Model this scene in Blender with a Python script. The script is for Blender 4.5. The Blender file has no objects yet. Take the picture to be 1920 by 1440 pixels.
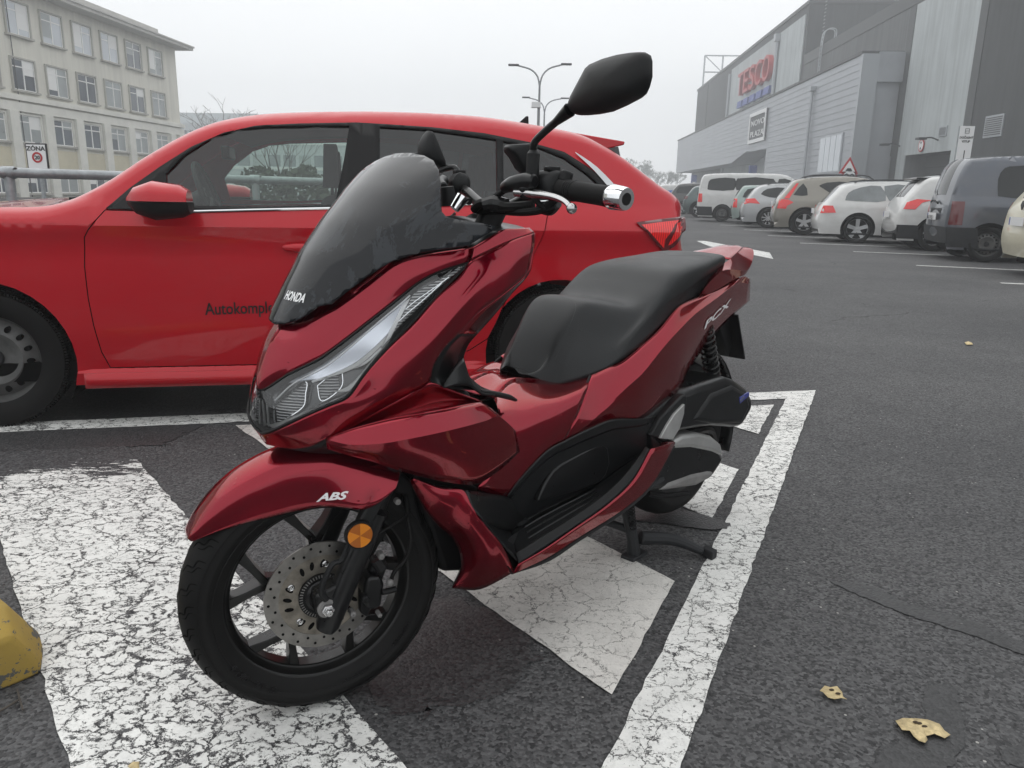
import bpy, bmesh, math, random
import numpy as np
from mathutils import Vector, Matrix
random.seed(7); rng = np.random.default_rng(7)
sc = bpy.context.scene
COL = sc.collection
rad = math.radians

# ------------------------------------------------------------------ camera
FPX = 1450.0; PITCH = math.atan(360/FPX); ROLL = rad(1.2); EYE = 1.02
_cp, _sp, _cr, _sr = math.cos(PITCH), math.sin(PITCH), math.cos(ROLL), math.sin(ROLL)
RC = np.array([[_cr, -_sr, 0], [_sr, _cr, 0], [0, 0, 1]]) @ np.array([[1, 0, 0], [0, -_sp, -_cp], [0, _cp, -_sp]])
cd = bpy.data.cameras.new('camera'); cam = bpy.data.objects.new('camera', cd); COL.objects.link(cam)
cd.sensor_width = 36; cd.lens = 36*FPX/1920; cd.clip_start = .05; cd.clip_end = 2000
_r, _d, _f = RC
cam.matrix_world = Matrix(((_r[0], -_d[0], -_f[0], 0), (_r[1], -_d[1], -_f[1], 0), (_r[2], -_d[2], -_f[2], EYE), (0, 0, 0, 1)))
sc.camera = cam
sc.render.resolution_x = 1024; sc.render.resolution_y = 768

# ------------------------------------------------------------------ sky, sun, exposure (overcast, foggy)
SUN_EL, SUN_AZ = rad(62), rad(-35)
wd = bpy.data.worlds.new('World'); sc.world = wd; wd.use_nodes = True
nt = wd.node_tree; bg = nt.nodes['Background']
sky = nt.nodes.new('ShaderNodeTexSky'); sky.sky_type = 'NISHITA'; sky.sun_disc = False
sky.sun_elevation = SUN_EL; sky.sun_rotation = SUN_AZ; sky.dust_density = 6; sky.air_density = 1; sky.ozone_density = 1
hsv = nt.nodes.new('ShaderNodeHueSaturation'); hsv.inputs['Saturation'].default_value = .12
nt.links.new(sky.outputs[0], hsv.inputs['Color'])
# an overcast deck: the clear sky is levelled out by an even grey cloud layer
cl = nt.nodes.new('ShaderNodeMix'); cl.data_type = 'RGBA'; cl.inputs['Factor'].default_value = .86
nt.links.new(hsv.outputs[0], cl.inputs[6])
tc = nt.nodes.new('ShaderNodeTexCoord'); ns = nt.nodes.new('ShaderNodeTexNoise'); ns.inputs['Scale'].default_value = 1.3; ns.inputs['Detail'].default_value = 3
mpn = nt.nodes.new('ShaderNodeMapping'); mpn.inputs['Scale'].default_value = (1, 1, 2.2)
nt.links.new(tc.outputs['Generated'], mpn.inputs[0]); nt.links.new(mpn.outputs[0], ns.inputs['Vector'])
cr_ = nt.nodes.new('ShaderNodeValToRGB'); cr_.color_ramp.elements[0].position = .3; cr_.color_ramp.elements[1].position = .72
cr_.color_ramp.elements[0].color = (9.9, 10.2, 10.4, 1); cr_.color_ramp.elements[1].color = (11.2, 11.4, 11.6, 1)
nt.links.new(ns.outputs[0], cr_.inputs[0]); nt.links.new(cr_.outputs[0], cl.inputs[7])
nt.links.new(cl.outputs[2], bg.inputs['Color']); bg.inputs['Strength'].default_value = .1
sl = bpy.data.lights.new('sun', 'SUN'); sl.energy = .7; sl.angle = rad(90); sl.color = (1, .98, .95)
so = bpy.data.objects.new('sun', sl); COL.objects.link(so)
_sd = Vector((math.sin(SUN_AZ)*math.cos(SUN_EL), math.cos(SUN_AZ)*math.cos(SUN_EL), math.sin(SUN_EL)))
so.rotation_euler = _sd.to_track_quat('Z', 'Y').to_euler()
sc.view_settings.view_transform = 'Standard'; sc.view_settings.look = 'None'; sc.view_settings.gamma = 1
sc.view_settings.exposure = .2; sc.view_settings.use_curve_mapping = False
sc.render.engine = 'CYCLES'; sc.cycles.volume_bounces = 1; sc.cycles.max_bounces = 8
sc.cycles.transparent_max_bounces = 16

# ------------------------------------------------------------------ frames (place = origin + heading), all metres
class Frame:
    def __init__(s, o, deg):
        a = rad(deg); s.o = np.array([o[0], o[1], 0.]); s.ang = a
        s.M = np.array([[math.cos(a), math.sin(a), 0], [-math.sin(a), math.cos(a), 0], [0, 0, 1]])
        s.eye = s.M @ (np.array([0, 0, EYE])-s.o)
    def at(s, px, py, **k):                       # survey point on a plane x=, y= or z= of this frame
        d = s.M @ (RC.T @ np.array([(px-960)/FPX, (py-720)/FPX, 1.])); (ax, v), = k.items(); i = 'xyz'.index(ax)
        return s.eye + d*(v-s.eye[i])/d[i]
    def world(s, p): return np.asarray(p) @ s.M + s.o
    def local(s, p): return s.M @ (np.asarray(p)-s.o)
W0 = Frame((0, 0), 0)
def gnd(px, py, z=0): return W0.at(px, py, z=z)

# ------------------------------------------------------------------ materials
MATS = {}
def new_mat(name):
    m = bpy.data.materials.new(name); m.use_nodes = True; MATS[name] = m
    return m, m.node_tree, m.node_tree.nodes['Principled BSDF']
def tcoord(t, scale=1, kind='Object'):
    c = t.nodes.new('ShaderNodeTexCoord'); mp = t.nodes.new('ShaderNodeMapping')
    mp.inputs['Scale'].default_value = (scale,)*3 if not hasattr(scale, '__len__') else scale
    t.links.new(c.outputs[kind], mp.inputs[0]); return mp.outputs[0]
def noise(t, vec, scale, detail=4, rough=.55, dist=0):
    n = t.nodes.new('ShaderNodeTexNoise'); n.inputs['Scale'].default_value = scale; n.inputs['Detail'].default_value = detail
    n.inputs['Roughness'].default_value = rough; n.inputs['Distortion'].default_value = dist
    if vec: t.links.new(vec, n.inputs['Vector'])
    return n.outputs[0]
def ramp(t, inp, a, b, ca=(0, 0, 0, 1), cb=(1, 1, 1, 1)):
    r = t.nodes.new('ShaderNodeValToRGB'); r.color_ramp.elements[0].position = a; r.color_ramp.elements[1].position = b
    r.color_ramp.elements[0].color = ca if len(ca) == 4 else (*ca, 1); r.color_ramp.elements[1].color = cb if len(cb) == 4 else (*cb, 1)
    t.links.new(inp, r.inputs[0]); return r.outputs[0]
def mixc(t, f, a, b):
    m = t.nodes.new('ShaderNodeMix'); m.data_type = 'RGBA'
    for i, v in ((0, f), (6, a), (7, b)):
        if hasattr(v, 'links'): t.links.new(v, m.inputs[i])
        else: m.inputs[i].default_value = (*v, 1) if hasattr(v, '__len__') and len(v) == 3 else v
    return m.outputs[2]
def mth(t, op, a, b=0., c=0.):
    m = t.nodes.new('ShaderNodeMath'); m.operation = op
    for i, v in enumerate((a, b, c)):
        if hasattr(v, 'links'): t.links.new(v, m.inputs[i])
        else: m.inputs[i].default_value = v
    return m.outputs[0]
def bump(t, b, h, strength=.3, dist=.002):
    n = t.nodes.new('ShaderNodeBump'); n.inputs['Strength'].default_value = strength; n.inputs['Distance'].default_value = dist
    t.links.new(h, n.inputs['Height']); t.links.new(n.outputs[0], b.inputs['Normal'])
def plain(name, col, rough=.5, metal=0, coat=0, var=0, vs=6, bmp=0, bs=60, spec=.5, emis=None, coat_rough=.03):
    m, t, b = new_mat(name)
    b.inputs['Base Color'].default_value = (*col, 1); b.inputs['Roughness'].default_value = rough; b.inputs['Metallic'].default_value = metal
    b.inputs['Coat Weight'].default_value = coat; b.inputs['Coat Roughness'].default_value = coat_rough; b.inputs['Specular IOR Level'].default_value = spec
    v = tcoord(t) if (var or bmp) else None
    if var:
        n = noise(t, v, vs, 5, .65)
        t.links.new(mixc(t, ramp(t, n, .3, .72), tuple(c*(1-var) for c in col), tuple(min(1, c*(1+var)) for c in col)), b.inputs['Base Color'])
        t.links.new(mth(t, 'MULTIPLY_ADD', n, .25, max(0, rough-.12)), b.inputs['Roughness'])
    if bmp: bump(t, b, noise(t, v, bs, 6, .6), bmp)
    return m
def droplets(t, v, scale=55, thr=.16, density=.62):
    """height field of small rain drops scattered on a surface"""
    vo = t.nodes.new('ShaderNodeTexVoronoi'); vo.inputs['Scale'].default_value = scale; t.links.new(v, vo.inputs['Vector'])
    on = mth(t, 'GREATER_THAN', t.nodes.new('ShaderNodeSeparateColor').outputs[0], density)
    sep = on.node.inputs[0].links[0].from_node; t.links.new(vo.outputs['Color'], sep.inputs[0])
    patch = mth(t, 'GREATER_THAN', noise(t, v, 4.5, 3), .5)
    h = mth(t, 'SUBTRACT', thr, vo.outputs['Distance']); h = mth(t, 'MAXIMUM', h, 0.); h = mth(t, 'POWER', mth(t, 'MULTIPLY', h, 1/thr), .5)
    return mth(t, 'MULTIPLY', mth(t, 'MULTIPLY', h, on), patch)
def car_paint(name, col, metal=.0, rough=.35, coat=1., flake=0, dirt=.0, drops=False, coat_rough=.02):
    m, t, b = new_mat(name); v = tcoord(t)
    b.inputs['Metallic'].default_value = metal; b.inputs['Coat Weight'].default_value = coat; b.inputs['Coat Roughness'].default_value = coat_rough
    b.inputs['Coat IOR'].default_value = 1.45; b.inputs['Specular IOR Level'].default_value = .1
    c = b.inputs['Base Color']; c.default_value = (*col, 1); rsock = b.inputs['Roughness']; rsock.default_value = rough
    if dirt:
        n = noise(t, tcoord(t, (1.2, 1, 2.4)), 2.2, 7, .62, .3); d = ramp(t, n, .42, .8)
        t.links.new(mixc(t, mth(t, 'MULTIPLY', d, dirt), (*col, 1), (.19, .17, .15, 1)), c)
        t.links.new(mth(t, 'MULTIPLY_ADD', d, .25*dirt, coat_rough), b.inputs['Coat Roughness'])
    if drops:
        dn = droplets(t, v); bump(t, b, dn, .35, .0015)
        nd = b.inputs['Normal'].links[0].from_socket; t.links.new(nd, b.inputs['Coat Normal'])
    return m
def glass(name, tint=(1, 1, 1), alpha=.25, rough=.0, col=(.02, .02, .02)):
    """window glass: clear coat reflection over a tinted see-through body"""
    m, t, b = new_mat(name); t.nodes.remove(b)
    tr = t.nodes.new('ShaderNodeBsdfTransparent'); tr.inputs[0].default_value = (*tint, 1)
    gl = t.nodes.new('ShaderNodeBsdfGlossy'); gl.inputs['Roughness'].default_value = max(rough, .01); gl.inputs[0].default_value = (1, 1, 1, 1)
    fr = t.nodes.new('ShaderNodeFresnel'); fr.inputs[0].default_value = 1.5
    mx = t.nodes.new('ShaderNodeMixShader'); t.links.new(mth(t, 'MINIMUM', mth(t, 'MULTIPLY', fr.outputs[0], 1.6), 1.), mx.inputs[0])
    t.links.new(tr.outputs[0], mx.inputs[1]); t.links.new(gl.outputs[0], mx.inputs[2])
    t.links.new(mx.outputs[0], t.nodes['Material Output'].inputs[0]); return m

# ------------------------------------------------------------------ object helpers
def tag(o, label=None, cat=None, group=None, kind=None):
    for k, v in (('label', label), ('category', cat), ('group', group), ('kind', kind)):
        if v: o[k] = v
    return o
def root(name, loc=(0, 0, 0), rz=0, label=None, cat=None, group=None):
    o = bpy.data.objects.new(name, None); COL.objects.link(o); o.location = loc; o.rotation_euler = (0, 0, rz); o.empty_display_size = .1
    return tag(o, label, cat, group)
class B:
    """collects shapes, links them as ONE mesh object"""
    def __init__(s): s.v = []; s.f = []; s.m = []; s.cur = 0
    def add(s, v, f):
        o = len(s.v); s.v += [tuple(map(float, p)) for p in v]; s.f += [tuple(i+o for i in q) for q in f]; s.m += [s.cur]*len(f); return s
    def box(s, a, b, rz=0, c=None):
        (x0, y0, z0), (x1, y1, z1) = a, b
        v = [(x0, y0, z0), (x1, y0, z0), (x1, y1, z0), (x0, y1, z0), (x0, y0, z1), (x1, y0, z1), (x1, y1, z1), (x0, y1, z1)]
        return s.add(v, [(0, 3, 2, 1), (4, 5, 6, 7), (0, 1, 5, 4), (1, 2, 6, 5), (2, 3, 7, 6), (3, 0, 4, 7)])
    def tube(s, path, r, n=12, cap=True, sm=True, flat=1.):
        P = [np.array(p, float) for p in path]
        if sm and len(P) > 2: P = list(cr_curve(P, (len(P)-1)*6+1))
        R = r if hasattr(r, '__len__') else [r]*len(P)
        if len(R) != len(P): R = np.interp(np.linspace(0, 1, len(P)), np.linspace(0, 1, len(R)), R)
        up = None; rings = []
        for i, p in enumerate(P):
            t = P[min(i+1, len(P)-1)]-P[max(i-1, 0)]; t = t/(np.linalg.norm(t)+1e-12)
            if up is None: up = np.array([0, 0, 1.]) if abs(t[2]) < .9 else np.array([1., 0, 0])
            a = np.cross(t, up); a /= np.linalg.norm(a)+1e-12; up = np.cross(a, t)
            rings.append([p+R[i]*(math.cos(k)*a+flat*math.sin(k)*up) for k in np.linspace(0, 2*math.pi, n, endpoint=False)])
        return s.rings(rings, cap)
    def rings(s, rings, cap=True, closed=True):
        n = len(rings[0]); v = [p for r in rings for p in r]; f = []
        for i in range(len(rings)-1):
            for j in range(n if closed else n-1):
                k = (j+1) % n; f.append((i*n+j, i*n+k, (i+1)*n+k, (i+1)*n+j))
        if cap: f += [tuple(range(n))[::-1], tuple(range((len(rings)-1)*n, len(rings)*n))]
        return s.add(v, f)
    def lathe(s, prof, o=(0, 0, 0), axis='y', n=48, closed=False):
        """prof = [(radius, along)] turned about axis through o"""
        rings = []
        for k in np.linspace(0, 2*math.pi, n, endpoint=False):
            ca, sa = math.cos(k), math.sin(k); rg = []
            for r, h in prof:
                p = {'y': (r*ca, h, r*sa), 'x': (h, r*ca, r*sa), 'z': (r*ca, r*sa, h)}[axis]
                rg.append((p[0]+o[0], p[1]+o[1], p[2]+o[2]))
            rings.append(rg)
        m = len(prof); v = [p for r in rings for p in r]; f = []
        for i in range(n):
            i2 = (i+1) % n
            for j in range(m if closed else m-1):
                j2 = (j+1) % m; f.append((i*m+j, i*m+j2, i2*m+j2, i2*m+j))
        return s.add(v, f)
    def prism(s, poly, h0, h1, axis='y'):
        def P(u, w, h): return {'y': (u, h, w), 'x': (h, u, w), 'z': (u, w, h)}[axis]
        n = len(poly); v = [P(u, w, h0) for u, w in poly]+[P(u, w, h1) for u, w in poly]
        return s.add(v, [tuple(range(n))[::-1], tuple(range(n, 2*n))]+[(i, (i+1) % n, n+(i+1) % n, n+i) for i in range(n)])
    def sheet(s, pts3, thick):
        """polygon in space given a thickness along its own normal"""
        P = np.array(pts3, float); nrm = np.zeros(3)
        for i in range(len(P)): nrm += np.cross(P[i]-P[0], P[(i+1) % len(P)]-P[0])
        nrm /= np.linalg.norm(nrm)+1e-12; n = len(P)
        v = list(P)+list(P-nrm*thick)
        return s.add(v, [tuple(range(n)), tuple(range(n, 2*n))[::-1]]+[((i+1) % n, i, n+i, n+(i+1) % n) for i in range(n)])
    def ball(s, c, r, n=12):
        r = r if hasattr(r, '__len__') else (r, r, r)
        rings = [[(c[0]+r[0]*math.sin(a)*math.cos(b), c[1]+r[1]*math.sin(a)*math.sin(b), c[2]+r[2]*math.cos(a)) for b in np.linspace(0, 2*math.pi, n, endpoint=False)] for a in np.linspace(.02, math.pi-.02, n//2+1)]
        return s.rings(rings)
    def grid(s, G, closed=False):
        G = np.array(G); a, b = G.shape[:2]; f = []
        for i in range(a-1):
            for j in range(b if closed else b-1):
                k = (j+1) % b; f.append((i*b+j, i*b+k, (i+1)*b+k, (i+1)*b+j))
        return s.add(G.reshape(-1, 3), f)
    def build(s, name, mat, parent=None, bevel=0, thick=0, sharp=35, flat=False, sub=0, label=None, seg=2, off=0.):
        me = bpy.data.meshes.new(name); me.from_pydata(s.v, [], s.f)
        mats = mat if isinstance(mat, (list, tuple)) else [mat]
        for m in mats: me.materials.append(MATS[m])
        if len(mats) > 1: me.polygons.foreach_set('material_index', s.m)
        bm = bmesh.new(); bm.from_mesh(me); bmesh.ops.remove_doubles(bm, verts=bm.verts, dist=1e-5)
        bmesh.ops.recalc_face_normals(bm, faces=bm.faces); bm.to_mesh(me); bm.free()
        if not flat:
            me.polygons.foreach_set('use_smooth', [True]*len(me.polygons)); me.set_sharp_from_angle(angle=rad(sharp))
        me.update()
        o = bpy.data.objects.new(name, me); COL.objects.link(o)
        if parent: o.parent = parent
        if sub: md = o.modifiers.new('sub', 'SUBSURF'); md.levels = sub; md.render_levels = sub
        if thick: md = o.modifiers.new('thick', 'SOLIDIFY'); md.thickness = thick; md.offset = off
        if bevel: md = o.modifiers.new('bevel', 'BEVEL'); md.width = bevel; md.segments = seg; md.limit_method = 'ANGLE'; md.angle_limit = rad(40)
        if label: o['label'] = label
        return o
def cr_curve(P, n):
    """Catmull-Rom through P, n samples evenly spread over the control index"""
    P = np.array(P, float); m = len(P)
    if m == 2: t = np.linspace(0, 1, n)[:, None]; return P[0]*(1-t)+P[1]*t
    E = np.vstack([2*P[0]-P[1], P, 2*P[-1]-P[-2]]); out = []
    for u in np.linspace(0, m-1, n):
        i = min(int(u), m-2); t = u-i; a, b, c, d = E[i:i+4]
        out.append(.5*((2*b)+(-a+c)*t+(2*a-5*b+4*c-d)*t*t+(-a+3*b-3*c+d)*t**3))
    return np.array(out)
def resample(P, n):
    P = np.array(P, float); d = np.r_[0, np.cumsum(np.linalg.norm(np.diff(P, axis=0), axis=1))]
    t = np.linspace(0, d[-1], n); return np.stack([np.interp(t, d, P[:, i]) for i in range(P.shape[1])], 1)
def surf(rows, su=5, sv=5, lin=False):
    """smooth surface through a net of control points (rows x columns)"""
    R = [cr_curve(r, (len(r)-1)*su+1) for r in rows]; R = np.array(R); n = (len(rows)-1)*sv+1
    if lin:
        return np.stack([resample_idx(R[:, j], n) for j in range(R.shape[1])], 1)
    return np.stack([cr_curve(R[:, j], n) for j in range(R.shape[1])], 1)
def resample_idx(P, n):
    u = np.linspace(0, len(P)-1, n); return np.stack([np.interp(u, range(len(P)), P[:, i]) for i in range(P.shape[1])], 1)
def loft(curves, n=30, sv=4, lin=False, smooth=True):
    """surface across curves of any point count (each resampled evenly along its length)"""
    R = []
    for c in curves:
        c = np.array(c, float); c = cr_curve(c, (len(c)-1)*8+1) if (smooth and len(c) > 2) else c; R.append(resample(c, n))
    R = np.array(R); m = (len(curves)-1)*sv+1
    return np.stack([(resample_idx if (lin or len(curves) == 2) else cr_curve)(R[:, j], m) for j in range(n)], 1)
def mir(G): G = np.array(G).copy(); G[..., 1] *= -1; return G
def text_mesh(name, body, size, mat, parent, M, ext=.002, align='LEFT', sx=1., shear=0., space=1., bold=0., label=None, kind=None):
    """flat lettering; M maps text x,y,z to parent space (4x4)"""
    cu = bpy.data.curves.new(name, 'FONT'); cu.body = body; cu.size = size; cu.extrude = ext; cu.align_x = align; cu.align_y = 'BOTTOM_BASELINE'
    cu.shear = shear; cu.space_character = space; cu.offset = bold; cu.resolution_u = 3
    t = bpy.data.objects.new('t', cu); COL.objects.link(t); dg = bpy.context.evaluated_depsgraph_get(); dg.update()
    me = bpy.data.meshes.new_from_object(t.evaluated_get(dg)); me.name = name
    bpy.data.objects.remove(t); bpy.data.curves.remove(cu)
    me.transform(M @ Matrix.Diagonal((sx, 1, 1, 1))); me.materials.clear(); me.materials.append(MATS[mat])
    o = bpy.data.objects.new(name, me); COL.objects.link(o); o.parent = parent
    if label: o['label'] = label
    return o
def basis(o, ux, uy):
    """matrix whose x axis runs along ux and y axis along uy"""
    X = Vector(ux).normalized(); Y = Vector(uy); Y = (Y-X*Y.dot(X)).normalized(); Z = X.cross(Y)
    return Matrix(((X.x, Y.x, Z.x, o[0]), (X.y, Y.y, Z.y, o[1]), (X.z, Y.z, Z.z, o[2]), (0, 0, 0, 1)))
def copy_tree(o, parent=None):
    c = o.copy(); COL.objects.link(c)
    if parent: c.parent = parent
    for ch in [x for x in bpy.data.objects if x.parent == o]: copy_tree(ch, c)
    return c
# ================================================================== materials of the place
def asphalt_nodes(t, v):
    """returns colour, roughness, height sockets of wet-dry coarse asphalt"""
    big = noise(t, v, .55, 5, .6); mid = noise(t, v, 5, 6, .7)
    vo = t.nodes.new('ShaderNodeTexVoronoi'); vo.inputs['Scale'].default_value = 150; t.links.new(v, vo.inputs['Vector'])
    sp = t.nodes.new('ShaderNodeSeparateColor'); t.links.new(vo.outputs['Color'], sp.inputs[0])
    vo2 = t.nodes.new('ShaderNodeTexVoronoi'); vo2.inputs['Scale'].default_value = 62; t.links.new(v, vo2.inputs['Vector'])
    sp2 = t.nodes.new('ShaderNodeSeparateColor'); t.links.new(vo2.outputs['Color'], sp2.inputs[0])
    grains = ramp(t, sp.outputs[0], 0, 1, (.018, .018, .019, 1), (.112, .112, .114, 1))
    c = mixc(t, ramp(t, mid, .3, .75), (.038, .038, .039, 1), grains)
    c = mixc(t, .6, c, grains)
    tone = ramp(t, big, .32, .7, (.95, .95, .96, 1), (1.5, 1.49, 1.47, 1))
    m = t.nodes.new('ShaderNodeMix'); m.data_type = 'RGBA'; m.blend_type = 'MULTIPLY'; m.inputs[0].default_value = 1
    t.links.new(c, m.inputs[6]); t.links.new(tone, m.inputs[7]); c = m.outputs[2]
    white = mth(t, 'MULTIPLY', mth(t, 'GREATER_THAN', sp2.outputs[0], .982), mth(t, 'LESS_THAN', vo2.outputs['Distance'], .2))
    c = mixc(t, white, c, (.34, .33, .31, 1))
    h = mth(t, 'ADD', mth(t, 'MULTIPLY', vo.outputs['Distance'], -.8), mth(t, 'MULTIPLY', mid, 1.2))
    return c, h
m, t, b = new_mat('asphalt'); v = tcoord(t)
c, h = asphalt_nodes(t, v)
# thin branching cracks
vc = t.nodes.new('ShaderNodeTexVoronoi'); vc.feature = 'DISTANCE_TO_EDGE'; vc.inputs['Scale'].default_value = .42
wv = t.nodes.new('ShaderNodeMix'); wv.data_type = 'VECTOR'; wv.inputs[0].default_value = .12
nv = t.nodes.new('ShaderNodeTexNoise'); nv.inputs['Scale'].default_value = 5; nv.inputs['Detail'].default_value = 6; t.links.new(v, nv.inputs['Vector'])
t.links.new(v, wv.inputs[4]); t.links.new(nv.outputs['Color'], wv.inputs[5]); t.links.new(wv.outputs[1], vc.inputs['Vector'])
crk = mth(t, 'MULTIPLY', mth(t, 'LESS_THAN', vc.outputs['Distance'], .0022), mth(t, 'GREATER_THAN', noise(t, v, .35, 2), .56))
c = mixc(t, mth(t, 'MULTIPLY', crk, .7), c, (.012, .012, .012, 1))
t.links.new(c, b.inputs['Base Color']); b.inputs['Roughness'].default_value = .78; b.inputs['Specular IOR Level'].default_value = .35
bump(t, b, h, .75, .004)

def paint_mat(name, wear, base=(.80, .80, .77), dirt=.25, cut=.0):
    """road paint crazed by cracks and flaked off down to the asphalt"""
    m, t, b = new_mat(name); v = tcoord(t); ac, ah = asphalt_nodes(t, v)
    nv = t.nodes.new('ShaderNodeTexNoise'); nv.inputs['Scale'].default_value = 16; nv.inputs['Detail'].default_value = 9; nv.inputs['Roughness'].default_value = .72; t.links.new(v, nv.inputs['Vector'])
    wv = t.nodes.new('ShaderNodeMix'); wv.data_type = 'VECTOR'; wv.inputs[0].default_value = .075
    t.links.new(v, wv.inputs[4]); t.links.new(nv.outputs['Color'], wv.inputs[5])
    st = t.nodes.new('ShaderNodeMapping'); st.inputs['Rotation'].default_value = (0, 0, rad(15)); st.inputs['Scale'].default_value = (1, 1.5, 1); t.links.new(wv.outputs[1], st.inputs[0])
    def edge(s, w):
        vo = t.nodes.new('ShaderNodeTexVoronoi'); vo.feature = 'DISTANCE_TO_EDGE'; vo.inputs['Scale'].default_value = s; t.links.new(st.outputs[0], vo.inputs['Vector'])
        return mth(t, 'LESS_THAN', vo.outputs['Distance'], w)
    zone = noise(t, v, 2.1, 4, .6)                      # where the paint suffers most
    z = ramp(t, zone, .38-.1*wear, .72-.1*wear)
    e1 = edge(9, mth(t, 'MULTIPLY_ADD', z, .02*wear, .004)); brk = noise(t, v, 31, 5, .7); e2 = edge(30, mth(t, 'MULTIPLY', mth(t, 'MULTIPLY_ADD', z, .20*wear, .016*wear), mth(t, 'MULTIPLY_ADD', brk, 4.2, -1.95)))
    fl = mth(t, 'GREATER_THAN', mth(t, 'ADD', noise(t, st.outputs[0], 48, 6, .72), mth(t, 'MULTIPLY', z, .11)), .70-.035*wear)
    pit = mth(t, 'GREATER_THAN', noise(t, v, 190, 3, .6), .70)
    miss = mth(t, 'MAXIMUM', mth(t, 'MAXIMUM', e1, e2), mth(t, 'MAXIMUM', fl, pit))
    if cut:                                             # the far end, worn away by tyres
        sx = t.nodes.new('ShaderNodeSeparateXYZ'); t.links.new(v, sx.inputs[0])
        g = mth(t, 'ADD', mth(t, 'SUBTRACT', mth(t, 'MULTIPLY_ADD', sx.outputs[0], -.32, sx.outputs[1]), cut), mth(t, 'MULTIPLY', noise(t, tcoord(t, (.35, 1.3, 1)), 13, 6, .75), 1.))
        miss = mth(t, 'MAXIMUM', miss, mth(t, 'GREATER_THAN', g, .62))
    grime = noise(t, v, 9, 6, .7)
    pc = mixc(t, ramp(t, grime, .38, .8), base, tuple(x*(1-dirt) for x in base))
    pc = mixc(t, ramp(t, noise(t, v, 85, 4, .7), .5, .8), pc, tuple(x*.72 for x in base))
    t.links.new(mixc(t, miss, pc, ac), b.inputs['Base Color']); b.inputs['Roughness'].default_value = .7; b.inputs['Specular IOR Level'].default_value = .3
    hh = mth(t, 'ADD', mth(t, 'MULTIPLY', mth(t, 'SUBTRACT', 1., miss), 1.), mth(t, 'MULTIPLY', ah, .35)); bump(t, b, hh, .8, .002)
paint_mat('paint_worn', .88, cut=3.02)
paint_mat('paint_mid', .62)
paint_mat('paint_good', .25, base=(.72, .70, .66), dirt=.25)
paint_mat('paint_line', .4, base=(.74, .74, .72))
def stain(name, col, rough, bmpv=.6, k=.3):
    m, t, b = new_mat(name); v = tcoord(t); ac, ah = asphalt_nodes(t, v)
    t.links.new(mixc(t, k, ac, (*col, 1)), b.inputs['Base Color']); b.inputs['Roughness'].default_value = rough; bump(t, b, ah, bmpv, .003)
stain('tar', (.016, .016, .017), .5, .55, .68)
stain('wet', (.016, .016, .016), .5, .5)  # damp asphalt; also used to colour in the scooter's contact shade
def streaky(name, col, rough=.85, k=.16):
    m, t, b = new_mat(name); b.inputs['Roughness'].default_value = rough; b.inputs['Specular IOR Level'].default_value = .3
    a = noise(t, tcoord(t, (1.6, 1.6, .09)), 1.6, 7, .65); c_ = noise(t, tcoord(t), .35, 4, .6)
    f = mth(t, 'MULTIPLY_ADD', a, .65, mth(t, 'MULTIPLY', c_, .35))
    t.links.new(mixc(t, ramp(t, f, .38, .62), tuple(x*(1-k*1.3) for x in col), tuple(x*(1+k*.7) for x in col)), b.inputs['Base Color']); bump(t, b, noise(t, tcoord(t), 9, 5), .15)
plain('concrete', (.33, .32, .30), .85, var=.25, vs=2.2, bmp=.2, bs=30)
plain('concrete_dirty', (.2, .195, .18), .9, var=.4, vs=3, bmp=.3, bs=20)
streaky('render_cream', (.70, .68, .60), .9, .10)
plain('render_ochre', (.60, .55, .40), .9, var=.1, vs=.7, bmp=.25, bs=9)
plain('render_frame', (.40, .39, .35), .9, var=.1, vs=.8)
plain('stone_pilaster', (.72, .71, .65), .9, var=.12, vs=.8)
plain('win_white', (.82, .82, .8), .5)
plain('win_brown', (.22, .2, .18), .6)
plain('roof_zinc', (.46, .45, .42), .6, var=.15, vs=.6)
plain('window_dark', (.07, .088, .11), .06, spec=.8, var=.35, vs=.35)
plain('window_pale', (.55, .59, .63), .15, spec=.8, var=.1, vs=.4)
plain('curtain', (.30, .33, .33), .3, spec=.6, var=.15, vs=.8)
streaky('clad_dark', (.062, .065, .067), .8, .16)
streaky('clad_mid', (.13, .134, .137), .8, .16)
streaky('clad_light', (.44, .47, .475), .8, .14)
plain('clad_cap', (.06, .063, .065), .6)
plain('metal_panel', (.36, .375, .40), .42, metal=.35, var=.14, vs=.25)
plain('metal_trim', (.38, .40, .42), .45, metal=.4)
plain('metal_dark', (.04, .042, .045), .6)
plain('galv', (.33, .35, .36), .45, metal=.55, var=.3, vs=9, bmp=.12, bs=30)
plain('tesco_red', (.45, .04, .04), .5); plain('tesco_blue', (.03, .06, .32), .5)
plain('sign_white', (.78, .78, .78), .5); plain('sign_red', (.42, .015, .02), .5); plain('sign_black', (.012, .012, .012), .5); plain('sign_blue', (.02, .05, .28), .5)
plain('louvre', (.10, .10, .10), .7); plain('lamp_steel', (.24, .25, .26), .6, metal=.3)
plain('bark', (.075, .065, .055), .95, var=.3, vs=8); plain('leaf_green', (.045, .058, .035), .9, var=.3, vs=2)
m, t, b = new_mat('yellow_paint'); v = tcoord(t); b.inputs['Roughness'].default_value = .8
_s = t.nodes.new('ShaderNodeSeparateXYZ'); t.links.new(v, _s.inputs[0])
_n = noise(t, v, 14, 7, .7); _chip = mth(t, 'GREATER_THAN', mth(t, 'ADD', _n, mth(t, 'MULTIPLY', _s.outputs[2], -1.6)), .50); _pit = mth(t, 'GREATER_THAN', noise(t, v, 60, 4, .65), .63)
_y = mixc(t, ramp(t, noise(t, v, 5, 6, .7), .3, .75), (.40, .27, .05), (.30, .21, .055))
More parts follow.
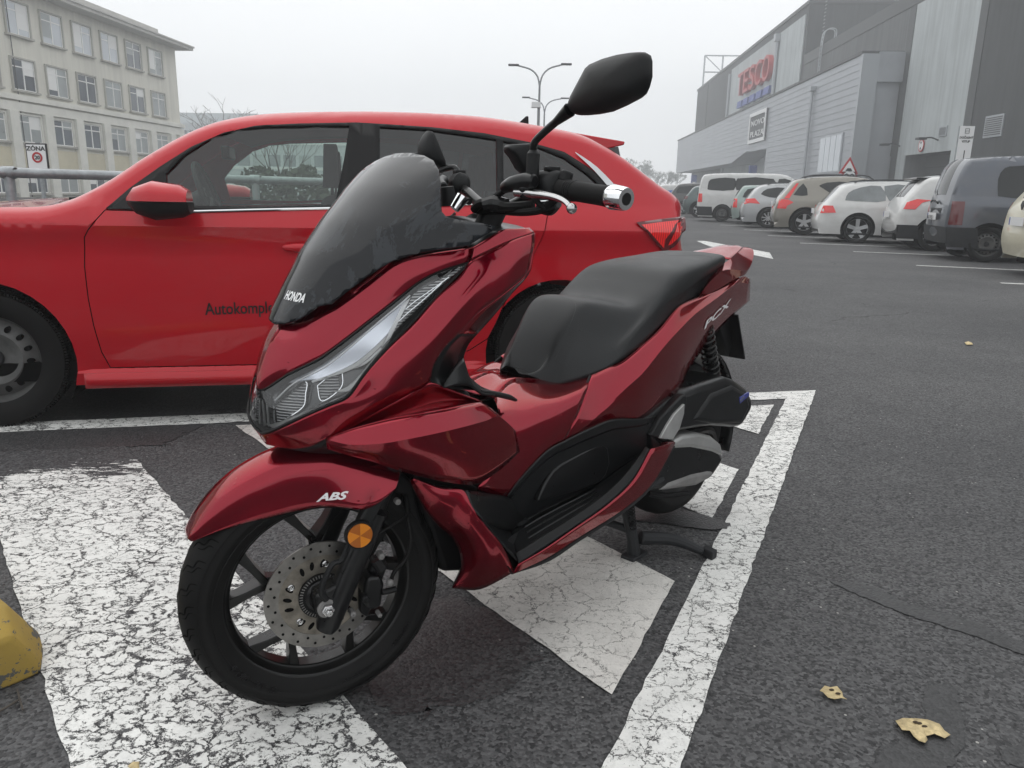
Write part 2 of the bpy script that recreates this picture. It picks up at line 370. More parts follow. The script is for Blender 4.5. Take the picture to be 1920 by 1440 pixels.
t.links.new(mixc(t, mth(t, 'MAXIMUM', _chip, _pit), _y, (.10, .10, .09)), b.inputs['Base Color']); bump(t, b, mth(t, 'SUBTRACT', noise(t, v, 45, 6, .6), mth(t, 'MAXIMUM', _chip, _pit)), .5, .003)
plain('leaf_dry', (.55, .44, .24), .8, var=.35, vs=70, bmp=.8, bs=60); plain('leaf_spot', (.05, .035, .02), .9)
plain('white_board', (.5, .53, .54), .7, var=.05, vs=.2)

# ================================================================== ground and markings
def pt(px, py): g = gnd(px, py); return np.array([g[0], g[1]])
u = lambda d: np.array([math.cos(rad(d)), math.sin(rad(d))])
def isect(p, d, q, e):
    A = np.array([d, -e]).T; s = np.linalg.solve(A, q-p); return p+s[0]*d
g = B(); n = 24
for (x0, x1, y0, y1) in [(-400, 400, -60, 700)]:
    g.add([(x0, y0, 0), (x1, y0, 0), (x1, y1, 0), (x0, y1, 0)], [(0, 1, 2, 3)])
tag(g.build('ground', 'asphalt', flat=True), kind='structure')
def marking(name, poly, mat, z=.004, ragged=0.):
    P = [np.array(p, float) for p in poly]
    if ragged:
        Q = []
        for i, a in enumerate(P):
            c_ = P[(i+1) % len(P)]; L = np.linalg.norm(c_-a); k = max(1, int(L/.04)); nr = np.array([-(c_-a)[1], (c_-a)[0]])/max(L, 1e-6)
            for j in range(k): Q.append(a+(c_-a)*j/k+nr*(rng.normal()*ragged if j else 0))
        P = Q
    o = B().add([(p[0], p[1], z) for p in P], [tuple(range(len(P)))]).build(name, mat, flat=True)
    return tag(o, kind='structure')
dA, dB, dS = u(13.1), u(65.2), u(128.1)
Lnear = pt(440, 793); Lfar = pt(440, 777); Ls = pt(440, 799)
corner_out = isect(Lfar, dA, pt(1416, 1050), dB); corner_in = isect(Lnear, dA, pt(1360, 978), dB)
marking('road_marking', [Lnear-3*dA, corner_in, corner_in+dA*.04, corner_out, Lfar-3*dA], 'paint_mid', ragged=.002)
marking('road_marking', [corner_in+dA*.0, corner_in-dB*3.4, isect(corner_in-dB*3.4, dA, corner_out, dB), corner_out-dB*.002], 'paint_mid', z=.0045, ragged=.002)
T1 = pt(235, 838); W1 = .535
marking('road_marking', [T1, T1-dS*3.4, T1-dS*3.4-dA*W1, T1-dA*W1], 'paint_worn', ragged=.002)
a = isect(pt(1147, 1305), dS, Ls, dA); b_ = isect(pt(1265, 1092), dS, Ls, dA)
marking('road_marking', [pt(1147, 1305), pt(1265, 1092), b_, a], 'paint_good', ragged=.002)
a = isect(pt(1334, 974), dS, Ls, dA); b_ = isect(pt(1385, 882), dS, Ls, dA)
marking('road_marking', [pt(1334, 974), pt(1385, 882), b_, a], 'paint_mid', ragged=.002)
tp = pt(1451, 760); a = isect(pt(1422, 815), dS, tp, dA)
marking('road_marking', [pt(1422, 815), tp, a], 'paint_mid', ragged=.002)
marking('road_marking', [pt(1306, 452), pt(1321, 452), pt(1443, 474), pt(1450, 486), pt(1330, 462)], 'paint_line')
for p, q, w in [((1600, 472), (1830, 481), .11), ((1718, 498), (2100, 515), .11), ((1876, 531), (2100, 541), .11), ((1500, 456), (1730, 465), .12), ((1440, 442), (1640, 449), .13), ((1395, 431), (1560, 437), .13), ((1350, 422), (1500, 427), .14)]:
    A, C_ = pt(*p), pt(*q); d = (C_-A)/np.linalg.norm(C_-A); nn = np.array([-d[1], d[0]])*w/2
    marking('parking_line', [A-nn, C_-nn, C_+nn, A+nn], 'paint_line')
def blob(name, px, mat, z=.0025, jag=.006):
    P = [pt(*p) for p in px]; P = cr_curve(P+[P[0]], len(P)*6+1)[:-1]; P = [p+rng.normal(size=2)*jag for p in P]
    tag(B().add([(p[0], p[1], z) for p in P], [tuple(range(len(P)))]).build(name, mat, flat=True), kind='structure')
blob('tar_seam', [(1556, 1090), (1640, 1103), (1700, 1133), (1770, 1152), (1830, 1170), (1930, 1213), (1960, 1240), (1900, 1222), (1820, 1192), (1750, 1168), (1690, 1150), (1630, 1125), (1590, 1108)], 'tar', jag=.003)
blob('tar_patch', [(1738, 1290), (1765, 1280), (1795, 1290), (1800, 1330), (1808, 1370), (1800, 1410), (1770, 1445), (1700, 1460), (1640, 1445), (1665, 1400), (1735, 1370), (1732, 1330)], 'tar', jag=.003)
blob('tar_patch', [(1875, 1408), (1930, 1390), (2000, 1400), (1960, 1440), (1890, 1435)], 'tar', jag=.003)
blob('wet_shade_patch', [(-60, 770), (90, 770), (300, 765), (430, 780), (345, 812), (300, 835), (200, 842), (120, 862), (60, 905), (-60, 925)], 'wet', z=.0028, jag=.012)
blob('wet_shade_patch', [(760, 1120), (900, 1130), (985, 1180), (1000, 1240), (930, 1300), (830, 1335), (740, 1340), (700, 1290), (700, 1200)], 'wet', z=.002, jag=.012)  # damp area by the scooter with its contact shade painted in
blob('tar_patch', [(1180, 955), (1290, 962), (1360, 982), (1366, 992), (1330, 995), (1250, 985), (1180, 975)], 'tar', z=.006, jag=.003)
blob('wet_shade_patch', [(120, 700), (700, 700), (1000, 690), (1000, 760), (600, 765), (300, 772), (100, 776)], 'wet', z=.0022, jag=.012)

# ================================================================== cream building on the left
G = Frame((0, 0), 90-3.73)
gl = root('office_building', label='long cream rendered office block with four rows of windows behind the railing', cat='building')
YL = 35.0
def Lf(px, py, off=0): p = G.at(px, py, y=YL-off); return p
def gobj(bb, name, mat, parent, **k):
    o = bb.build(name, mat, parent, **k); return o
gl.rotation_euler = (0, 0, G.ang)
xe = Lf(341, 260)[0]; ztop = Lf(330, 92)[2]; zc = Lf(341, 249)[2]; zc2 = Lf(341, 240)[2]
YB = YL+14; x0 = 12
bb = B(); bb.box((x0, YL+.02, -4), (xe, YB, ztop)); bb.build('wall', 'render_cream', gl, flat=True)
bb = B(); bb.box((x0, YL-1.15, ztop), (xe+1.1, YB, ztop+.22)); bb.box((x0, YL-1.25, ztop+.22), (xe+1.2, YB, ztop+.34)); bb.box((x0, YL-.15, ztop+.34), (xe-3.0, YB-2, ztop+1.0)); bb.build('roof', 'roof_zinc', gl, flat=True)
bb = B(); bb.box((x0, YL-.28, zc2), (xe+.25, YL+.02, zc2+.28)); bb.box((x0, YL-.2, zc-.25), (xe+.17, YL+.02, zc2-.12)); bb.box((x0, YL-.12, zc2+.28), (xe+.1, YL+.02, zc2+.36)); bb.build('cornice', 'stone_pilaster', gl, flat=True)
# window columns: surveyed centres of the upper rows
cols_px = [(23, 66), (85, 124), (142, 175), (194, 222), (240, 266), (281, 305)]
rows3 = []
colx = []
for a_, b_ in cols_px: colx.append((Lf(a_, 150)[0], Lf(b_, 150)[0]))
wdt = np.mean([q-p for p, q in colx][:4]); pitch_ = (np.mean(colx[-1])-np.mean(colx[0]))/5; c0 = np.mean(colx[0])
ctr = [c0+i*pitch_ for i in range(-3, 6)]
zr = {}
for nm, (pxx, t_, b_) in {'r1': (293, 96, 141), 'r2': (298, 175, 218), 'r3': (303, 253, 291), 'r4': (303, 333, 362)}.items():
    zr[nm] = (Lf(pxx, b_)[2], Lf(pxx, t_)[2])
ww = wdt*.5
def window(xc, z0, z1, lights, rowkind):
    w = B(); f_ = .10
    for (a, b2) in (((xc-ww-f_, z1), (xc+ww+f_, z1+f_)), ((xc-ww-f_, z0), (xc-ww, z1)), ((xc+ww, z0), (xc+ww+f_, z1))):
        w.box((a[0], YL-.10, a[1]), (b2[0], YL+.05, b2[1]))
    fr = w.build('window', 'render_frame' if rowkind else 'stone_pilaster', gl, flat=True)
    s = B().box((xc-ww-.2, YL-.2, z0-.12), (xc+ww+.2, YL+.05, z0)); s.build('sill', 'render_frame', fr, flat=True)
    m_ = B(); t_ = .07
    m_.box((xc-ww, YL-.015, z0), (xc-ww+t_, YL+.06, z1)); m_.box((xc+ww-t_, YL-.015, z0), (xc+ww, YL+.06, z1)); m_.box((xc-ww, YL-.015, z0), (xc+ww, YL+.06, z0+t_)); m_.box((xc-ww, YL-.015, z1-t_), (xc+ww, YL+.06, z1))
    m_.box((xc-.05, YL-.03, z0), (xc+.05, YL+.06, z1)); m_.box((xc-ww, YL-.02, z1-(z1-z0)*.27), (xc+ww, YL+.05, z1-(z1-z0)*.27+.07))
    m_.build('frame', 'win_white', fr, flat=True)
    k = lights
    for sd in (-1, 1):
        x_a, x_b = (xc-ww+t_, xc-.05) if sd < 0 else (xc+.05, xc+ww-t_)
        kk = k if not isinstance(k, tuple) else k[0 if sd < 0 else 1]
        B().box((x_a, YL+.0, z0+t_), (x_b, YL+.012, z1-t_)).build('pane', kk, fr, flat=True)
        if random.random() < .38: B().box((x_a+.02, YL-.006, z1-t_-(z1-z0)*random.choice((.3, .45, .75))), (x_b-.02, YL-.001, z1-t_)).build('blind', 'win_white' if random.random() < .5 else 'curtain', fr, flat=True)
pal = ['window_pale']*7+['window_dark', 'curtain']
for i, xc in enumerate(ctr):
    window(xc, *zr['r1'], pal[i], True)
    window(xc, *zr['r2'], ['window_dark', 'curtain', 'window_dark', 'window_dark', ('window_dark', 'curtain'), 'window_dark', 'curtain', 'window_dark', 'curtain'][i], True)
    window(xc, *zr['r3'], ['curtain', 'window_dark', 'curtain', 'curtain', 'window_dark', 'window_dark', ('window_dark', 'curtain'), 'curtain', 'curtain'][i], False)
    window(xc, *zr['r4'], ['window_dark', 'curtain', 'window_dark'][i % 3], False)
zb = zr['r4'][0]-.25
for i in range(len(ctr)+1):
    xp = ctr[0]-pitch_/2+i*pitch_
    B().box((xp-.42, YL-.30, zb), (xp+.42, YL+.04, zc-.25)).build('pilaster', 'stone_pilaster', gl, flat=True)
B().box((xe-.9, YL-.30, zb), (xe+.15, YL+.04, zc-.25)).build('pilaster', 'stone_pilaster', gl, flat=True)
bb = B()
for i, xc in enumerate(ctr): bb.box((xc-ww-.25, YL-.06, zr['r4'][1]+.3), (xc+ww+.25, YL+.03, zr['r3'][0]-.35))
bb.build('wall_panel', 'render_ochre', gl, flat=True)
B().box((x0, YL-.45, -4), (xe+.3, YL+.03, zb)).build('plinth', 'concrete_dirty', gl, flat=True)
cb = B(); zz = lambda s_: [ (Lf(8, -5)[0]+s_*.02*i, YL-.05, Lf(8, -5)[2]-i*1.1) for i in range(12)]
cb.tube(zz(1), .03, 6); cb.build('cable', 'metal_dark', gl)
# low retaining wall at the foot of the block
lw = tag(B().box((22, YL-5.0, -1), (36, YL-4.6, .35)).build('retaining_wall', 'concrete_dirty', flat=True), 'stained low concrete wall at the foot of the cream building', 'wall'); lw.rotation_euler = (0, 0, G.ang)

# far pale office block, seen over and through the red car
fx = 120.
def Ff(px, py): return G.at(px, py, x=fx)
fb = root('office_building', rz=G.ang, label='distant pale glass-banded office block fading in fog behind the red car', cat='building')
yl = Ff(336, 260)[1]+8; yr = Ff(860, 300)[1]
zt = Ff(375, 230)[2]
B().box((fx, yr, -3), (fx+14, yl, zt)).build('wall', 'white_board', fb, flat=True)
B().box((fx+2, Ff(400, 230)[1]-6, zt), (fx+10, yl-3, zt+1.6)).build('roof', 'white_board', fb, flat=True)
zrows = [(Ff(375, 262)[2], Ff(375, 245)[2]), (Ff(375, 309)[2], Ff(375, 288)[2])]
nw = int((yl-yr)/2.4)
for z0, z1 in zrows:
    for i in range(nw):
        y_ = yr+1+i*2.4
        w = B().box((fx-.06, y_, z0), (fx-.01, y_+1.9, z1)).build('window', 'window_dark' if (i*7) % 3 else 'curtain', fb, flat=True)
for z0, z1 in zrows:
    B().box((fx-.14, yr, z0-.5), (fx-.005, yl, z0-.1)).build('sill_band', 'win_white', fb, flat=True)

# ================================================================== shopping centre on the right
YR = -24.; YF = -21.
def Rw(px, py, y=None): return G.at(px, py, y=YR if y is None else y)
sb = root('shopping_centre', rz=G.ang, label='grey flat-roofed shopping centre with ribbed metal cladding and rooftop hall', cat='building')
def wallp(name, px, mat, y=None, proud=0, th=.2, lab=None, par=None):
    """flat panel outlined on the facade plane"""
    yy = (YR if y is None else y)+proud; P = [Rw(a, b_, yy) for a, b_ in px]
    bb = B(); n = len(P); v = [(p[0], yy, p[2]) for p in P]+[(p[0], yy-th, p[2]) for p in P]
    bb.add(v, [tuple(range(n)), tuple(range(n, 2*n))[::-1]]+[(i, (i+1) % n, n+(i+1) % n, n+i) for i in range(n)])
    return bb.build(name, mat, par or sb, flat=True, label=lab)
xh = Rw(1509, 100)[0]                              # where the high hall begins
zh = Rw(1519, 6)[2]; zmid = Rw(1700, 22)[2]; zlow = Rw(1506, 120)[2]
xn = 14.
xd0, xd1 = Rw(1783, 295)[0], Rw(1697, 300)[0]; zdoor = Rw(1740, 287)[2]
bb = B(); zt_ = (zmid+zlow)/2; bb.box((xn, YR-30, -1), (xd0, YR-.02, zt_)); bb.box((xd1, YR-30, -1), (xh, YR-.02, zt_)); bb.box((xd0, YR-30, zdoor), (xd1, YR-.02, zt_)); bb.build('wall', 'clad_mid', sb, flat=True)
xfar = Rw(1306, 200)[0]
bb = B(); bb.box((xh, YR-40, -1), (xfar, YR-.02, zh)); bb.build('wall', 'clad_dark', sb, flat=True)
zpar = (zmid+zlow)/2
B().box((xn, YR-.3, zpar), (xh-.01, YR+.03, zpar+1.0)).build('parapet', 'clad_cap', sb, flat=True)
B().box((xh-.1, YR-40, zh), (xfar+.2, YR+.1, zh+.35)).build('parapet', 'clad_cap', sb, flat=True)
# light panels, dark joints
xa, xb_ = Rw(1822, 150)[0], Rw(1703, 150)[0]
zdoor = Rw(1740, 287)[2]; xd0, xd1 = Rw(1783, 295)[0], Rw(1697, 300)[0]
ztp = zpar-.1
bb = B(); bb.box((xa, YR-.02, zdoor), (xb_, YR+.06, ztp)); bb.box((xd1, YR-.02, 0), (xb_, YR+.06, zdoor)); bb.box((xa, YR-.02, 0), (xd0, YR+.06, zdoor)); bb.build('wall_panel', 'clad_light', sb, flat=True)
B().box((xn, YR-.02, -1), (xa-.9, YR+.05, ztp+.6)).build('wall_panel', 'clad_dark', sb, flat=True)
B().box((xa-.9, YR-.02, -1), (xa, YR+.1, ztp+.6)).build('pilaster', 'clad_cap', sb, flat=True)
B().box((xb_, YR-.02, -1), (xb_+1.0, YR+.1, ztp)).build('pilaster', 'clad_cap', sb, flat=True)
gd = B().box((xd0, YR-1.6, 0), (xd1, YR-1.5, zdoor)); gdo = gd.build('garage_door', 'clad_dark', sb, flat=True)
for i in range(5): B().box((xd0, YR-1.5, i*zdoor/5+.03), (xd1, YR-1.46, (i+1)*zdoor/5-.03)).build('panel', 'clad_cap', gdo, flat=True)
# high-hall light panels and TESCO sign
def band(x0_, x1_, z0_, z1_, nm, mat, y0=None, d=.08):
    y0 = YR if y0 is None else y0
    return B().box((min(x0_, x1_), y0-.02, z0_), (max(x0_, x1_), y0+d, z1_)).build(nm, mat, sb, flat=True)
xl1, xl2, xl3 = Rw(1507, 100)[0]+.5, Rw(1458, 130)[0], Rw(1369, 180)[0]
zl = Rw(1518, 22)[2]
band(xl1, xl2-.15, 2, zl, 'wall_panel', 'clad_light'); band(xl2+.15, xl3, 2, zl, 'wall_panel', 'clad_light')
band(Rw(1325, 200)[0]-.1, Rw(1325, 200)[0]+.1, 2, zh, 'joint', 'clad_cap')
bb = B(); bb.tube([(xl2, YR+.3, 3), (xl2, YR+.3, zl-.6)], .22, 8, sm=False); bb.box((xl2-.4, YR, zl-.9), (xl2+.4, YR+.7, zl-.1)); bb.build('drain_pipe', 'metal_trim', sb)
bb = B(); bb.tube([(xl3, YR+.3, 3), (xl3, YR+.3, zl-.6)], .2, 8, sm=False); bb.build('drain_pipe', 'metal_trim', sb)
# letters of the rooftop sign: each letter its own body
base0, base1 = Rw(1383, 178, YR+.5), Rw(1446, 150, YR+.5); top1 = Rw(1446, 100, YR+.5)
lh = (top1[2]-base1[2]); ln_ = abs(base1[0]-base0[0]); zb_ = (base0[2]+base1[2])/2
ts = root('sign', rz=G.ang, label='large raised red letters above a row of blue dashes on the high grey hall', cat='sign')
xcur = base0[0]
for ch, wd_ in zip('TESCO', (1.0, .9, .92, 1.02, 1.12)):
    wch = ln_/5.1*wd_
    M = Matrix.Translation((xcur-wch*.03, YR+.35, zb_)) @ Matrix(((-1, 0, 0, 0), (0, 0, 1, 0), (0, 1, 0, 0), (0, 0, 0, 1)))
    o = text_mesh('letter', ch, lh*1.38, 'tesco_red', ts, M, ext=.3, sx=1., bold=.0)
    bxs = [v_.co.x for v_ in o.data.vertices]; s_ = wch*.86/(max(bxs)-min(bxs))
    for v_ in o.data.vertices: v_.co.x = xcur-(max(bxs)-v_.co.x)*s_
    xcur -= wch
for i in range(5):
    x_ = base0[0]-ln_*(i+.1)/5.; w_ = ln_/5*.72; zz0 = zb_-lh*.52
    P = [(x_-w_, zz0), (x_+.0, zz0), (x_-w_*.15, zz0+lh*.26), (x_-w_*1.15, zz0+lh*.26)]
    bb = B(); bb.prism(P, YR+.25, YR+.6, 'y'); bb.build('dash', 'tesco_blue', ts, flat=True)
# truss frame on the roof
tr = root('roof_frame', rz=G.ang, label='open steel lattice frame standing on the far end of the hall roof', cat='frame')
p1, p2 = Rw(1322, 104, YR-1), Rw(1388, 106, YR-1)
x_t = Rw(1322, 104, YR-1)[0]; z_t = p1[2]; yy_ = [YR-1-i*3.4 for i in range(5)]
bb = B()
for y_ in yy_: bb.tube([(x_t, y_, zh-1), (x_t, y_, z_t)], .16, 6, sm=False)
for z_ in (z_t, z_t-(z_t-zh)*.45, z_t-(z_t-zh)*.9): bb.tube([(x_t, yy_[0], z_), (x_t, yy_[-1], z_)], .13, 6, sm=False)
for i in range(4): bb.tube([(x_t, yy_[i], z_t-(z_t-zh)*.45*(i % 2)), (x_t, yy_[i+1], z_t-(z_t-zh)*.45*((i+1) % 2))], .09, 5, sm=False)
bb.build('lattice', 'metal_trim', tr)
# clad lower volume
xr = Rw(1603, 220, YF)[0]; xle = Rw(1269, 300, YF)[0]; zct = (Rw(1616, 107, YF)[2]+Rw(1274, 262, YF)[2])/2
xw = Rw(1435, 300, YF)[0]; xs1 = Rw(1399, 283, YF)[0]; xs2 = Rw(1371, 306, YF)[0]
zs0, zs1, zs2, zs3 = Rw(1438, 279, YF)[2], Rw(1399, 284, YF)[2], Rw(1371, 306, YF)[2], Rw(1268, 324, YF)[2]
bb = B(); P = [(xr, -1), (xw, -1), (xw, zs0), (xs1, zs1), (xs2, zs2), (xle, zs3), (xle, zct), (xr, zct)]
bb.prism(P, YF-2.9, YF, 'y'); vol = bb.build('canopy', 'metal_panel', sb, flat=True)
# ribs of the cladding: real horizontal shadow joints
nr = 22
for i in range(1, nr):
    z_ = i*zct/nr; xe_ = xw if z_ < zs0 else xle
    if z_ > zs3: B().box((xr, YF-.01, z_-.02), (xe_, YF+.035, z_+.02)).build('panel_joint', 'metal_trim', vol, flat=True)
    else: B().box((xr, YF-.01, z_-.02), (xw, YF+.035, z_+.02)).build('panel_joint', 'metal_trim', vol, flat=True)
B().box((xr-.2, YF-2.9, zct), (xle+.1, YF+.12, zct+.22)).build('parapet', 'clad_cap', sb, flat=True)
B().box((xr-.45, YF-1.1, 0), (xr-.0, YF+.08, zct)).build('end_panel', 'metal_trim', sb, flat=True)
B().box((xr-.45, YF-3.9, zct-1.9), (xr+.0, YF-1.1, zct+.15)).build('beam', 'metal_panel', sb, flat=True)
B().box((xle-20, YR-.01, -1), (xle-.5, YR+.04, zs3-.2)).build('wall_panel', 'clad_mid', sb, flat=True)
xp_ = Rw(1519, 250, YF)[0]; bb = B(); bb.tube([(xp_, YF+.2, 0), (xp_, YF+.2, Rw(1519, 170, YF)[2])], .13, 8, sm=False); bb.box((xp_-.35, YF, Rw(1525, 172, YF)[2]), (xp_+.35, YF+.45, Rw(1525, 164, YF)[2])); bb.build('drain_pipe', 'metal_trim', sb)
# milky window in the cladding
wx0, wx1 = Rw(1578, 285, YF)[0], Rw(1538, 290, YF)[0]; wz0, wz1 = Rw(1555, 322, YF)[2], Rw(1560, 256, YF)[2]
fr = B().box((wx0-.12, YF-.02, wz0-.12), (wx1+.12, YF+.08, wz1+.12)).build('window', 'metal_trim', sb, flat=True)
for i in range(4):
    a_ = wx0+(wx1-wx0)*i/4; B().box((a_+.05, YF+.0, wz0), (a_+(wx1-wx0)/4-.05, YF+.11, wz1)).build('pane', 'window_pale', fr, flat=True)
# windows in the recess
for (pa, pb, ta, ba) in ((1602, 1620, 300, 336), (1650, 1668, 296, 336)):
    x_0, x_1 = sorted((Rw(pa, 310)[0], Rw(pb, 310)[0])); z_1 = Rw(pb, ta)[2]; z_0 = Rw(pb, ba)[2]-1.5
    f_ = B().box((x_0-.1, YR, z_0-.1), (x_1+.1, YR+.06, z_1+.1)).build('window', 'metal_trim', sb, flat=True)
    for i in range(2):
        for j in range(2):
            xx = x_0+(x_1-x_0)*i/2; zz_ = z_0+(z_1-z_0)*j/2
            B().box((xx+.06, YR+.0, zz_+.06), (xx+(x_1-x_0)/2-.06, YR+.09, zz_+(z_1-z_0)/2-.06)).build('pane', 'window_dark', f_, flat=True)
# louvred vents
for (pa, pb, ta, ba, sh) in ((1851, 1882, 216, 256, 4), (1764, 1777, 238, 254, 1), (1653, 1661, 246, 262, 1)):
    x_0, x_1 = sorted((Rw(pa, (ta+ba)/2)[0], Rw(pb, (ta+ba)/2)[0])); z_0, z_1 = Rw(pa, ba)[2], Rw(pb, ta)[2]
    v_ = B().box((x_0-.08, YR, z_0-.08), (x_1+.08, YR+.12, z_1+.08)).build('vent', 'metal_trim', sb, flat=True)
    k = 9
    for i in range(k): B().box((x_0+.04, YR+.10, z_0+(z_1-z_0)*i/k+.03), (x_1-.04, YR+.15, z_0+(z_1-z_0)*(i+.7)/k)).build('slat', 'louvre', v_, flat=True)
# roof ladder and domed rooflight
x_l = Rw(1545, 90)[0]; bb = B()
for dx in (-.25, .25): bb.tube([(x_l+dx, YR+.25, zct), (x_l+dx, YR+.25, zpar+1.2), (x_l+dx, YR-.1, zpar+2.2), (x_l+dx, YR-.9, zpar+2.2), (x_l+dx, YR-.9, zpar+1.2)], .045, 6)
for i in range(26): bb.box((x_l-.25, YR+.22, zct+.2+i*.32), (x_l+.25, YR+.26, zct+.24+i*.32))
bb.build('ladder', 'metal_trim', sb)
bb = B(); cx_, cz_ = Rw(1548, 92, YR-4)[0], zpar+.9
bb.lathe([(.01, 0), (1.1, .1), (1.5, .5), (1.6, 1.0)][::-1], (cx_, YR-2.2, cz_+1.3), 'z', 16); bb.v = [(x, y, 2*cz_+1.8-z) for x, y, z in bb.v]; bb.build('rooflight', 'sign_white', sb)
# square plaza sign
sg = root('sign', rz=G.ang, label='square dark sign with white frame and white letters on the ribbed metal cladding', cat='sign')
x_0, x_1 = sorted((Rw(1408, 237, YF)[0], Rw(1438, 237, YF)[0])); z_1, z_0 = Rw(1438, 203, YF)[2], Rw(1438, 262, YF)[2]
B().box((x_0, YF+.03, z_0), (x_1, YF+.16, z_1)).build('board', 'metal_dark', sg, flat=True)
bb = B(); q = (x_1-x_0)*.05
for a_, b2 in (((x_0, z_0), (x_1, z_0+q)), ((x_0, z_1-q), (x_1, z_1)), ((x_0, z_0+q), (x_0+q, z_1-q)), ((x_1-q, z_0+q), (x_1, z_1-q))): bb.box((a_[0], YF+.155, a_[1]), (b2[0], YF+.24, b2[1]))
bb.build('frame', 'sign_white', sg, flat=True)
FLIP = Matrix(((-1, 0, 0, 0), (0, 0, 1, 0), (0, 1, 0, 0), (0, 0, 0, 1)))
for s_, zf in (('NOVO', .56), ('PLAZA', .2)):
    o = text_mesh('lettering', s_, (z_1-z_0)*.27, 'sign_white', sg, Matrix.Translation((x_1-q*2.2, YF+.17, z_0+(z_1-z_0)*zf)) @ FLIP, ext=.03)
    bx = [v_.co.x for v_ in o.data.vertices]; k = ((x_1-x_0)-4*q)/(max(bx)-min(bx))
    for v_ in o.data.vertices: v_.co.x = max(bx)-(max(bx)-v_.co.x)*k
# round "no entry over height" disc, lamps over door
def disc_sign(par, c_, r, y, txt=None):
    b1 = B().lathe([(0.001, 0), (r, 0), (r, .05), (.001, .05)], c_, 'y', 24); b1.build('disc', 'sign_red', par)
    b2 = B().lathe([(0.001, 0), (r*.78, 0), (r*.78, .06), (.001, .06)], c_, 'y', 24); b2.build('disc_face', 'sign_white', par)
ds = root('sign', rz=G.ang, label='round red-rimmed height limit sign above the garage door', cat='sign')
c_ = Rw(1731, 273); disc_sign(ds, (c_[0], YR+.1, c_[2]), .42, 0)
for s_, dz in (('\u25bc', .1),): B().prism([(c_[0]-.12, c_[2]+.25), (c_[0]+.12, c_[2]+.25), (c_[0], c_[2]+.1)], YR+.15, YR+.18, 'y').build('arrow', 'sign_black', ds); B().prism([(c_[0]-.12, c_[2]-.25), (c_[0]+.12, c_[2]-.25), (c_[0], c_[2]-.1)], YR+.15, YR+.18, 'y').build('arrow', 'sign_black', ds)
for px_, py_, lb in ((1762, 263, 'black wall lamp right of the round sign above the garage'), (1690, 274, 'black wall lamp on the dark pilaster left of the garage')):
    c_ = Rw(px_, py_); w = root('wall_lamp', rz=G.ang, label=lb, cat='lamp', group='wall lamps by the garage')
    B().tube([(c_[0], YR+.1, c_[2]), (c_[0]-.1, YR+.6, c_[2]+.15), (c_[0]-.15, YR+1.1, c_[2]+.1)], .05, 6).build('arm', 'metal_dark', w)
    B().box((c_[0]-.45, YR+1.0, c_[2]), (c_[0]+.15, YR+1.5, c_[2]+.14)).build('lamp_head', 'metal_dark', w, flat=True)
# white banner sign
bn = root('sign', label='tall white banner standing behind the grey van', cat='sign'); bn['label'] = 'tall white banner lettered with a temporary entrance notice behind the grey van'
F2 = Frame((0, 0), 0); yb = 27.0
P = [F2.at(x, y, y=yb) for x, y in ((1803, 236), (1832, 232), (1826, 300), (1797, 302))]
bxl, bxr, bzt, bzb = P[0][0]-.02, P[1][0]-.05, P[0][2], P[3][2]-2.6
B().box((bxl, yb, bzb), (bxr, yb+.04, bzt)).build('board', 'sign_white', bn, flat=True)
wb = bxr-bxl
FY = Matrix(((1, 0, 0, 0), (0, 0, -1, 0), (0, 1, 0, 0), (0, 0, 0, 1)))
for s_, zf, sz in (('DO\u010cASN\u00dd', .50, .2), ('VSTUP', .76, .2)):
    o = text_mesh('lettering', s_, wb*sz, 'sign_black', bn, Matrix.Translation(((bxl+bxr)/2, yb-.005, bzt-wb*zf-wb*.35)) @ FY, align='CENTER', bold=.004)
bb = B(); bb.box((bxl+wb*.35, yb-.01, bzt-wb*.5), (bxl+wb*.65, yb, bzt-wb*.47)); bb.box((bxl+wb*.35, yb-.01, bzt-wb*.2), (bxl+wb*.65, yb, bzt-wb*.17)); bb.box((bxl+wb*.35, yb-.01, bzt-wb*.47), (bxl+wb*.375, yb, bzt-wb*.2)); bb.box((bxl+wb*.625, yb-.01, bzt-wb*.47), (bxl+wb*.65, yb, bzt-wb*.2)); bb.box((bxl+wb*.48, yb-.01, bzt-wb*2.3), (bxl+wb*.54, yb, bzt-wb*1.65)); bb.build('emblem', 'sign_black', bn, flat=True)
text_mesh('lettering', 'NOVO', wb*.1, 'sign_black', bn, Matrix.Translation(((bxl+bxr)/2, yb-.005, bzt-wb*.37)) @ FY, align='CENTER')
for xx in (bxl, bxr): B().tube([(xx, yb+.06, 0), (xx, yb+.06, bzt)], .03, 8, sm=False).build('pole', 'galv', bn)
# speed bump triangle + 20 sign
sp = root('road_sign', label='red triangle bump sign above a round 20 limit sign on a post', cat='road sign'); ysp = 33.
c_ = F2.at(1592, 314, y=ysp); r = .40
def tri(c, r, y0, y1): return B().prism([(c[0]-r, c[1]-r*.62), (c[0]+r, c[1]-r*.62), (c[0], c[1]+r*1.05)], y0, y1, 'y')
tri((c_[0], c_[2]), r, ysp, ysp+.03).build('sign_plate', 'sign_red', sp, flat=True); tri((c_[0], c_[2]-.0), r*.66, ysp-.01, ysp).build('sign_face', 'sign_white', sp, flat=True)
B().prism([(c_[0]-.14, c_[2]-.14), (c_[0]+.14, c_[2]-.14), (c_[0]+.07, c_[2]-.03), (c_[0]-.07, c_[2]-.03)], ysp-.02, ysp-.01, 'y').build('bump_symbol', 'sign_black', sp, flat=True)
c2 = F2.at(1592, 333, y=ysp); rr = .34
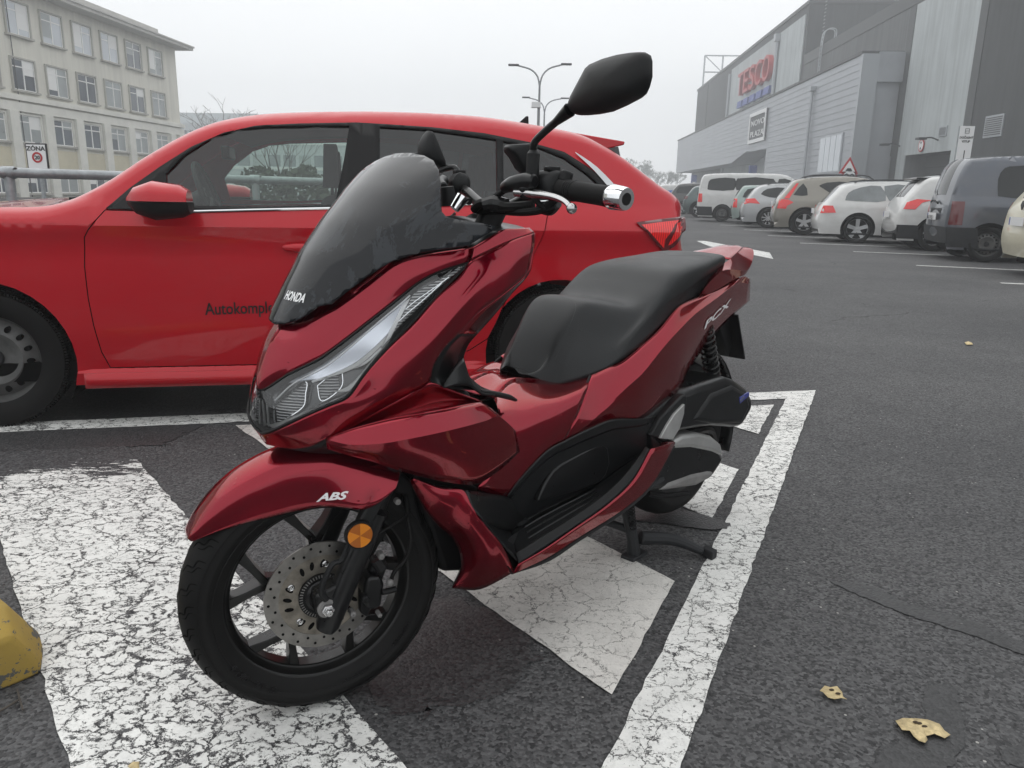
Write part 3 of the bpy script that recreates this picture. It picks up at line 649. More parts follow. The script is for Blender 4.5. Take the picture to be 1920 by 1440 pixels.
B().lathe([(.001, 0), (rr, 0), (rr, .03), (.001, .03)], (c2[0], ysp, c2[2]), 'y', 28).build('sign_plate', 'sign_red', sp); B().lathe([(.001, 0), (rr*.78, 0), (rr*.78, .01), (.001, .01)], (c2[0], ysp-.01, c2[2]), 'y', 28).build('sign_face', 'sign_white', sp)
text_mesh('lettering', '20', .42, 'sign_black', sp, Matrix.Translation((c2[0], ysp-.015, c2[2]-.14)) @ FY, align='CENTER', bold=.01)
B().tube([(c_[0], ysp+.06, 0), (c_[0], ysp+.06, c_[2]+.3)], .035, 8, sm=False).build('post', 'galv', sp)
for (px_, y_, lb) in ((1413, 95., 'tall blue and white totem before the recessed entrance'), (1302, 130., 'small blue totem at the far corner of the canopy')):
    c_ = F2.at(px_, 318, y=y_); t_ = F2.at(px_, 310 if px_ > 1400 else 328, y=y_)
    o = root('totem_sign', label=lb, cat='sign', group='blue totems by the shopping centre')
    B().box((t_[0]-.45, y_, 0), (t_[0]+.45, y_+.25, t_[2])).build('board', 'sign_blue', o, flat=True)
    B().box((t_[0]-.25, y_-.03, t_[2]*.55), (t_[0]+.25, y_, t_[2]*.75)).build('emblem', 'sign_white', o, flat=True)

# ================================================================== zone sign, railing, wheel stop, lamps
zs = root('road_sign', label='white ZÓNA 20 speed zone sign on a post by the cream building', cat='road sign'); yz = 12.
a1, a2, a3 = F2.at(46, 268, y=yz), F2.at(86, 268, y=yz), F2.at(91, 316, y=yz)
sx0, sx1, sz1, sz0 = a1[0], a2[0]+.0, a1[2], a3[2]
B().box((sx0, yz, sz0-.02), (sx1, yz+.03, sz1)).build('sign_plate', 'sign_black', zs, bevel=.01)
B().box((sx0+.02, yz-.006, sz0), (sx1-.02, yz, sz1-.02)).build('sign_face', 'sign_white', zs, flat=True)
ws = sx1-sx0; cxs = (sx0+sx1)/2
text_mesh('lettering', 'ZÓNA', ws*.27, 'sign_black', zs, Matrix.Translation((cxs, yz-.01, sz1-ws*.33)) @ FY, align='CENTER', bold=.002, sx=1.1)
cz2 = sz1-ws*.64; B().lathe([(ws*.16, 0), (ws*.24, 0), (ws*.24, .006), (ws*.16, .006)], (cxs+ws*.03, yz-.013, cz2), 'y', 32, closed=True).build('red_ring', 'sign_red', zs)
text_mesh('lettering', '20', ws*.24, 'sign_black', zs, Matrix.Translation((cxs+ws*.03, yz-.01, cz2-ws*.085)) @ FY, align='CENTER', bold=.002)
B().tube([(cxs, yz+.06, -.3), (cxs, yz+.06, sz1+.02)], .032, 10, sm=False).build('post', 'galv', zs)
rl = root('railing', label='galvanised pipe railing with posts running behind the red car', cat='railing')
yr_ = 5.3; r0 = F2.at(-60, 324, y=yr_); r1 = F2.at(245, 328, y=yr_+.9); rd = (r1-r0); zrl = (r0[2]+r1[2])/2
e0 = r0-rd*1.5; e1 = r1+rd*2.4; rr_ = .035
B().tube([(e0[0], e0[1], zrl), (e1[0], e1[1], zrl)], rr_, 16, sm=False).build('top_rail', 'galv', rl)
pp0 = F2.at(16, 325, y=yr_+.2)
for k in range(-1, 4):
    c_ = pp0+rd/np.linalg.norm(rd)*k*2.0
    B().tube([(c_[0], c_[1], 0), (c_[0], c_[1], zrl)], .033, 12, sm=False).build('post', 'galv', rl)
    B().lathe([(.036, -.05), (.043, -.04), (.043, .04), (.036, .05)], (c_[0], c_[1], zrl), 'x', 16).build('collar', 'galv', rl)
mrl = zrl-.42; B().tube([(e0[0], e0[1], mrl), (e1[0], e1[1], mrl)], .02, 10, sm=False).build('mid_rail', 'galv', rl)

# yellow concrete wheel stop at the left edge
yw = root('wheel_stop', label='worn yellow painted concrete block at the lower left edge', cat='wheel stop')
p0_, p1_ = pt(75, 1245), pt(10, 1308); 
ax_ = u(128.1+180); 
base = [(-.15, 1120), (0, 1122)]
c0_ = pt(62, 1262)-np.array([.0, .0])
bb = B(); rings = []
# rounded-top block whose end faces the camera; it runs off to the left
dv = np.array([-.80, .60])*1.0; side = np.array([dv[1], -dv[0]])
cen = pt(-42, 1272)-.0
for s_, sc_ in ((-.085, .66), (-.078, .72), (-.01, .97), (.01, 1.), (.9, 1.)):
    q = cen+dv*s_; rg = []
    for (w_, h_) in [(-.13, 0), (-.127, .045), (-.075, .138), (-.06, .146), (.06, .146), (.075, .138), (.127, .045), (.13, 0)]:
        hs = 1-(1-sc_)*.8; rg.append((q[0]+side[0]*w_*sc_, q[1]+side[1]*w_*sc_, h_*hs))
    rings.append(rg)
bb.rings(rings); bb.build('body', 'yellow_paint', yw, sharp=30, bevel=.008, seg=3)

def lamp_post(px, pyV, arms, y, lb):
    o = root('street_lamp', label=lb, cat='street lamp', group='twin-arm street lamps in the fog')
    V = F2.at(px, pyV, y=y); rp = .09
    B().tube([(V[0], y, 0), (V[0], y, V[2]*.5), (V[0], y, V[2])], [.10, .08, .06], 10, sm=False).build('pole', 'lamp_steel', o)
    for (ax, ay) in arms:
        E_ = F2.at(ax, ay, y=y); dx = E_[0]-V[0]; dz = E_[2]-V[2]
        pth = [(V[0], y, V[2]-.3), (V[0]+dx*.08, y, V[2]+dz*.3), (V[0]+dx*.3, y, V[2]+dz*.72), (V[0]+dx*.7, y, V[2]+dz*.95)]
        B().tube(pth, .045, 8).build('arm', 'lamp_steel', o)
        s_ = 1 if dx > 0 else -1
        bb = B(); bb.box((min(V[0]+dx*.66, E_[0]), y-.14, E_[2]-.07), (max(V[0]+dx*.66, E_[0]), y+.14, E_[2]+.03)); bb.build('lamp_head', 'metal_dark', o, bevel=.03)
lamp_post(1012, 152, [(953, 121), (1072, 120)], 48., 'taller twin-arm street lamp rising behind the red car roof')
lamp_post(1021, 204, [(979, 182), (1067, 184)], 66., 'shorter farther twin-arm street lamp left of the scooter mirror')
cm = root('camera_post', label='thin post with a small white camera beside the two street lamps', cat='post')
V = F2.at(1010, 196, y=40.); B().tube([(V[0], 40, 0), (V[0], 40, V[2])], .06, 8, sm=False).build('pole', 'lamp_steel', cm)
B().box((V[0]-.35, 39.8, V[2]-.15), (V[0]+.1, 40.2, V[2]+.1)).build('camera_body', 'sign_white', cm, flat=True)

# ================================================================== trees
def bare_tree(name, loc, h, lb, seed, group=None, spread=.55, depth=5, r0=.16, leafy=0, leaf='leaf_green'):
    rg = random.Random(seed); o = root(name, loc=loc, label=lb, cat='tree', group=group); tips = []
    bt, bb = B(), B()
    def grow(p, d, L, r, lv):
        q = p+d*L; m = (p+q)/2+Vector((rg.uniform(-1, 1), rg.uniform(-1, 1), rg.uniform(-.3, .3)))*L*.06
        (bt if lv == 0 else bb).tube([tuple(p), tuple(m), tuple(q)], [r, r*.85, r*.66], 5 if lv < 3 else 3, sm=False, cap=False)
        if lv >= depth-2: tips.append(q)
        if lv >= depth: return
        for k in range(3 if lv < 3 else rg.choice((2, 3))):
            a = rg.uniform(0, 6.28); e = Vector((math.cos(a), math.sin(a), 0))
            nd = (d*.75+e*rg.uniform(.5, 1.)*spread+Vector((0, 0, .12))).normalized(); grow(q if k else q, nd, L*rg.uniform(.62, .86), r*.6, lv+1)
    grow(Vector((0, 0, 0)), Vector((0, 0, 1)), h*.3, r0, 0)
    bt.build('trunk', 'bark', o); 
    if leafy:
        for q in tips:
            for _ in range(leafy):
                c_ = q+Vector((rg.gauss(0, .35), rg.gauss(0, .35), rg.gauss(0, .3)))*h*.06; s_ = rg.uniform(.5, 1.2)*h*.018
                n1 = Vector((rg.uniform(-1, 1), rg.uniform(-1, 1), rg.uniform(-1, 1))).normalized(); n2 = n1.orthogonal().normalized()
                bb.add([tuple(c_-n1*s_), tuple(c_+n2*s_*.6), tuple(c_+n1*s_), tuple(c_-n2*s_*.6)], [(0, 1, 2, 3)])
    bb.build('crown', 'bark' if not leafy else leaf, o)
    return o
p_ = F2.at(418, 245, y=100.); bare_tree('bare_tree', (p_[0], 100, -2), (F2.at(418, 200, y=100.)[2]+2)*1.22, 'leafless spreading tree left of the red car roof in fog', 3, spread=.95, r0=.3)
for i, (px_, topy, y_, lb) in enumerate([(1200, 303, 235., 'hazy conifer just right of the red car tail'), (1216, 318, 230., 'faint low tree between red car and far cars'), (1232, 322, 240., 'pale rounded tree above the distant parked cars'), (1250, 318, 228., 'pale bushy tree beside the shopping centre canopy end'), (1263, 322, 224., 'faint tree touching the canopy end of the shopping centre'), (1172, 292, 245., 'ghostly tall tree directly above the red tail lamp')]):
    T_ = F2.at(px_, topy, y=y_); bare_tree('tree', (T_[0], y_, -1), T_[2]+1.5, lb, 20+i, group='foggy trees behind the car park', spread=.6, depth=4, leafy=9)
p_ = F2.at(520, 340, y=26.); bare_tree('bare_tree', (p_[0], 26, -.5), 3.6, 'thin young leafless tree seen through the front window of the red car', 9, spread=.5, r0=.05)
hd = B(); rg = random.Random(4)
h0, h1 = F2.at(300, 345, y=22.), F2.at(900, 345, y=22.)
for i in range(5200):
    x_ = rg.uniform(h0[0], h1[0]); top = 1.25+.35*math.sin(x_*1.7)+.2*math.sin(x_*4.1); z_ = rg.uniform(0, 1)**.6*top; y_ = 22+rg.uniform(-.5, .9)
    s_ = rg.uniform(.05, .13); n1 = Vector((rg.uniform(-1, 1), rg.uniform(-1, 1), rg.uniform(-1, 1))).normalized()*s_; n2 = n1.orthogonal().normalized()*s_*.6
    hd.add([(x_-n1.x, y_-n1.y, z_-n1.z), (x_+n2.x, y_+n2.y, z_+n2.z), (x_+n1.x, y_+n1.y, z_+n1.z), (x_-n2.x, y_-n2.y, z_-n2.z)], [(0, 1, 2, 3)])
tag(hd.build('hedge', 'leaf_green', flat=True), 'dark green hedge seen through the windows of the red car', 'hedge', kind='stuff')

# ================================================================== fallen leaves and twigs
def leaf(name, px, lb, seed, z=.006, holes=()):
    rg = np.random.default_rng(seed); P = [pt(*p) for p in px]; C_ = np.mean(P, 0)
    o = root(name, (C_[0], C_[1], 0), label=lb, cat='leaf'); bb = B(); n_ = len(P)
    v = [(0, 0, z+.005)]+[(p[0]-C_[0], p[1]-C_[1], z+rg.uniform(0, .008)) for p in P]
    mid_ = [((p[0]-C_[0])*.5, (p[1]-C_[1])*.5, z+.002+rg.uniform(0, .006)) for p in P]
    V_ = v[:1]+mid_+v[1:]; F_ = [(0, 1+i, 1+(i+1) % n_) for i in range(n_)]+[(1+i, 1+n_+i, 1+n_+(i+1) % n_, 1+(i+1) % n_) for i in range(n_)]
    bb.add(V_, F_); bb.build('blade', 'leaf_dry', o, thick=.0006)
    for hx, hy in holes:
        h_ = pt(hx, hy)-C_; s = B(); s.ball((h_[0], h_[1], z+.0065), (.006, .0035, .002), 8); s.build('spot', 'leaf_spot', o)
    return o
leaf('dry_leaf', [(1536, 1303), (1545, 1296), (1556, 1294), (1568, 1297), (1578, 1304), (1580, 1314), (1587, 1321), (1576, 1316), (1564, 1319), (1552, 1313), (1542, 1307)], 'small yellow-brown oval leaf lying alone on the asphalt', 1, holes=[(1558, 1303), (1570, 1310)])
leaf('dry_leaf', [(1678, 1358), (1692, 1353), (1704, 1357), (1715, 1352), (1738, 1358), (1760, 1367), (1770, 1376), (1781, 1383), (1770, 1391), (1762, 1381), (1745, 1386), (1728, 1388), (1738, 1395), (1733, 1402), (1722, 1397), (1712, 1390), (1704, 1381), (1690, 1378)], 'large torn pale brown leaf at the edge of the dark tar patch', 2, holes=[(1722, 1366), (1732, 1372), (1715, 1364)])
leaf('dry_leaf', [(1808, 645), (1815, 643), (1822, 645), (1824, 648), (1812, 648)], 'tiny orange leaf far off on the open asphalt', 5)
leaf('dry_leaf', [(240, 1446), (250, 1436), (262, 1436), (262, 1450), (245, 1452)], 'rusty brown leaf at the bottom edge on the white stripe', 6)
tw = tag(B().tube([(*pt(0, 1338), .006), (*pt(20, 1332), .012), (*pt(36, 1320), .01)], .0025, 5).build('twig', 'bark'), 'thin dark twig lying beside the yellow block', 'twig')
tw = tag(B().tube([(*pt(33, 1296), .006), (*pt(38, 1318), .01), (*pt(44, 1336), .006)], .002, 5).build('twig', 'bark'), 'short bent twig in front of the yellow block', 'twig')

# ================================================================== fog
fog = bpy.data.materials.new('fog'); fog.use_nodes = True; ft = fog.node_tree; ft.nodes.remove(ft.nodes['Principled BSDF'])
pv = ft.nodes.new('ShaderNodeVolumePrincipled'); pv.inputs['Color'].default_value = (.93, .95, .97, 1); pv.inputs['Density'].default_value = .0034; pv.inputs['Anisotropy'].default_value = .2
ft.links.new(pv.outputs[0], ft.nodes['Material Output'].inputs['Volume'])
me = bpy.data.meshes.new('haze'); bb = B().box((-130, -12, -5.5), (120, 260, 33)); me.from_pydata(bb.v, [], bb.f); me.materials.append(fog)
hz = bpy.data.objects.new('haze', me); COL.objects.link(hz); hz['kind'] = 'stuff'
# ================================================================== vehicles
from mathutils.geometry import delaunay_2d_cdt
car_paint('paint_red', (.43, .004, .013), metal=.25, rough=.38, dirt=.07, coat_rough=.03)
car_paint('paint_white', (.62, .62, .61), rough=.4, dirt=.25); car_paint('paint_cream', (.60, .56, .42), rough=.4, dirt=.25)
car_paint('paint_grey', (.105, .115, .135), metal=.5, rough=.38, dirt=.2); car_paint('paint_beige', (.25, .235, .205), metal=.5, rough=.35, dirt=.2)
car_paint('paint_silver', (.42, .43, .44), metal=.4, rough=.35, dirt=.2); car_paint('paint_mint', (.30, .37, .35), metal=.3, rough=.35, dirt=.2)
car_paint('paint_teal', (.075, .105, .105), metal=.5, rough=.35, dirt=.2); car_paint('paint_dark', (.06, .062, .062), metal=.4, rough=.35, dirt=.2)
car_paint('paint_blue', (.06, .10, .2), metal=.4, rough=.35)
plain('wrap_blue', (.05, .15, .5), .4); plain('wrap_red', (.5, .04, .06), .4)
plain('rubber', (.0055, .0053, .0052), .62, var=.35, vs=20, bmp=.15, bs=120, spec=.2)
plain('rubber_trim', (.005, .005, .0055), .5, spec=.25); plain('black_gloss', (.007, .007, .008), .12, coat=.6)
plain('bumper_plastic', (.02, .021, .023), .65, var=.2, vs=8, spec=.3)
plain('dark_void', (.004, .004, .004), .95, spec=.1); plain('steel_rim', (.10, .10, .098), .55, metal=.4, var=.35, vs=14)
plain('alloy', (.55, .56, .57), .32, metal=.7, var=.1, vs=12); plain('chrome', (.85, .86, .87), .07, metal=1)
plain('seat_cloth', (.03, .03, .032), .9); plain('dash', (.035, .036, .038), .7); plain('headliner', (.35, .35, .34), .9)
plain('plate_white', (.7, .7, .7), .4)
m, t, b = new_mat('lamp_red'); v = tcoord(t); b.inputs['Roughness'].default_value = .12; b.inputs['Coat Weight'].default_value = 1
wv_ = t.nodes.new('ShaderNodeTexWave'); wv_.inputs['Scale'].default_value = 26; t.links.new(tcoord(t, (1, 1, 1)), wv_.inputs[0])
t.links.new(mixc(t, ramp(t, wv_.outputs[0], .2, .9), (.6, .006, .006), (.95, .02, .02)), b.inputs['Base Color'])
plain('lamp_dark', (.10, .003, .006), .1, coat=.6); plain('lamp_clear', (.5, .5, .5), .1, coat=1)
car_glass = plain('car_glass', (.010, .012, .013), .05, spec=.5)
plain('car_glass_pale', (.15, .17, .175), .06, coat=.5, spec=.9, var=.5, vs=1.2)

def inside(p, poly):
    x, y = p; r = False; j = len(poly)-1
    for i in range(len(poly)):
        xi, yi = poly[i]; xj, yj = poly[j]
        if (yi > y) != (yj > y) and x < (xj-xi)*(y-yi)/(yj-yi)+xi: r = not r
        j = i
    return r
def dens(poly, d, closed=True):
    P = []; n = len(poly)
    for i in range(n if closed else n-1):
        a = np.array(poly[i], float); c_ = np.array(poly[(i+1) % n], float); k = max(1, int(math.ceil(np.linalg.norm(c_-a)/d)))
        for j in range(k): P.append(a+(c_-a)*j/k)
    if not closed: P.append(np.array(poly[-1], float))
    return P
def smooth_poly(poly, k=4): return [tuple(p) for p in cr_curve(list(poly)+[poly[0]], len(poly)*k+1)[:-1]]
def offset_poly(poly, d):
    P = np.array(poly, float); n = len(P); A = .5*sum(P[i][0]*P[(i+1) % n][1]-P[(i+1) % n][0]*P[i][1] for i in range(n)); s = 1 if A > 0 else -1
    out = []
    for i in range(n):
        e1 = P[i]-P[i-1]; e2 = P[(i+1) % n]-P[i]; e1 /= np.linalg.norm(e1)+1e-9; e2 /= np.linalg.norm(e2)+1e-9
        n1 = np.array([-e1[1], e1[0]])*s; n2 = np.array([-e2[1], e2[0]])*s; m_ = n1+n2; L = np.dot(m_, m_)
        out.append(P[i]+m_*(2*d/max(L, .8))/1.)
    return [tuple(p) for p in out]
def region(bb, poly, Y, holes=(), step=.08, zs=(), extra=()):
    """fills outline poly (x,z) on the surface y=Y(x,z)"""
    pts = []; edges = []; 
    def addloop(q):
        o = len(pts); q = dens(q, step); pts.extend([Vector((float(a), float(b_))) for a, b_ in q]); edges.extend([(o+i, o+(i+1) % len(q)) for i in range(len(q))])
    addloop(poly)
    for h_ in holes: addloop(h_)
    A = np.array(poly); x0, z0 = A.min(0); x1, z1 = A.max(0)
    zl_ = sorted(set([round(z, 4) for z in zs if z0 < z < z1]+[round(z, 4) for z in np.arange(z0+step*.5, z1, step)]))
    zl2 = []
    for z in zl_:
        if z in [round(q, 4) for q in zs] or all(abs(z-q) > step*.4 for q in zs): zl2.append(z)
    for z in zl2:
        for x in np.arange(x0+step*.5, x1, step):
            if inside((x, z), poly) and not any(inside((x, z), h_) for h_ in holes): pts.append(Vector((float(x), float(z))))
    for e in extra:
        if inside(e, poly) and not any(inside(e, h_) for h_ in holes): pts.append(Vector((float(e[0]), float(e[1]))))
    r = delaunay_2d_cdt(pts, edges, [], 0, 1e-5); V_, F_ = r[0], r[2]; keep = []
    for f_ in F_:
        c_ = (sum(V_[i].x for i in f_)/len(f_), sum(V_[i].y for i in f_)/len(f_))
        if inside(c_, poly) and not any(inside(c_, h_) for h_ in holes): keep.append(tuple(f_))
    return bb.add([(p.x, Y(p.x, p.y), p.y) for p in V_], keep)

class Shell:
    """side surface of a car body: section, end taper, rounded edge toward the side profile"""
    def __init__(s, prof, sec, taper, r=.09, top=None):
        s.prof = np.array(cr_curve(prof, (len(prof)-1)*5+1)); s.sec = np.array(sec); s.taper = np.array(taper); s.r = r
        s.a = s.prof[:-1]; s.d = s.prof[1:]-s.a; s.L = (s.d**2).sum(1)
    def dist(s, x, z):
        q = np.array([x, z])-s.a; k = np.clip((q*s.d).sum(1)/s.L, 0, 1); return np.sqrt((((q-k[:, None]*s.d))**2).sum(1).min())
    def W(s, x, z): return np.interp(z, s.sec[:, 0], s.sec[:, 1])*np.interp(x, s.taper[:, 0], s.taper[:, 1])
    def Y(s, x, z, out=0.):
        d = s.dist(x, z); k = max(0, 1-d/s.r); return s.W(x, z)-s.r*(1-math.sqrt(max(0, 1-k*k)))*.9+out
    def cap(s, bb, i0, i1, inset=0., out=0., side=None, crown=.03, ny=14):
        """surface across the car along profile samples i0..i1 (fractions 0..1)"""
        n = len(s.prof); a, b_ = int(i0*(n-1)), int(round(i1*(n-1))); rows = []
        c_ = s.prof.mean(0)
        for i in range(a, b_+1):
            x, z = s.prof[i]; t_ = s.prof[min(i+1, n-1)]-s.prof[max(i-1, 0)]; t_ /= np.linalg.norm(t_); nn = np.array([-t_[1], t_[0]])
            yw = s.Y(x, z)-inset; row = []
            for k in np.linspace(-1, 1, ny*2+1):
                y = yw*k; bl = crown*(1-k*k)+out; row.append((x+nn[0]*bl, y, z+nn[1]*bl))
            rows.append(row)
        return bb.grid(rows)
def arch(x, r, z0, n=14, flip=False):
    a0 = math.asin(min(1, max(-1, 0)))
    pts = [(x+r*math.cos(a), z0+r*math.sin(a)) for a in np.linspace(math.pi, 0, n)]
    return pts
def wheel(par, c, r, rr, w, side, style='five', rimmat='alloy', yaw=0, name='wheel', tread=False, cover=None):
    """tyre, rim and hub; side = +1/-1 for the outward direction of y"""
    o = bpy.data.objects.new(name, None); COL.objects.link(o); o.parent = par; o.location = c; o.rotation_euler = (0, 0, yaw); o.empty_display_size = .1
    h = w/2; s = side
    prof = [(rr*.97, -h*.75), (rr+.01, -h*.86), ((r+rr)/2, -h*1.0), (r*.955, -h*.93), (r*.99, -h*.72), (r, -h*.4), (r, h*.4), (r*.99, h*.72), (r*.955, h*.93), ((r+rr)/2, h*1.0), (rr+.01, h*.86), (rr*.97, h*.75)]
    b1 = B().lathe([(a, b_*s) for a, b_ in prof], axis='y', n=64)
    if tread:
        for k in range(150):
            a = 2*math.pi*k/150
            for z0_, z1_, tw in ((-.9, -.5, 1), (-.42, -.04, -1), (.04, .42, 1), (.5, .9, -1)):
                y0_, y1_ = h*z0_, h*z1_; R0 = r*.982 if abs(z0_+z1_) > 1 else r*.996; rq = R0+.0055; da = .010
                p = [];
                for (yy, aa) in ((y0_, a-da), (y1_, a-da+tw*.012), (y1_, a+da+tw*.012), (y0_, a+da)):
                    p.append((yy, aa))
                v_ = [(R_*math.cos(aa), yy, R_*math.sin(aa)) for R_ in (R0-.006, rq) for yy, aa in p]
                b1.add(v_, [(4, 5, 6, 7), (0, 1, 5, 4), (1, 2, 6, 5), (2, 3, 7, 6), (3, 0, 4, 7)])
    b1.build('tyre', 'rubber', o)
    yo = h*.72*s
    b2 = B().lathe([(rr*.98, -yo), (rr*.93, -yo*.8), (rr*.93, yo*.6), (rr*.97, yo*.9), (rr*1.02, yo*1.06), (rr*1.03, yo*1.0), (rr*.98, yo*.8)], axis='y', n=48)
    if style == 'steel':
        b2.lathe([(rr*.95, yo*.75), (rr*.86, yo*.35), (rr*.80, yo*.45), (rr*.58, yo*.78), (rr*.50, yo*.74), (rr*.30, yo*.55), (.001, yo*.55)], axis='y', n=48)
        b2.build('rim', rimmat, o); hl = B(); hme = None
        for k in range(16):
            a = 2*math.pi*k/16+.1; ra = rr*.72; c_ = (ra*math.cos(a), yo*.60, ra*math.sin(a)); rings = []
            for dy_, q_ in ((-.015, 1.), (.010, 1.)):
                rings.append([(c_[0]+(rr*.075*math.cos(u_))*math.cos(a)-rr*.055*math.sin(u_)*math.sin(a), c_[1]+dy_*s, c_[2]+rr*.075*math.cos(u_)*math.sin(a)+rr*.055*math.sin(u_)*math.cos(a)) for u_ in np.linspace(0, 2*math.pi, 14, endpoint=False)])
            hl.rings(rings)
            if tread: hl.build('vent_hole', 'dark_void', o); hl = B()
        if not tread: hl.build('vent_hole', 'dark_void', o)['kind'] = 'stuff'
        B().lathe([(.001, yo*.78), (rr*.17, yo*.76), (rr*.2, yo*.62), (rr*.2, yo*.5)], axis='y', n=24).build('hub_cap', 'bumper_plastic', o)
    else:
        nsp = {'five': 5, 'multi': 9, 'ten': 10, 'cross': 5}[style]
        for k in range(nsp):
            a = 2*math.pi*k/nsp+math.pi/2; t0, t1 = (.30, .17) if style in ('five', 'cross') else (.13, .09)
            P = []
            for R_, hw, yy in ((rr*.12, rr*t0*.55, yo*.75), (rr*.5, rr*t1, yo*.82), (rr*.97, rr*t1*1.1, yo*.92)):
                for sg_ in (-1, 1): P.append((R_*math.cos(a)-sg_*hw*math.sin(a), yy, R_*math.sin(a)+sg_*hw*math.cos(a)))
            v_ = P+[(p[0], p[1]-s*.03, p[2]) for p in P]
            b2.add(v_, [(0, 1, 3, 2), (2, 3, 5, 4), (0, 2, 8, 6), (2, 4, 10, 8), (1, 7, 9, 3), (3, 9, 11, 5), (6, 8, 9, 7), (8, 10, 11, 9), (0, 6, 7, 1), (4, 5, 11, 10)])
        b2.lathe([(.001, yo*.9), (rr*.16, yo*.88), (rr*.2, yo*.7), (rr*.2, yo*.4)], axis='y', n=20); b2.build('rim', rimmat, o)
        B().lathe([(.001, yo*.2), (rr*.92, yo*.2), (rr*.92, yo*.1), (.001, yo*.1)], axis='y', n=32).build('brake', 'dark_void', o)
    return o
def panel(nm, mat, sh, poly, par, out=.004, step=.07, sides=(-1, 1), thick=0, sm=0, **k):
    poly = smooth_poly(poly, sm) if sm else poly; res = []
    for s in sides:
        bb = B(); region(bb, poly, lambda x, z: s*sh.Y(x, z, out), step=step); res.append(bb.build(nm, mat, par, thick=thick, **k))
    return res
def add_body(sh, par, paint, bottom, wheels, holes=(), ar=.36, name='body', step=.09, zs=(), bumper=None, arch_z=.31, inner=True, W=.85):
    prof = [tuple(p) for p in sh.prof]; xr_, xf_ = prof[0][0], prof[-1][0]
    low = [(xf_-.02, bottom)]
    for (wx, wr) in sorted(wheels, reverse=True): low += [(a, max(b_, bottom)) for a, b_ in reversed([(wx+wr*math.cos(q), arch_z+wr*math.sin(q)) for q in np.linspace(math.pi+.35, -.35, 18)]) if b_ > bottom-.02]
    low += [(xr_+.02, bottom)]
    poly = prof+low
    ex = []
    for d in (.25, .5, .75, 1.): ex += offset_poly(prof, -sh.r*d if False else sh.r*d)
    cen = [q for d in (.02, .045, .07) for q in _inset(prof, d)]
    bb = B()
    for s in (-1, 1): region(bb, poly, lambda x, z: s*sh.Y(x, z), holes=holes, step=step, zs=zs, extra=cen)
    return bb, poly
def _inset(prof, d):
    P = np.array(prof); out = []
    for i in range(1, len(P)-1):
        t_ = P[i+1]-P[i-1]; t_ /= np.linalg.norm(t_)+1e-9; out.append(tuple(P[i]+np.array([t_[1], -t_[0]])*d))
    return out

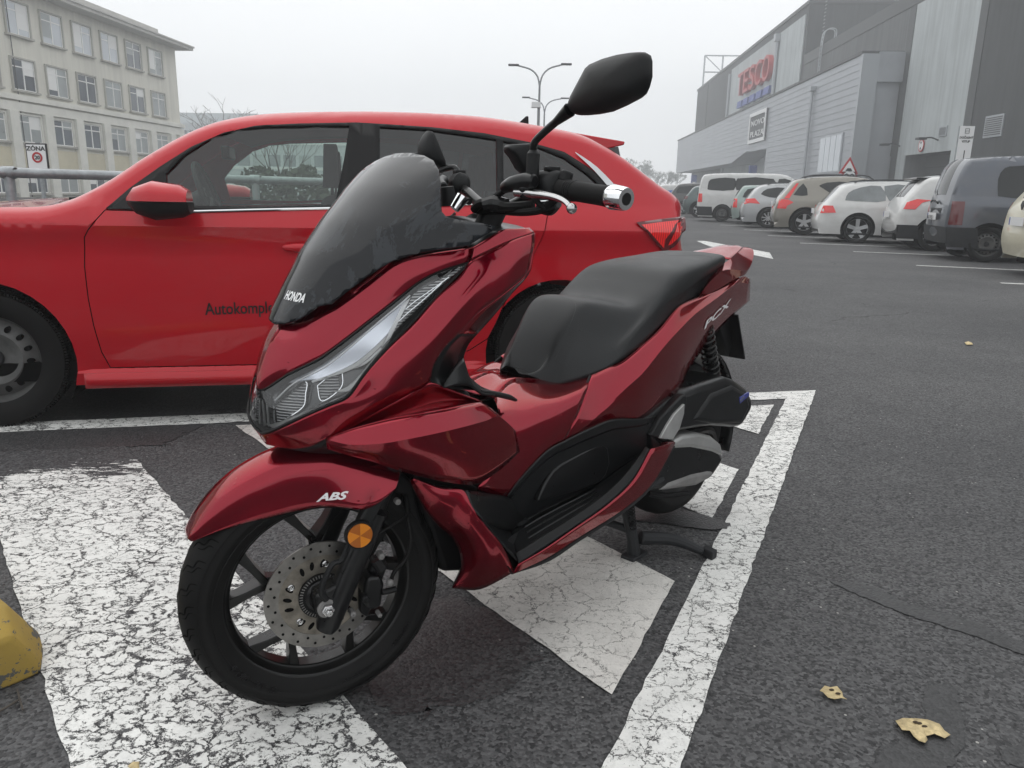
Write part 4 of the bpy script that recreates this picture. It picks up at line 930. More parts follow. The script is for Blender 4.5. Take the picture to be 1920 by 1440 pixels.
def parked(name, cpx, heading, label, cat, paint, prof, wb, wr, W, roof_in, belt, windows, lamps, style, group='cars parked in a row by the shopping centre', rear_win=None, wr_rim=None, plate=None, bumper=None, extras=None, rimmat='alloy', glassmat='car_glass', roofrail=None):
    """a parked car, tail toward the lane; x=0 rear axle, nearside (right) faces the camera"""
    g_ = gnd(*cpx); hd_ = rad(heading); left = np.array([-math.sin(hd_), math.cos(hd_)]); o_ = g_[:2]+left*(W-.05)
    o = root(name, (o_[0], o_[1], 0), hd_, label, cat, group)
    ztop = max(p[1] for p in prof); xf_ = max(p[0] for p in prof); xr_ = min(p[0] for p in prof)
    sec = [(0, W*.93), (.25, W*.97), (.45, W), (belt-.22, W*.995), (belt-.08, W*.975), (belt, W*.93), (ztop, W*roof_in)]
    tp_ = [(xr_-.1, .80), (xr_+.12, .93), (xr_+.5, 1), (xf_-.7, 1), (xf_-.25, .9), (xf_, .7)]
    sh = Shell(prof, sec, tp_, r=.10)
    bb, poly = add_body(sh, o, paint, .2, [(0, wr*1.17), (wb, wr*1.17)], arch_z=wr, step=.11, zs=(belt, belt-.08))
    sh.cap(bb, 0, 1); bb.build('body', paint, o, sharp=30)
    under = B().box((xr_+.25, -W*.72, .16), (xf_-.25, W*.72, .75)); under.build('underbody', 'dark_void', o, flat=True)
    for wx in (0, wb):
        for s in (-1, 1): wheel(o, (wx, s*(W-.12), wr), wr, wr_rim or wr*.66, .2, s, style, rimmat)
    for k, wv__ in enumerate(windows): panel('side_window', glassmat, sh, wv__, o, out=.006, step=.12, sides=(-1, 1), sm=2)
    for (poly_, mt) in lamps: panel('tail_lamp', mt, sh, poly_, o, out=.012, step=.06, sides=(-1, 1))
    n = len(sh.prof)
    if rear_win:
        bb = B(); sh.cap(bb, rear_win[0], rear_win[1], inset=.16, out=.008); bb.build('rear_window', 'car_glass', o)
    if bumper:
        bz, bx_ = bumper; sh2 = B(); pp = [p for p in prof if p[1] <= bz+.01 and p[0] < .2][:4]; pp[-1] = (pp[-1][0], bz) if len(pp) > 1 else pp[-1]; pp += [(pp[-1][0]+.005, bz)] if len(pp) < 3 else []
        poly_ = [(p[0]-.012, p[1]) for p in pp]+[(bx_, bz), (bx_+.05, .24), (pp[0][0], .24)]
        for s in (-1, 1): region(sh2, poly_, lambda x, z: s*(sh.W(x, z)+.012), step=.08)
        c0__ = [(p[0]-.014, p[1]) for p in pp]; rows = [[(x-.02*(1-k*k), (sh.W(x, z)+.012)*k, z) for k in np.linspace(-1, 1, 9)] for x, z in c0__]; sh2.grid(rows); sh2.build('bumper', 'bumper_plastic', o)
    if plate:
        px_, pz_ = plate; f_ = B().box((px_-.012, -.27, pz_-.06), (px_, .27, pz_+.06)).build('number_plate', 'plate_white', o, flat=True)
        B().box((px_-.014, .23, pz_-.055), (px_-.002, .265, pz_+.055)).build('blue_strip', 'sign_blue', f_, flat=True)
    if roofrail:
        for s in (-1, 1):
            pth = [(x, s*W*roof_in*.93, z) for x, z in roofrail]; B().tube(pth, .018, 6).build('roof_rail', 'metal_dark', o)
    for xs_ in (wb*.42, wb*.83):                       # door shuts and handles
        P_ = [(xs_-.07, belt-.02), (xs_-.055, belt-.02), (xs_+.005, .62), (xs_-.02, .34), (xs_-.035, .34), (xs_-.01, .62)]
        panel('door_seam', 'rubber_trim', sh, P_, o, out=.0035, step=.12); x_h = xs_+.12; z_h = belt-.14
        for s in (-1, 1):
            yh = sh.Y(x_h, z_h); B().box((x_h, s*(yh+.02)-.012, z_h-.016), (x_h+.17, s*(yh+.02)+.012, z_h+.016)).build('door_handle', paint, o, bevel=.008)
    for s in (-1, 1): bb = B(); region(bb, [(-wr*1.0, .24), (wb+wr, .24), (wb+wr, .20), (-wr, .20)], lambda x, z: s*(sh.W(x, z)-.012), step=.3); bb.build('sill', 'bumper_plastic', o, thick=.02)
    if extras: extras(o, sh)
    return o, sh
HD = -14
lam = lambda zt_, zb_, xr_: [(xr_, zb_), (xr_+.02, zt_), (xr_+.20, zt_-.02), (xr_+.22, (zt_+zb_)/2), (xr_+.12, zb_)]
# grey van-like MPV, nearest of the row
def ex_berl(o, sh):
    B().tube([(-.70, -.15, .98), (-.72, .1, 1.03), (-.72, .25, 1.0)], .018, 6).build('wiper', 'rubber_trim', o)
    B().box((-.685, -.35, .80), (-.655, .35, .90)).build('plate_recess', 'bumper_plastic', o, bevel=.02)
    text_mesh('lettering', '4L8 3155', .10, 'sign_black', o, Matrix.Translation((-.76, .22, .70)) @ Matrix(((0, 0, -1, 0), (-1, 0, 0, 0), (0, 1, 0, 0), (0, 0, 0, 1))), ext=.001)
    for s in (-1, 1): B().prism([(-.30, .22), (-.25, .50), (-.235, .50), (-.28, .20)], s*.60, s*.83).build('mud_flap', 'rubber_trim', o, flat=True)
    B().lathe([(.001, 0), (.075, 0), (.085, .01), (.085, .02)], (.62, -.868, .62), 'y', 20).build('fuel_cap', 'bumper_plastic', o)
parked('van', (1845, 492), HD, 'grey boxy van with a steep rear window, right of the white crossover', 'van', 'paint_grey',
       [(-.62, .30), (-.66, .55), (-.66, .80), (-.63, 1.05), (-.55, 1.45), (-.45, 1.68), (-.30, 1.74), (.3, 1.78), (1.2, 1.78), (1.9, 1.70), (2.5, 1.25), (3.1, 1.08), (3.35, .85), (3.4, .5), (3.35, .25)],
       2.69, .31, .86, .82, 1.08, [[(.05, 1.12), (0.02, 1.40), (.10, 1.58), (.3, 1.62), (.95, 1.62), (1.0, 1.12), (.5, 1.08)], [(1.08, 1.1), (1.08, 1.62), (1.8, 1.6), (2.3, 1.2), (2.3, 1.1)]],
       [([(-.64, .62), (-.62, 1.02), (-.44, 1.02), (-.44, .62)], 'lamp_dark')], 'steel', rear_win=(.24, .385), wr_rim=.215, plate=(-.73, .75), bumper=(.58, -.2), rimmat='steel_rim', extras=ex_berl, group=None)
def spoiler(x0_, x1_, z_, w_, mt):
    return lambda o, sh: B().box((x0_, -w_, z_-.03), (x1_, w_, z_+.02)).build('roof_spoiler', mt, o, bevel=.015)
parked('crossover', (1746, 471), HD, 'white crossover with black lower bumper between the grey van and the white estate', 'car', 'paint_white',
       [(-.70, .34), (-.74, .55), (-.70, .78), (-.62, .98), (-.45, 1.22), (-.28, 1.42), (-.05, 1.50), (.6, 1.54), (1.3, 1.52), (1.8, 1.42), (2.4, 1.08), (3.0, .98), (3.3, .8), (3.35, .5), (3.3, .28)],
       2.54, .33, .87, .76, 1.0, [[(.15, 1.04), (.1, 1.2), (.35, 1.36), (1.1, 1.38), (1.1, 1.02)], [(1.18, 1.02), (1.18, 1.38), (1.7, 1.34), (2.15, 1.06)]],
       [([(-.64, .84), (-.58, .98), (-.40, 1.05), (-.12, 1.03), (-.3, .98), (-.42, .84)], 'lamp_red')], 'multi', rear_win=(.25, .36), plate=(-.79, .72), bumper=(.52, -.34), rimmat='alloy', extras=spoiler(-.42, -.08, 1.47, .58, 'black_gloss'), roofrail=[(0, 1.52), (.3, 1.58), (1.4, 1.58), (1.6, 1.5)], group=None)
parked('estate_car', (1604, 456), HD, 'white estate car with star-spoke wheels and dark roof rails', 'car', 'paint_white',
       [(-.86, .30), (-.90, .48), (-.87, .66), (-.80, .84), (-.74, .92), (-.55, 1.14), (-.40, 1.30), (-.2, 1.38), (.3, 1.42), (1.0, 1.43), (1.5, 1.38), (2.05, 1.14), (2.45, .96), (3.1, .86), (3.4, .7), (3.44, .45), (3.4, .25)],
       2.76, .33, .88, .72, .94, [[(-.34, .99), (-.28, 1.16), (-.02, 1.29), (.42, 1.33), (.55, 1.0), (.1, .97)], [(.62, 1.0), (.5, 1.33), (1.12, 1.34), (1.2, 1.0)], [(1.28, .99), (1.24, 1.34), (1.6, 1.28), (2.05, .99)]],
       [([(-.86, .68), (-.80, .86), (-.60, .86), (-.52, .70)], 'lamp_red')], 'five', rear_win=(.25, .36), plate=(-.94, .72), roofrail=[(-.15, 1.40), (.1, 1.46), (1.3, 1.47), (1.5, 1.40)], glassmat='car_glass_pale', group=None, wr_rim=.245)
parked('crossover', (1505, 441), HD, 'beige crossover with tall red tail lamps running up the rear pillar', 'car', 'paint_beige',
       [(-.80, .34), (-.84, .52), (-.80, .78), (-.72, .98), (-.52, 1.25), (-.36, 1.46), (-.15, 1.54), (.4, 1.60), (1.2, 1.61), (1.8, 1.50), (2.4, 1.14), (3.1, 1.0), (3.4, .8), (3.44, .5), (3.4, .28)],
       2.70, .36, .90, .76, 1.05, [[(-.36, 1.10), (-.12, 1.42), (.02, 1.1)], [(.3, 1.36), (.5, 1.45), (1.1, 1.46), (1.1, 1.08), (.75, 1.1)], [(1.18, 1.08), (1.18, 1.46), (1.8, 1.38), (2.2, 1.1)]],
       [([(-.76, .72), (-.72, .98), (-.50, .98), (-.34, .90), (-.50, .80), (-.52, .72)], 'lamp_red'), ([(-.60, 1.0), (-.30, 1.42), (-.24, 1.42), (-.46, 1.0)], 'lamp_red')], 'five', rear_win=(.25, .36), plate=(-.86, .85), roofrail=[(-.1, 1.57), (.2, 1.65), (1.4, 1.66), (1.7, 1.56)], group=None)
parked('estate_car', (1438, 428), HD, 'silver estate with a broad red tail lamp, between the mint hatchback and the beige crossover', 'car', 'paint_silver',
       [(-.86, .34), (-.90, .50), (-.86, .72), (-.78, .90), (-.60, 1.12), (-.42, 1.32), (-.2, 1.42), (.4, 1.46), (1.2, 1.46), (1.7, 1.36), (2.4, 1.0), (3.1, .9), (3.4, .7), (3.44, .45), (3.4, .25)],
       2.73, .33, .89, .74, .98, [[(-.30, 1.12), (-.1, 1.30), (.5, 1.34), (.5, 1.04), (.0, 1.02)], [(.6, 1.03), (.6, 1.36), (1.5, 1.3), (2.0, 1.02)]],
       [([(-.82, .78), (-.76, .96), (-.48, .98), (-.30, .80), (-.62, .82)], 'lamp_red')], 'multi', rear_win=(.25, .37), group=None, roofrail=[(-.1, 1.44), (.2, 1.5), (1.3, 1.5)])
parked('hatchback', (1402, 421), HD, 'mint green hatchback right of the white passenger van', 'car', 'paint_mint',
       [(-.60, .30), (-.64, .55), (-.60, .82), (-.55, .95), (-.40, 1.22), (-.28, 1.38), (-.1, 1.43), (.5, 1.45), (1.2, 1.43), (1.7, 1.3), (2.3, .98), (2.9, .88), (3.1, .7), (3.14, .45), (3.1, .25)],
       2.5, .30, .84, .78, .95, [[(-.28, 1.0), (-.12, 1.3), (.35, 1.33), (.3, 1.0)], [(.4, 1.0), (.45, 1.34), (1.5, 1.32), (1.9, 1.0)]],
       [([(-.61, .62), (-.58, .95), (-.46, .95), (-.45, .62)], 'lamp_red')], 'multi', rear_win=(.24, .37), group=None)
parked('passenger_van', (1352, 416), HD, 'tall white passenger van with dark side windows', 'van', 'paint_white',
       [(-.98, .36), (-1.02, .60), (-1.0, 1.0), (-.96, 1.4), (-.86, 1.78), (-.70, 1.88), (0, 1.93), (1.5, 1.94), (2.4, 1.88), (3.1, 1.45), (3.6, 1.15), (3.9, .9), (3.95, .5), (3.9, .28)],
       3.27, .33, .93, .84, 1.22, [[(-.65, 1.3), (-.62, 1.6), (-.4, 1.72), (.4, 1.74), (.4, 1.28), (-.5, 1.26)], [(.5, 1.28), (.5, 1.74), (1.9, 1.74), (1.9, 1.28)], [(2.1, 1.28), (2.1, 1.74), (2.6, 1.68), (3.0, 1.32)]],
       [([(-1.0, .78), (-.98, 1.12), (-.84, 1.12), (-.82, .78)], 'lamp_red')], 'steel', rear_win=(.20, .3), bumper=(.6, -.42), rimmat='steel_rim', group=None)
parked('hatchback', (1308, 408), HD, 'dark teal hatchback with bright two-tone wheels', 'car', 'paint_teal',
       [(-.72, .34), (-.76, .52), (-.72, .80), (-.62, 1.0), (-.42, 1.24), (-.30, 1.38), (-.1, 1.46), (.6, 1.50), (1.2, 1.48), (1.8, 1.34), (2.5, 1.0), (3.1, .9), (3.4, .7), (3.4, .45), (3.3, .28)],
       2.8, .37, .92, .76, .98, [[(-.1, 1.05), (0, 1.3), (.7, 1.36), (.7, 1.04)], [(.8, 1.04), (.8, 1.36), (1.6, 1.3), (2.0, 1.02)]],
       [([(-.73, .86), (-.68, 1.0), (-.52, 1.0), (-.56, .86)], 'lamp_dark')], 'cross', group=None, rear_win=(.25, .36))
parked('people_carrier', (1279, 402), HD, 'dark grey people carrier left of the teal hatchback', 'car', 'paint_dark',
       [(-.80, .34), (-.84, .55), (-.80, .85), (-.72, 1.1), (-.5, 1.42), (-.3, 1.6), (0, 1.66), (.8, 1.70), (1.6, 1.66), (2.2, 1.4), (2.8, 1.1), (3.3, .9), (3.4, .5), (3.3, .28)],
       2.8, .33, .9, .78, 1.08, [[(-.4, 1.15), (-.25, 1.48), (.9, 1.52), (.9, 1.12)], [(1., 1.12), (1., 1.52), (1.8, 1.42), (2.2, 1.1)]],
       [([(-.81, .80), (-.76, 1.02), (-.56, 1.0), (-.6, .80)], 'lamp_red')], 'multi', group=None, rear_win=(.25, .36))
def wrapx(o, sh):
    panel('blue_wrap', 'wrap_blue', sh, [(-.55, .75), (-.5, 1.3), (.3, 1.35), (.1, .75)], o, out=.01, step=.15); panel('red_wrap', 'wrap_red', sh, [(.1, .5), (.35, 1.35), (1.1, 1.3), (.8, .5)], o, out=.01, step=.15)
parked('delivery_van', (1256, 397), HD, 'small white van with blue and red graphics at the far end of the row', 'van', 'paint_white',
       [(-.80, .34), (-.84, .6), (-.82, 1.0), (-.75, 1.4), (-.6, 1.62), (0, 1.68), (1.2, 1.70), (2.0, 1.5), (2.6, 1.1), (3.2, .9), (3.3, .5), (3.2, .28)],
       2.7, .31, .86, .82, 1.05, [[(1.2, 1.1), (1.2, 1.5), (1.9, 1.4), (2.3, 1.1)]], [([(-.82, .7), (-.8, 1.0), (-.68, 1.0), (-.68, .7)], 'lamp_red')], 'steel', group=None, rimmat='steel_rim', extras=wrapx)
# blue car beyond the row, only its roof shows
parked('hatchback', (1520, 430), HD, 'blue car of which only the roof shows behind the beige crossover', 'car', 'paint_blue',
       [(-.80, .34), (-.84, .52), (-.80, .78), (-.7, .98), (-.5, 1.3), (-.3, 1.52), (0, 1.60), (.6, 1.63), (1.2, 1.60), (1.8, 1.45), (2.4, 1.08), (3.1, .95), (3.4, .7), (3.44, .45), (3.4, .25)],
       2.7, .33, .9, .76, 1.02, [[(.1, 1.06), (.15, 1.42), (1.2, 1.45), (1.2, 1.05)]], [([(-.8, .78), (-.74, .98), (-.6, .98), (-.6, .78)], 'lamp_red')], 'multi', group=None)
# cream hatchback cut off by the right edge, turned tail-on
def ex_cream(o, sh):
    text_mesh('lettering', '1U 9176', .125, 'sign_black', o, Matrix.Translation((-.77, .20, .70)) @ Matrix(((0, 0, -1, 0), (-1, 0, 0, 0), (0, 1, 0, 0), (0, 0, 0, 1))), ext=.001)
    B().prism([(.0, .92), (-.055, .985), (0, 1.05), (.055, .985)], -.735, -.72, 'x').build('badge', 'sign_black', o, flat=True)
parked('hatchback', (2052, 532), -14, 'cream car tail cut off by the right edge of the picture', 'car', 'paint_cream',
       [(-.66, .28), (-.72, .5), (-.70, .78), (-.66, .98), (-.50, 1.22), (-.38, 1.40), (-.1, 1.48), (.6, 1.52), (1.2, 1.5), (1.8, 1.36), (2.4, 1.02), (3.0, .92), (3.3, .75), (3.34, .45), (3.3, .26)],
       2.6, .31, .87, .76, .98, [[(-.2, 1.04), (-.1, 1.36), (.7, 1.4), (.7, 1.02)], [(.8, 1.02), (.8, 1.4), (1.5, 1.36), (2.0, 1.04)]],
       [([(-.68, .74), (-.64, 1.02), (-.48, 1.02), (-.5, .74)], 'lamp_red')], 'five', rear_win=(.25, .36), plate=(-.765, .76), extras=ex_cream, group=None)

# white car seen only through the windows of the red one
g_ = F2.at(470, 372, y=9.5)
wc = root('hatchback', (F2.at(655, 372, y=9.5)[0], 9.8, 0), rad(180+6), 'white car seen only through the windows of the red car', 'car')
shw = Shell([(-3.2, .3), (-3.3, .6), (-3.1, .95), (-2.8, 1.2), (-2.3, 1.30), (-1.2, 1.34), (-.7, 1.25), (-.05, .90), (.7, .78), (.95, .6), (.95, .3)], [(0, .8), (.4, .86), (.8, .86), (1.34, .62)], [(-3.4, .8), (-2.8, 1), (.3, 1), (1, .75)], r=.1)
bb, _p = add_body(shw, wc, 'paint_white', .2, [(0, .35), (-2.5, .35)], holes=[[(-2.7, .94), (-2.4, 1.2), (-1.2, 1.27), (-.75, 1.18), (-.35, .94)]], step=.13); shw.cap(bb, 0, .60); shw.cap(bb, .72, 1); bb.build('body', 'paint_white', wc)
bb = B(); shw.cap(bb, .60, .72); bb.build('windscreen', 'car_glass_pale', wc)
for x_ in (0, -2.5):
    for s in (-1, 1): wheel(wc, (x_, s*.74, .31), .31, .2, .2, s, 'multi')
bb = B(); bb.box((-3, -.6, .2), (.7, .6, .75)); bb.build('underbody', 'dark_void', wc, flat=True)
# ------------------------------------------------------------------ the red estate behind the scooter
THK = 11.5; cpt = gnd(5, 797); a_ = rad(180+THK); KO = cpt[:2]-np.array([-math.sin(a_), math.cos(a_)])*.80
K = Frame(KO, 180+THK)
glass('clear_glass', tint=(.74, .83, .79)); glass('tint_glass', tint=(.10, .115, .115))
rc = root('hatchback', (KO[0], KO[1], 0), a_, 'red hatchback parked broadside behind the scooter, lettered on its front door', 'car')
SECK = [(.12, .83), (.185, .862), (.235, .868), (.25, .856), (.30, .863), (.40, .872), (.44, .873), (.62, .872), (.78, .868), (.853, .886), (.862, .884), (.93, .846), (.955, .825), (1.0, .80), (1.28, .655), (1.36, .60)]
TAPK = [(-3.12, .86), (-3.02, .945), (-2.85, .985), (-2.6, 1.), (.15, 1.), (.5, .96), (.75, .84), (.85, .7)]
def Wk(x, z): return np.interp(z, *np.array(SECK).T)*np.interp(x, *np.array(TAPK).T)
def KU(px, py, off=0.):
    y = .85
    for _ in range(12): p = K.at(px, py, y=y+off); y = float(Wk(p[0], p[2]))
    return (float(p[0]), float(p[2]))
def KP(pts): return [KU(*p) for p in pts]
# profile of the roof line: surveyed where it shows
top = [(160, 384), (215, 347), (285, 297), (350, 256), (410, 230), (480, 216), (560, 210.5), (668, 208.5), (719, 209), (810, 212), (907, 219), (993, 233), (1074, 250), (1120, 272), (1161, 300), (1215, 345), (1258, 378)]
tl = []
for p in top:
    q = K.at(*p, y=.56); tl.append((float(q[0]), float(q[2])))
nose = [(.80, .20), (.86, .38), (.84, .56), (.76, .70), (.55, .82), (.25, .885), (-.05, .915), (-.30, .93)]
tail = [(-3.06, .86), (-3.10, .74), (-3.12, .50), (-3.09, .32), (-3.02, .2)]
prof = (nose+[p for p in tl if p[0] < -.36]+tail)[::-1]
kept = len([p for p in tl if p[0] < -.36])
shk = Shell(prof, SECK, TAPK, r=.055)
idx = lambda p: min(range(len(shk.prof)), key=lambda i: (shk.prof[i][0]-p[0])**2+(shk.prof[i][1]-p[1])**2)
# glazed openings
win_front = KP([(318, 385), (312, 326), (345, 292), (400, 257), (445, 243), (500, 238), (655, 236), (645, 300), (628, 384), (500, 388)])
win_rear = KP([(712, 384), (712, 238), (800, 243), (930, 262), (932, 378)])
win_q1 = KP([(944, 376), (943, 265), (985, 273), (1002, 300), (1004, 374)])
win_q2 = KP([(1012, 372), (1006, 275), (1057, 296), (1100, 326), (1128, 352), (1120, 362)])
holes = [win_front, win_rear, win_q1, win_q2]
frame_poly = KP([(199, 391), (245, 352), (300, 313), (360, 275), (420, 249), (480, 236), (560, 232), (668, 230), (719, 233), (810, 239), (907, 250), (993, 267), (1057, 285), (1100, 312), (1142, 343), (1156, 357), (1140, 364), (1080, 372), (1000, 378), (800, 386), (630, 391), (490, 394), (350, 397)])
prof_l = [tuple(p) for p in shk.prof]
WRk = .292; AR = .345
wfront = (0.0, .285); wrear = (-2.44, .285)
archf = [(wfront[0]+AR*math.cos(q), wfront[1]+AR*math.sin(q)) for q in np.linspace(-.30, math.pi+.30, 22)]
archr = [(wrear[0]+AR*math.cos(q), wrear[1]+AR*math.sin(q)) for q in np.linspace(-.30, math.pi+.30, 22)]
body_poly = prof_l+[(.78, .185)]+archf+archr+[(-3.0, .185)]
body_poly = dens(body_poly, .5)
cen = [q for d in (.012, .028, .045, .06) for q in _inset(prof_l, d)]
ZS = [.20, .235, .25, .30, .40, .44, .62, .78, .853, .862, .93, .955]
seam = .0032
def split_lines():
    fr = KP([(197, 393), (165, 430), (157.5, 445), (158, 500), (165, 560), (175, 610), (190, 660), (207, 690)])
    md = KP([(684, 231), (676, 300), (668, 389), (660, 440), (652, 560), (655, 683)])
    rr = KP([(1008, 262), (1040, 380), (1036, 396), (1016, 449), (1000, 480), (975, 520), (950, 560), (930, 607), (915, 635), (880, 657), (860, 663)])
    return fr, md, rr
frl, mdl, rrl = split_lines()
zd = frl[-1][1]                                    # door bottom
belt_f = KP([(350, 398), (490, 395), (630, 391)])
door_front = frl+[(mdl[-1][0], zd)]+[p for p in mdl[::-1] if p[1] < .93]+[belt_f[2], belt_f[1], belt_f[0], (frl[0][0]-.01, frl[0][1])]
bltr = KP([(800, 387), (930, 381), (1000, 379), (1030, 382)])
door_rear = [(mdl[-1][0], zd)]+[p for p in mdl if p[1] < .93][::-1]+bltr+[p for p in rrl if p[1] < .93 and p[1] > zd+.02]+[(rrl[-1][0], zd)]
door_rear = [p for i, p in enumerate(door_rear)]
hoodline = KP([(157, 441), (60, 449), (0, 451)])
dsh = lambda P: offset_poly(P, seam)
for s in (-1, 1):
    for nm, P, lb in (('front_door', door_front, 'door'), ('rear_door', door_rear, 'door')):
        bb = B(); region(bb, dsh(P), lambda x, z: s*shk.Y(x, z), step=.05, zs=ZS); d_ = bb.build('door', 'paint_red', rc, sharp=20)
        hx = (P[-1][0] if False else (KU(575, 464) if nm == 'front_door' else (KU(575, 464)[0]-.86, KU(575, 464)[1])))
        hb = B(); L_ = .19; x_ = hx[0]; z_ = hx[1]; yb_ = shk.Y(x_, z_)
        rings = []
        for k_, r1_, r2_ in ((.10, .006, .006), (.09, .014, .012), (.05, .019, .016), (-.05, .019, .016), (-.09, .016, .012), (-.10, .006, .006)):
            rings.append([(x_+k_, s*(yb_+.028-abs(k_)*.12+r2_*math.cos(u_)), z_+r1_*math.sin(u_)) for u_ in np.linspace(0, 2*math.pi, 12, endpoint=False)])
        hb.rings(rings); hb.build('handle', 'paint_red', d_)
        B().ball((x_+.0, s*(yb_-.002), z_-.002), (.075, .006, .028), 16).build('handle_cup', 'rubber_trim', d_)
    bb = B(); region(bb, body_poly, lambda x, z: s*shk.Y(x, z), holes=holes+[offset_poly(door_front, -.001), offset_poly(door_rear, -.001)], step=.055, zs=ZS, extra=cen)
    bb.build('side_panel', 'paint_red', rc, sharp=32)
    # black window surround, standing 3 mm proud
    bb = B(); region(bb, frame_poly, lambda x, z: s*shk.Y(x, z, .004), holes=holes, step=.06); bb.build('window_frame', 'rubber_trim', rc, sharp=60, thick=.004)
    for P, mt in ((win_front, 'clear_glass'), (win_rear, 'tint_glass'), (win_q1, 'tint_glass'), (win_q2, 'tint_glass')):
        bb = B(); region(bb, offset_poly(P, -.004), lambda x, z: s*(shk.Y(x, z)-.004), step=.08); bb.build('side_window', mt, rc)
    # bright trim
    for P, r_ in ((KP([(352, 396.5), (490, 393), (630, 390), (800, 385.5), (1000, 378.5), (1075, 374)]), .0055),):
        B().tube([(x, s*(shk.Y(x, z)+.006), z) for x, z in P], r_, 6).build('chrome_strip', 'chrome', rc)
    bb = B(); region(bb, smooth_poly(KP([(1077, 286), (1082, 288), (1119, 314), (1157, 354), (1155, 361), (1149, 361), (1114, 321)]), 3), lambda x, z: s*shk.Y(x, z, .012), step=.03); bb.build('chrome_strip', 'alloy', rc)
    # sill
    P = [(-.37, .235), (-2.10, .235), (-2.10, .17), (-.37, .17)]; bb = B(); region(bb, P, lambda x, z: s*(.872+.02*(z-.17)), step=.06); bb.build('sill', 'paint_red', rc, thick=.01)
    # tail lamp
    lp = KP([(1192, 417), (1235, 411), (1275, 406), (1286, 408), (1286, 432), (1262, 462), (1248, 471), (1240, 470)])
    lo = B(); region(lo, lp, lambda x, z: s*shk.Y(x, z, .010), step=.02); L1 = lo.build('tail_lamp', 'lamp_dark', rc, thick=.004)
    li = B(); region(li, KP([(1201, 421), (1238, 416), (1272, 412), (1264, 420), (1246, 448), (1243, 465)]), lambda x, z: s*shk.Y(x, z, .014), step=.02); li.build('lens', 'lamp_red', L1)
    li = B(); region(li, KP([(1268, 418), (1282, 413), (1282, 431), (1256, 458), (1250, 460)]), lambda x, z: s*shk.Y(x, z, .015), step=.02); li.build('lens', 'lamp_red', L1)
    # door mirror
    for_ = B(); c_ = K.at(298, 372, y=1.0)
    mo = []
    P0 = [K.at(px, py, y=.97) for px, py in ((237, 364), (250, 351), (300, 339), (345, 355), (355, 364), (354, 380), (250, 379))]
    zc_, xm0, xm1 = P0[5][2], P0[0][0], P0[4][0]
    prfl = [(xm0, 0, .010, .012), (xm0-.03, .0, .05, .05), (xm0-.10, 0, .085, .075), (xm1+.03, 0, .085, .062), (xm1+.0, 0, .07, .045)]
    rings = []
    for x_, _, wy, hz_ in prfl:
        rings.append([(x_, s*(.975+wy*math.cos(u_)*1.), zc_+.004+max(0, math.sin(u_))*hz_*1.05 if math.sin(u_) >= 0 else zc_+.004) for u_ in np.linspace(0, 2*math.pi, 20, endpoint=False)])
    mc = B().rings(rings).build('mirror_cap', 'paint_red', rc, sharp=50)
    rings = []
    for x_, _, wy, hz_ in prfl:
        rings.append([(x_-.004, s*(.972+wy*.97*math.cos(u_)), zc_+(min(0, math.sin(u_))*hz_*.95 if math.sin(u_) < 0 else .0)) for u_ in np.linspace(0, 2*math.pi, 20, endpoint=False)])
    mb_ = B().rings(rings); mb_.tube([(xm0-.05, s*.93, zc_-.015), (xm0-.03, s*.86, zc_-.03)], [.028, .022], 8, sm=False); mb_.build('mirror_housing', 'rubber_trim', rc, sharp=50)
    bb = B(); region(bb, KP([(205, 392), (262, 352), (308, 322), (312, 332), (314, 388)]), lambda x, z: s*shk.Y(x, z, .007), step=.05); bb.build('corner_trim', 'rubber_trim', rc, sharp=60)
    # wheel housings
    for cx_, cz_ in (wfront, wrear):
        rg = [[(cx_+AR*1.0*math.cos(q), s*y_, cz_+AR*1.0*math.sin(q)) for q in np.linspace(-.5, math.pi+.5, 24)] for y_ in (.855, .5)]
        bb = B().grid(rg); bb.build('wheel_housing', 'dark_void', rc)
# caps: bonnet, windscreen, roof, tailgate
n_ = len(shk.prof)-1
fi = lambda p: idx(p)/n_
iA = fi((-.33, .93)); iB = fi(tl[[i for i, p in enumerate(top) if p[0] == 410][0]]); iR = fi(tl[12]); iT = fi(tl[-1])
bb = B(); shk.cap(bb, iA, 1, crown=.03); bb.build('bonnet', 'paint_red', rc)
bb = B(); shk.cap(bb, iR, iB, crown=.02); bb.build('roof', 'paint_red', rc)
bb = B(); shk.cap(bb, iB, iA, crown=.018, inset=.052); bb.build('windscreen', 'clear_glass', rc)
bb = B(); shk.cap(bb, iT, iR, crown=.02, inset=.06); bb.build('rear_window', 'tint_glass', rc)
bb = B(); shk.cap(bb, 0, iT, crown=.05); bb.build('tailgate', 'paint_red', rc)
for s in (-1, 1):
    for i0_, i1_ in ((iB, iA), (iT, iR)):
        a0, a1 = sorted((int(i0_*n_), int(i1_*n_))); bb = B(); rows = []
        for i in range(a0, a1+1):
            x, z = shk.prof[i]; yw = shk.Y(x, z); rows.append([(x, s*yw, z), (x, s*(yw-.03), z+.004), (x, s*(yw-.065), z-.0)])
        bb.grid(rows); bb.build('pillar', 'paint_red', rc)
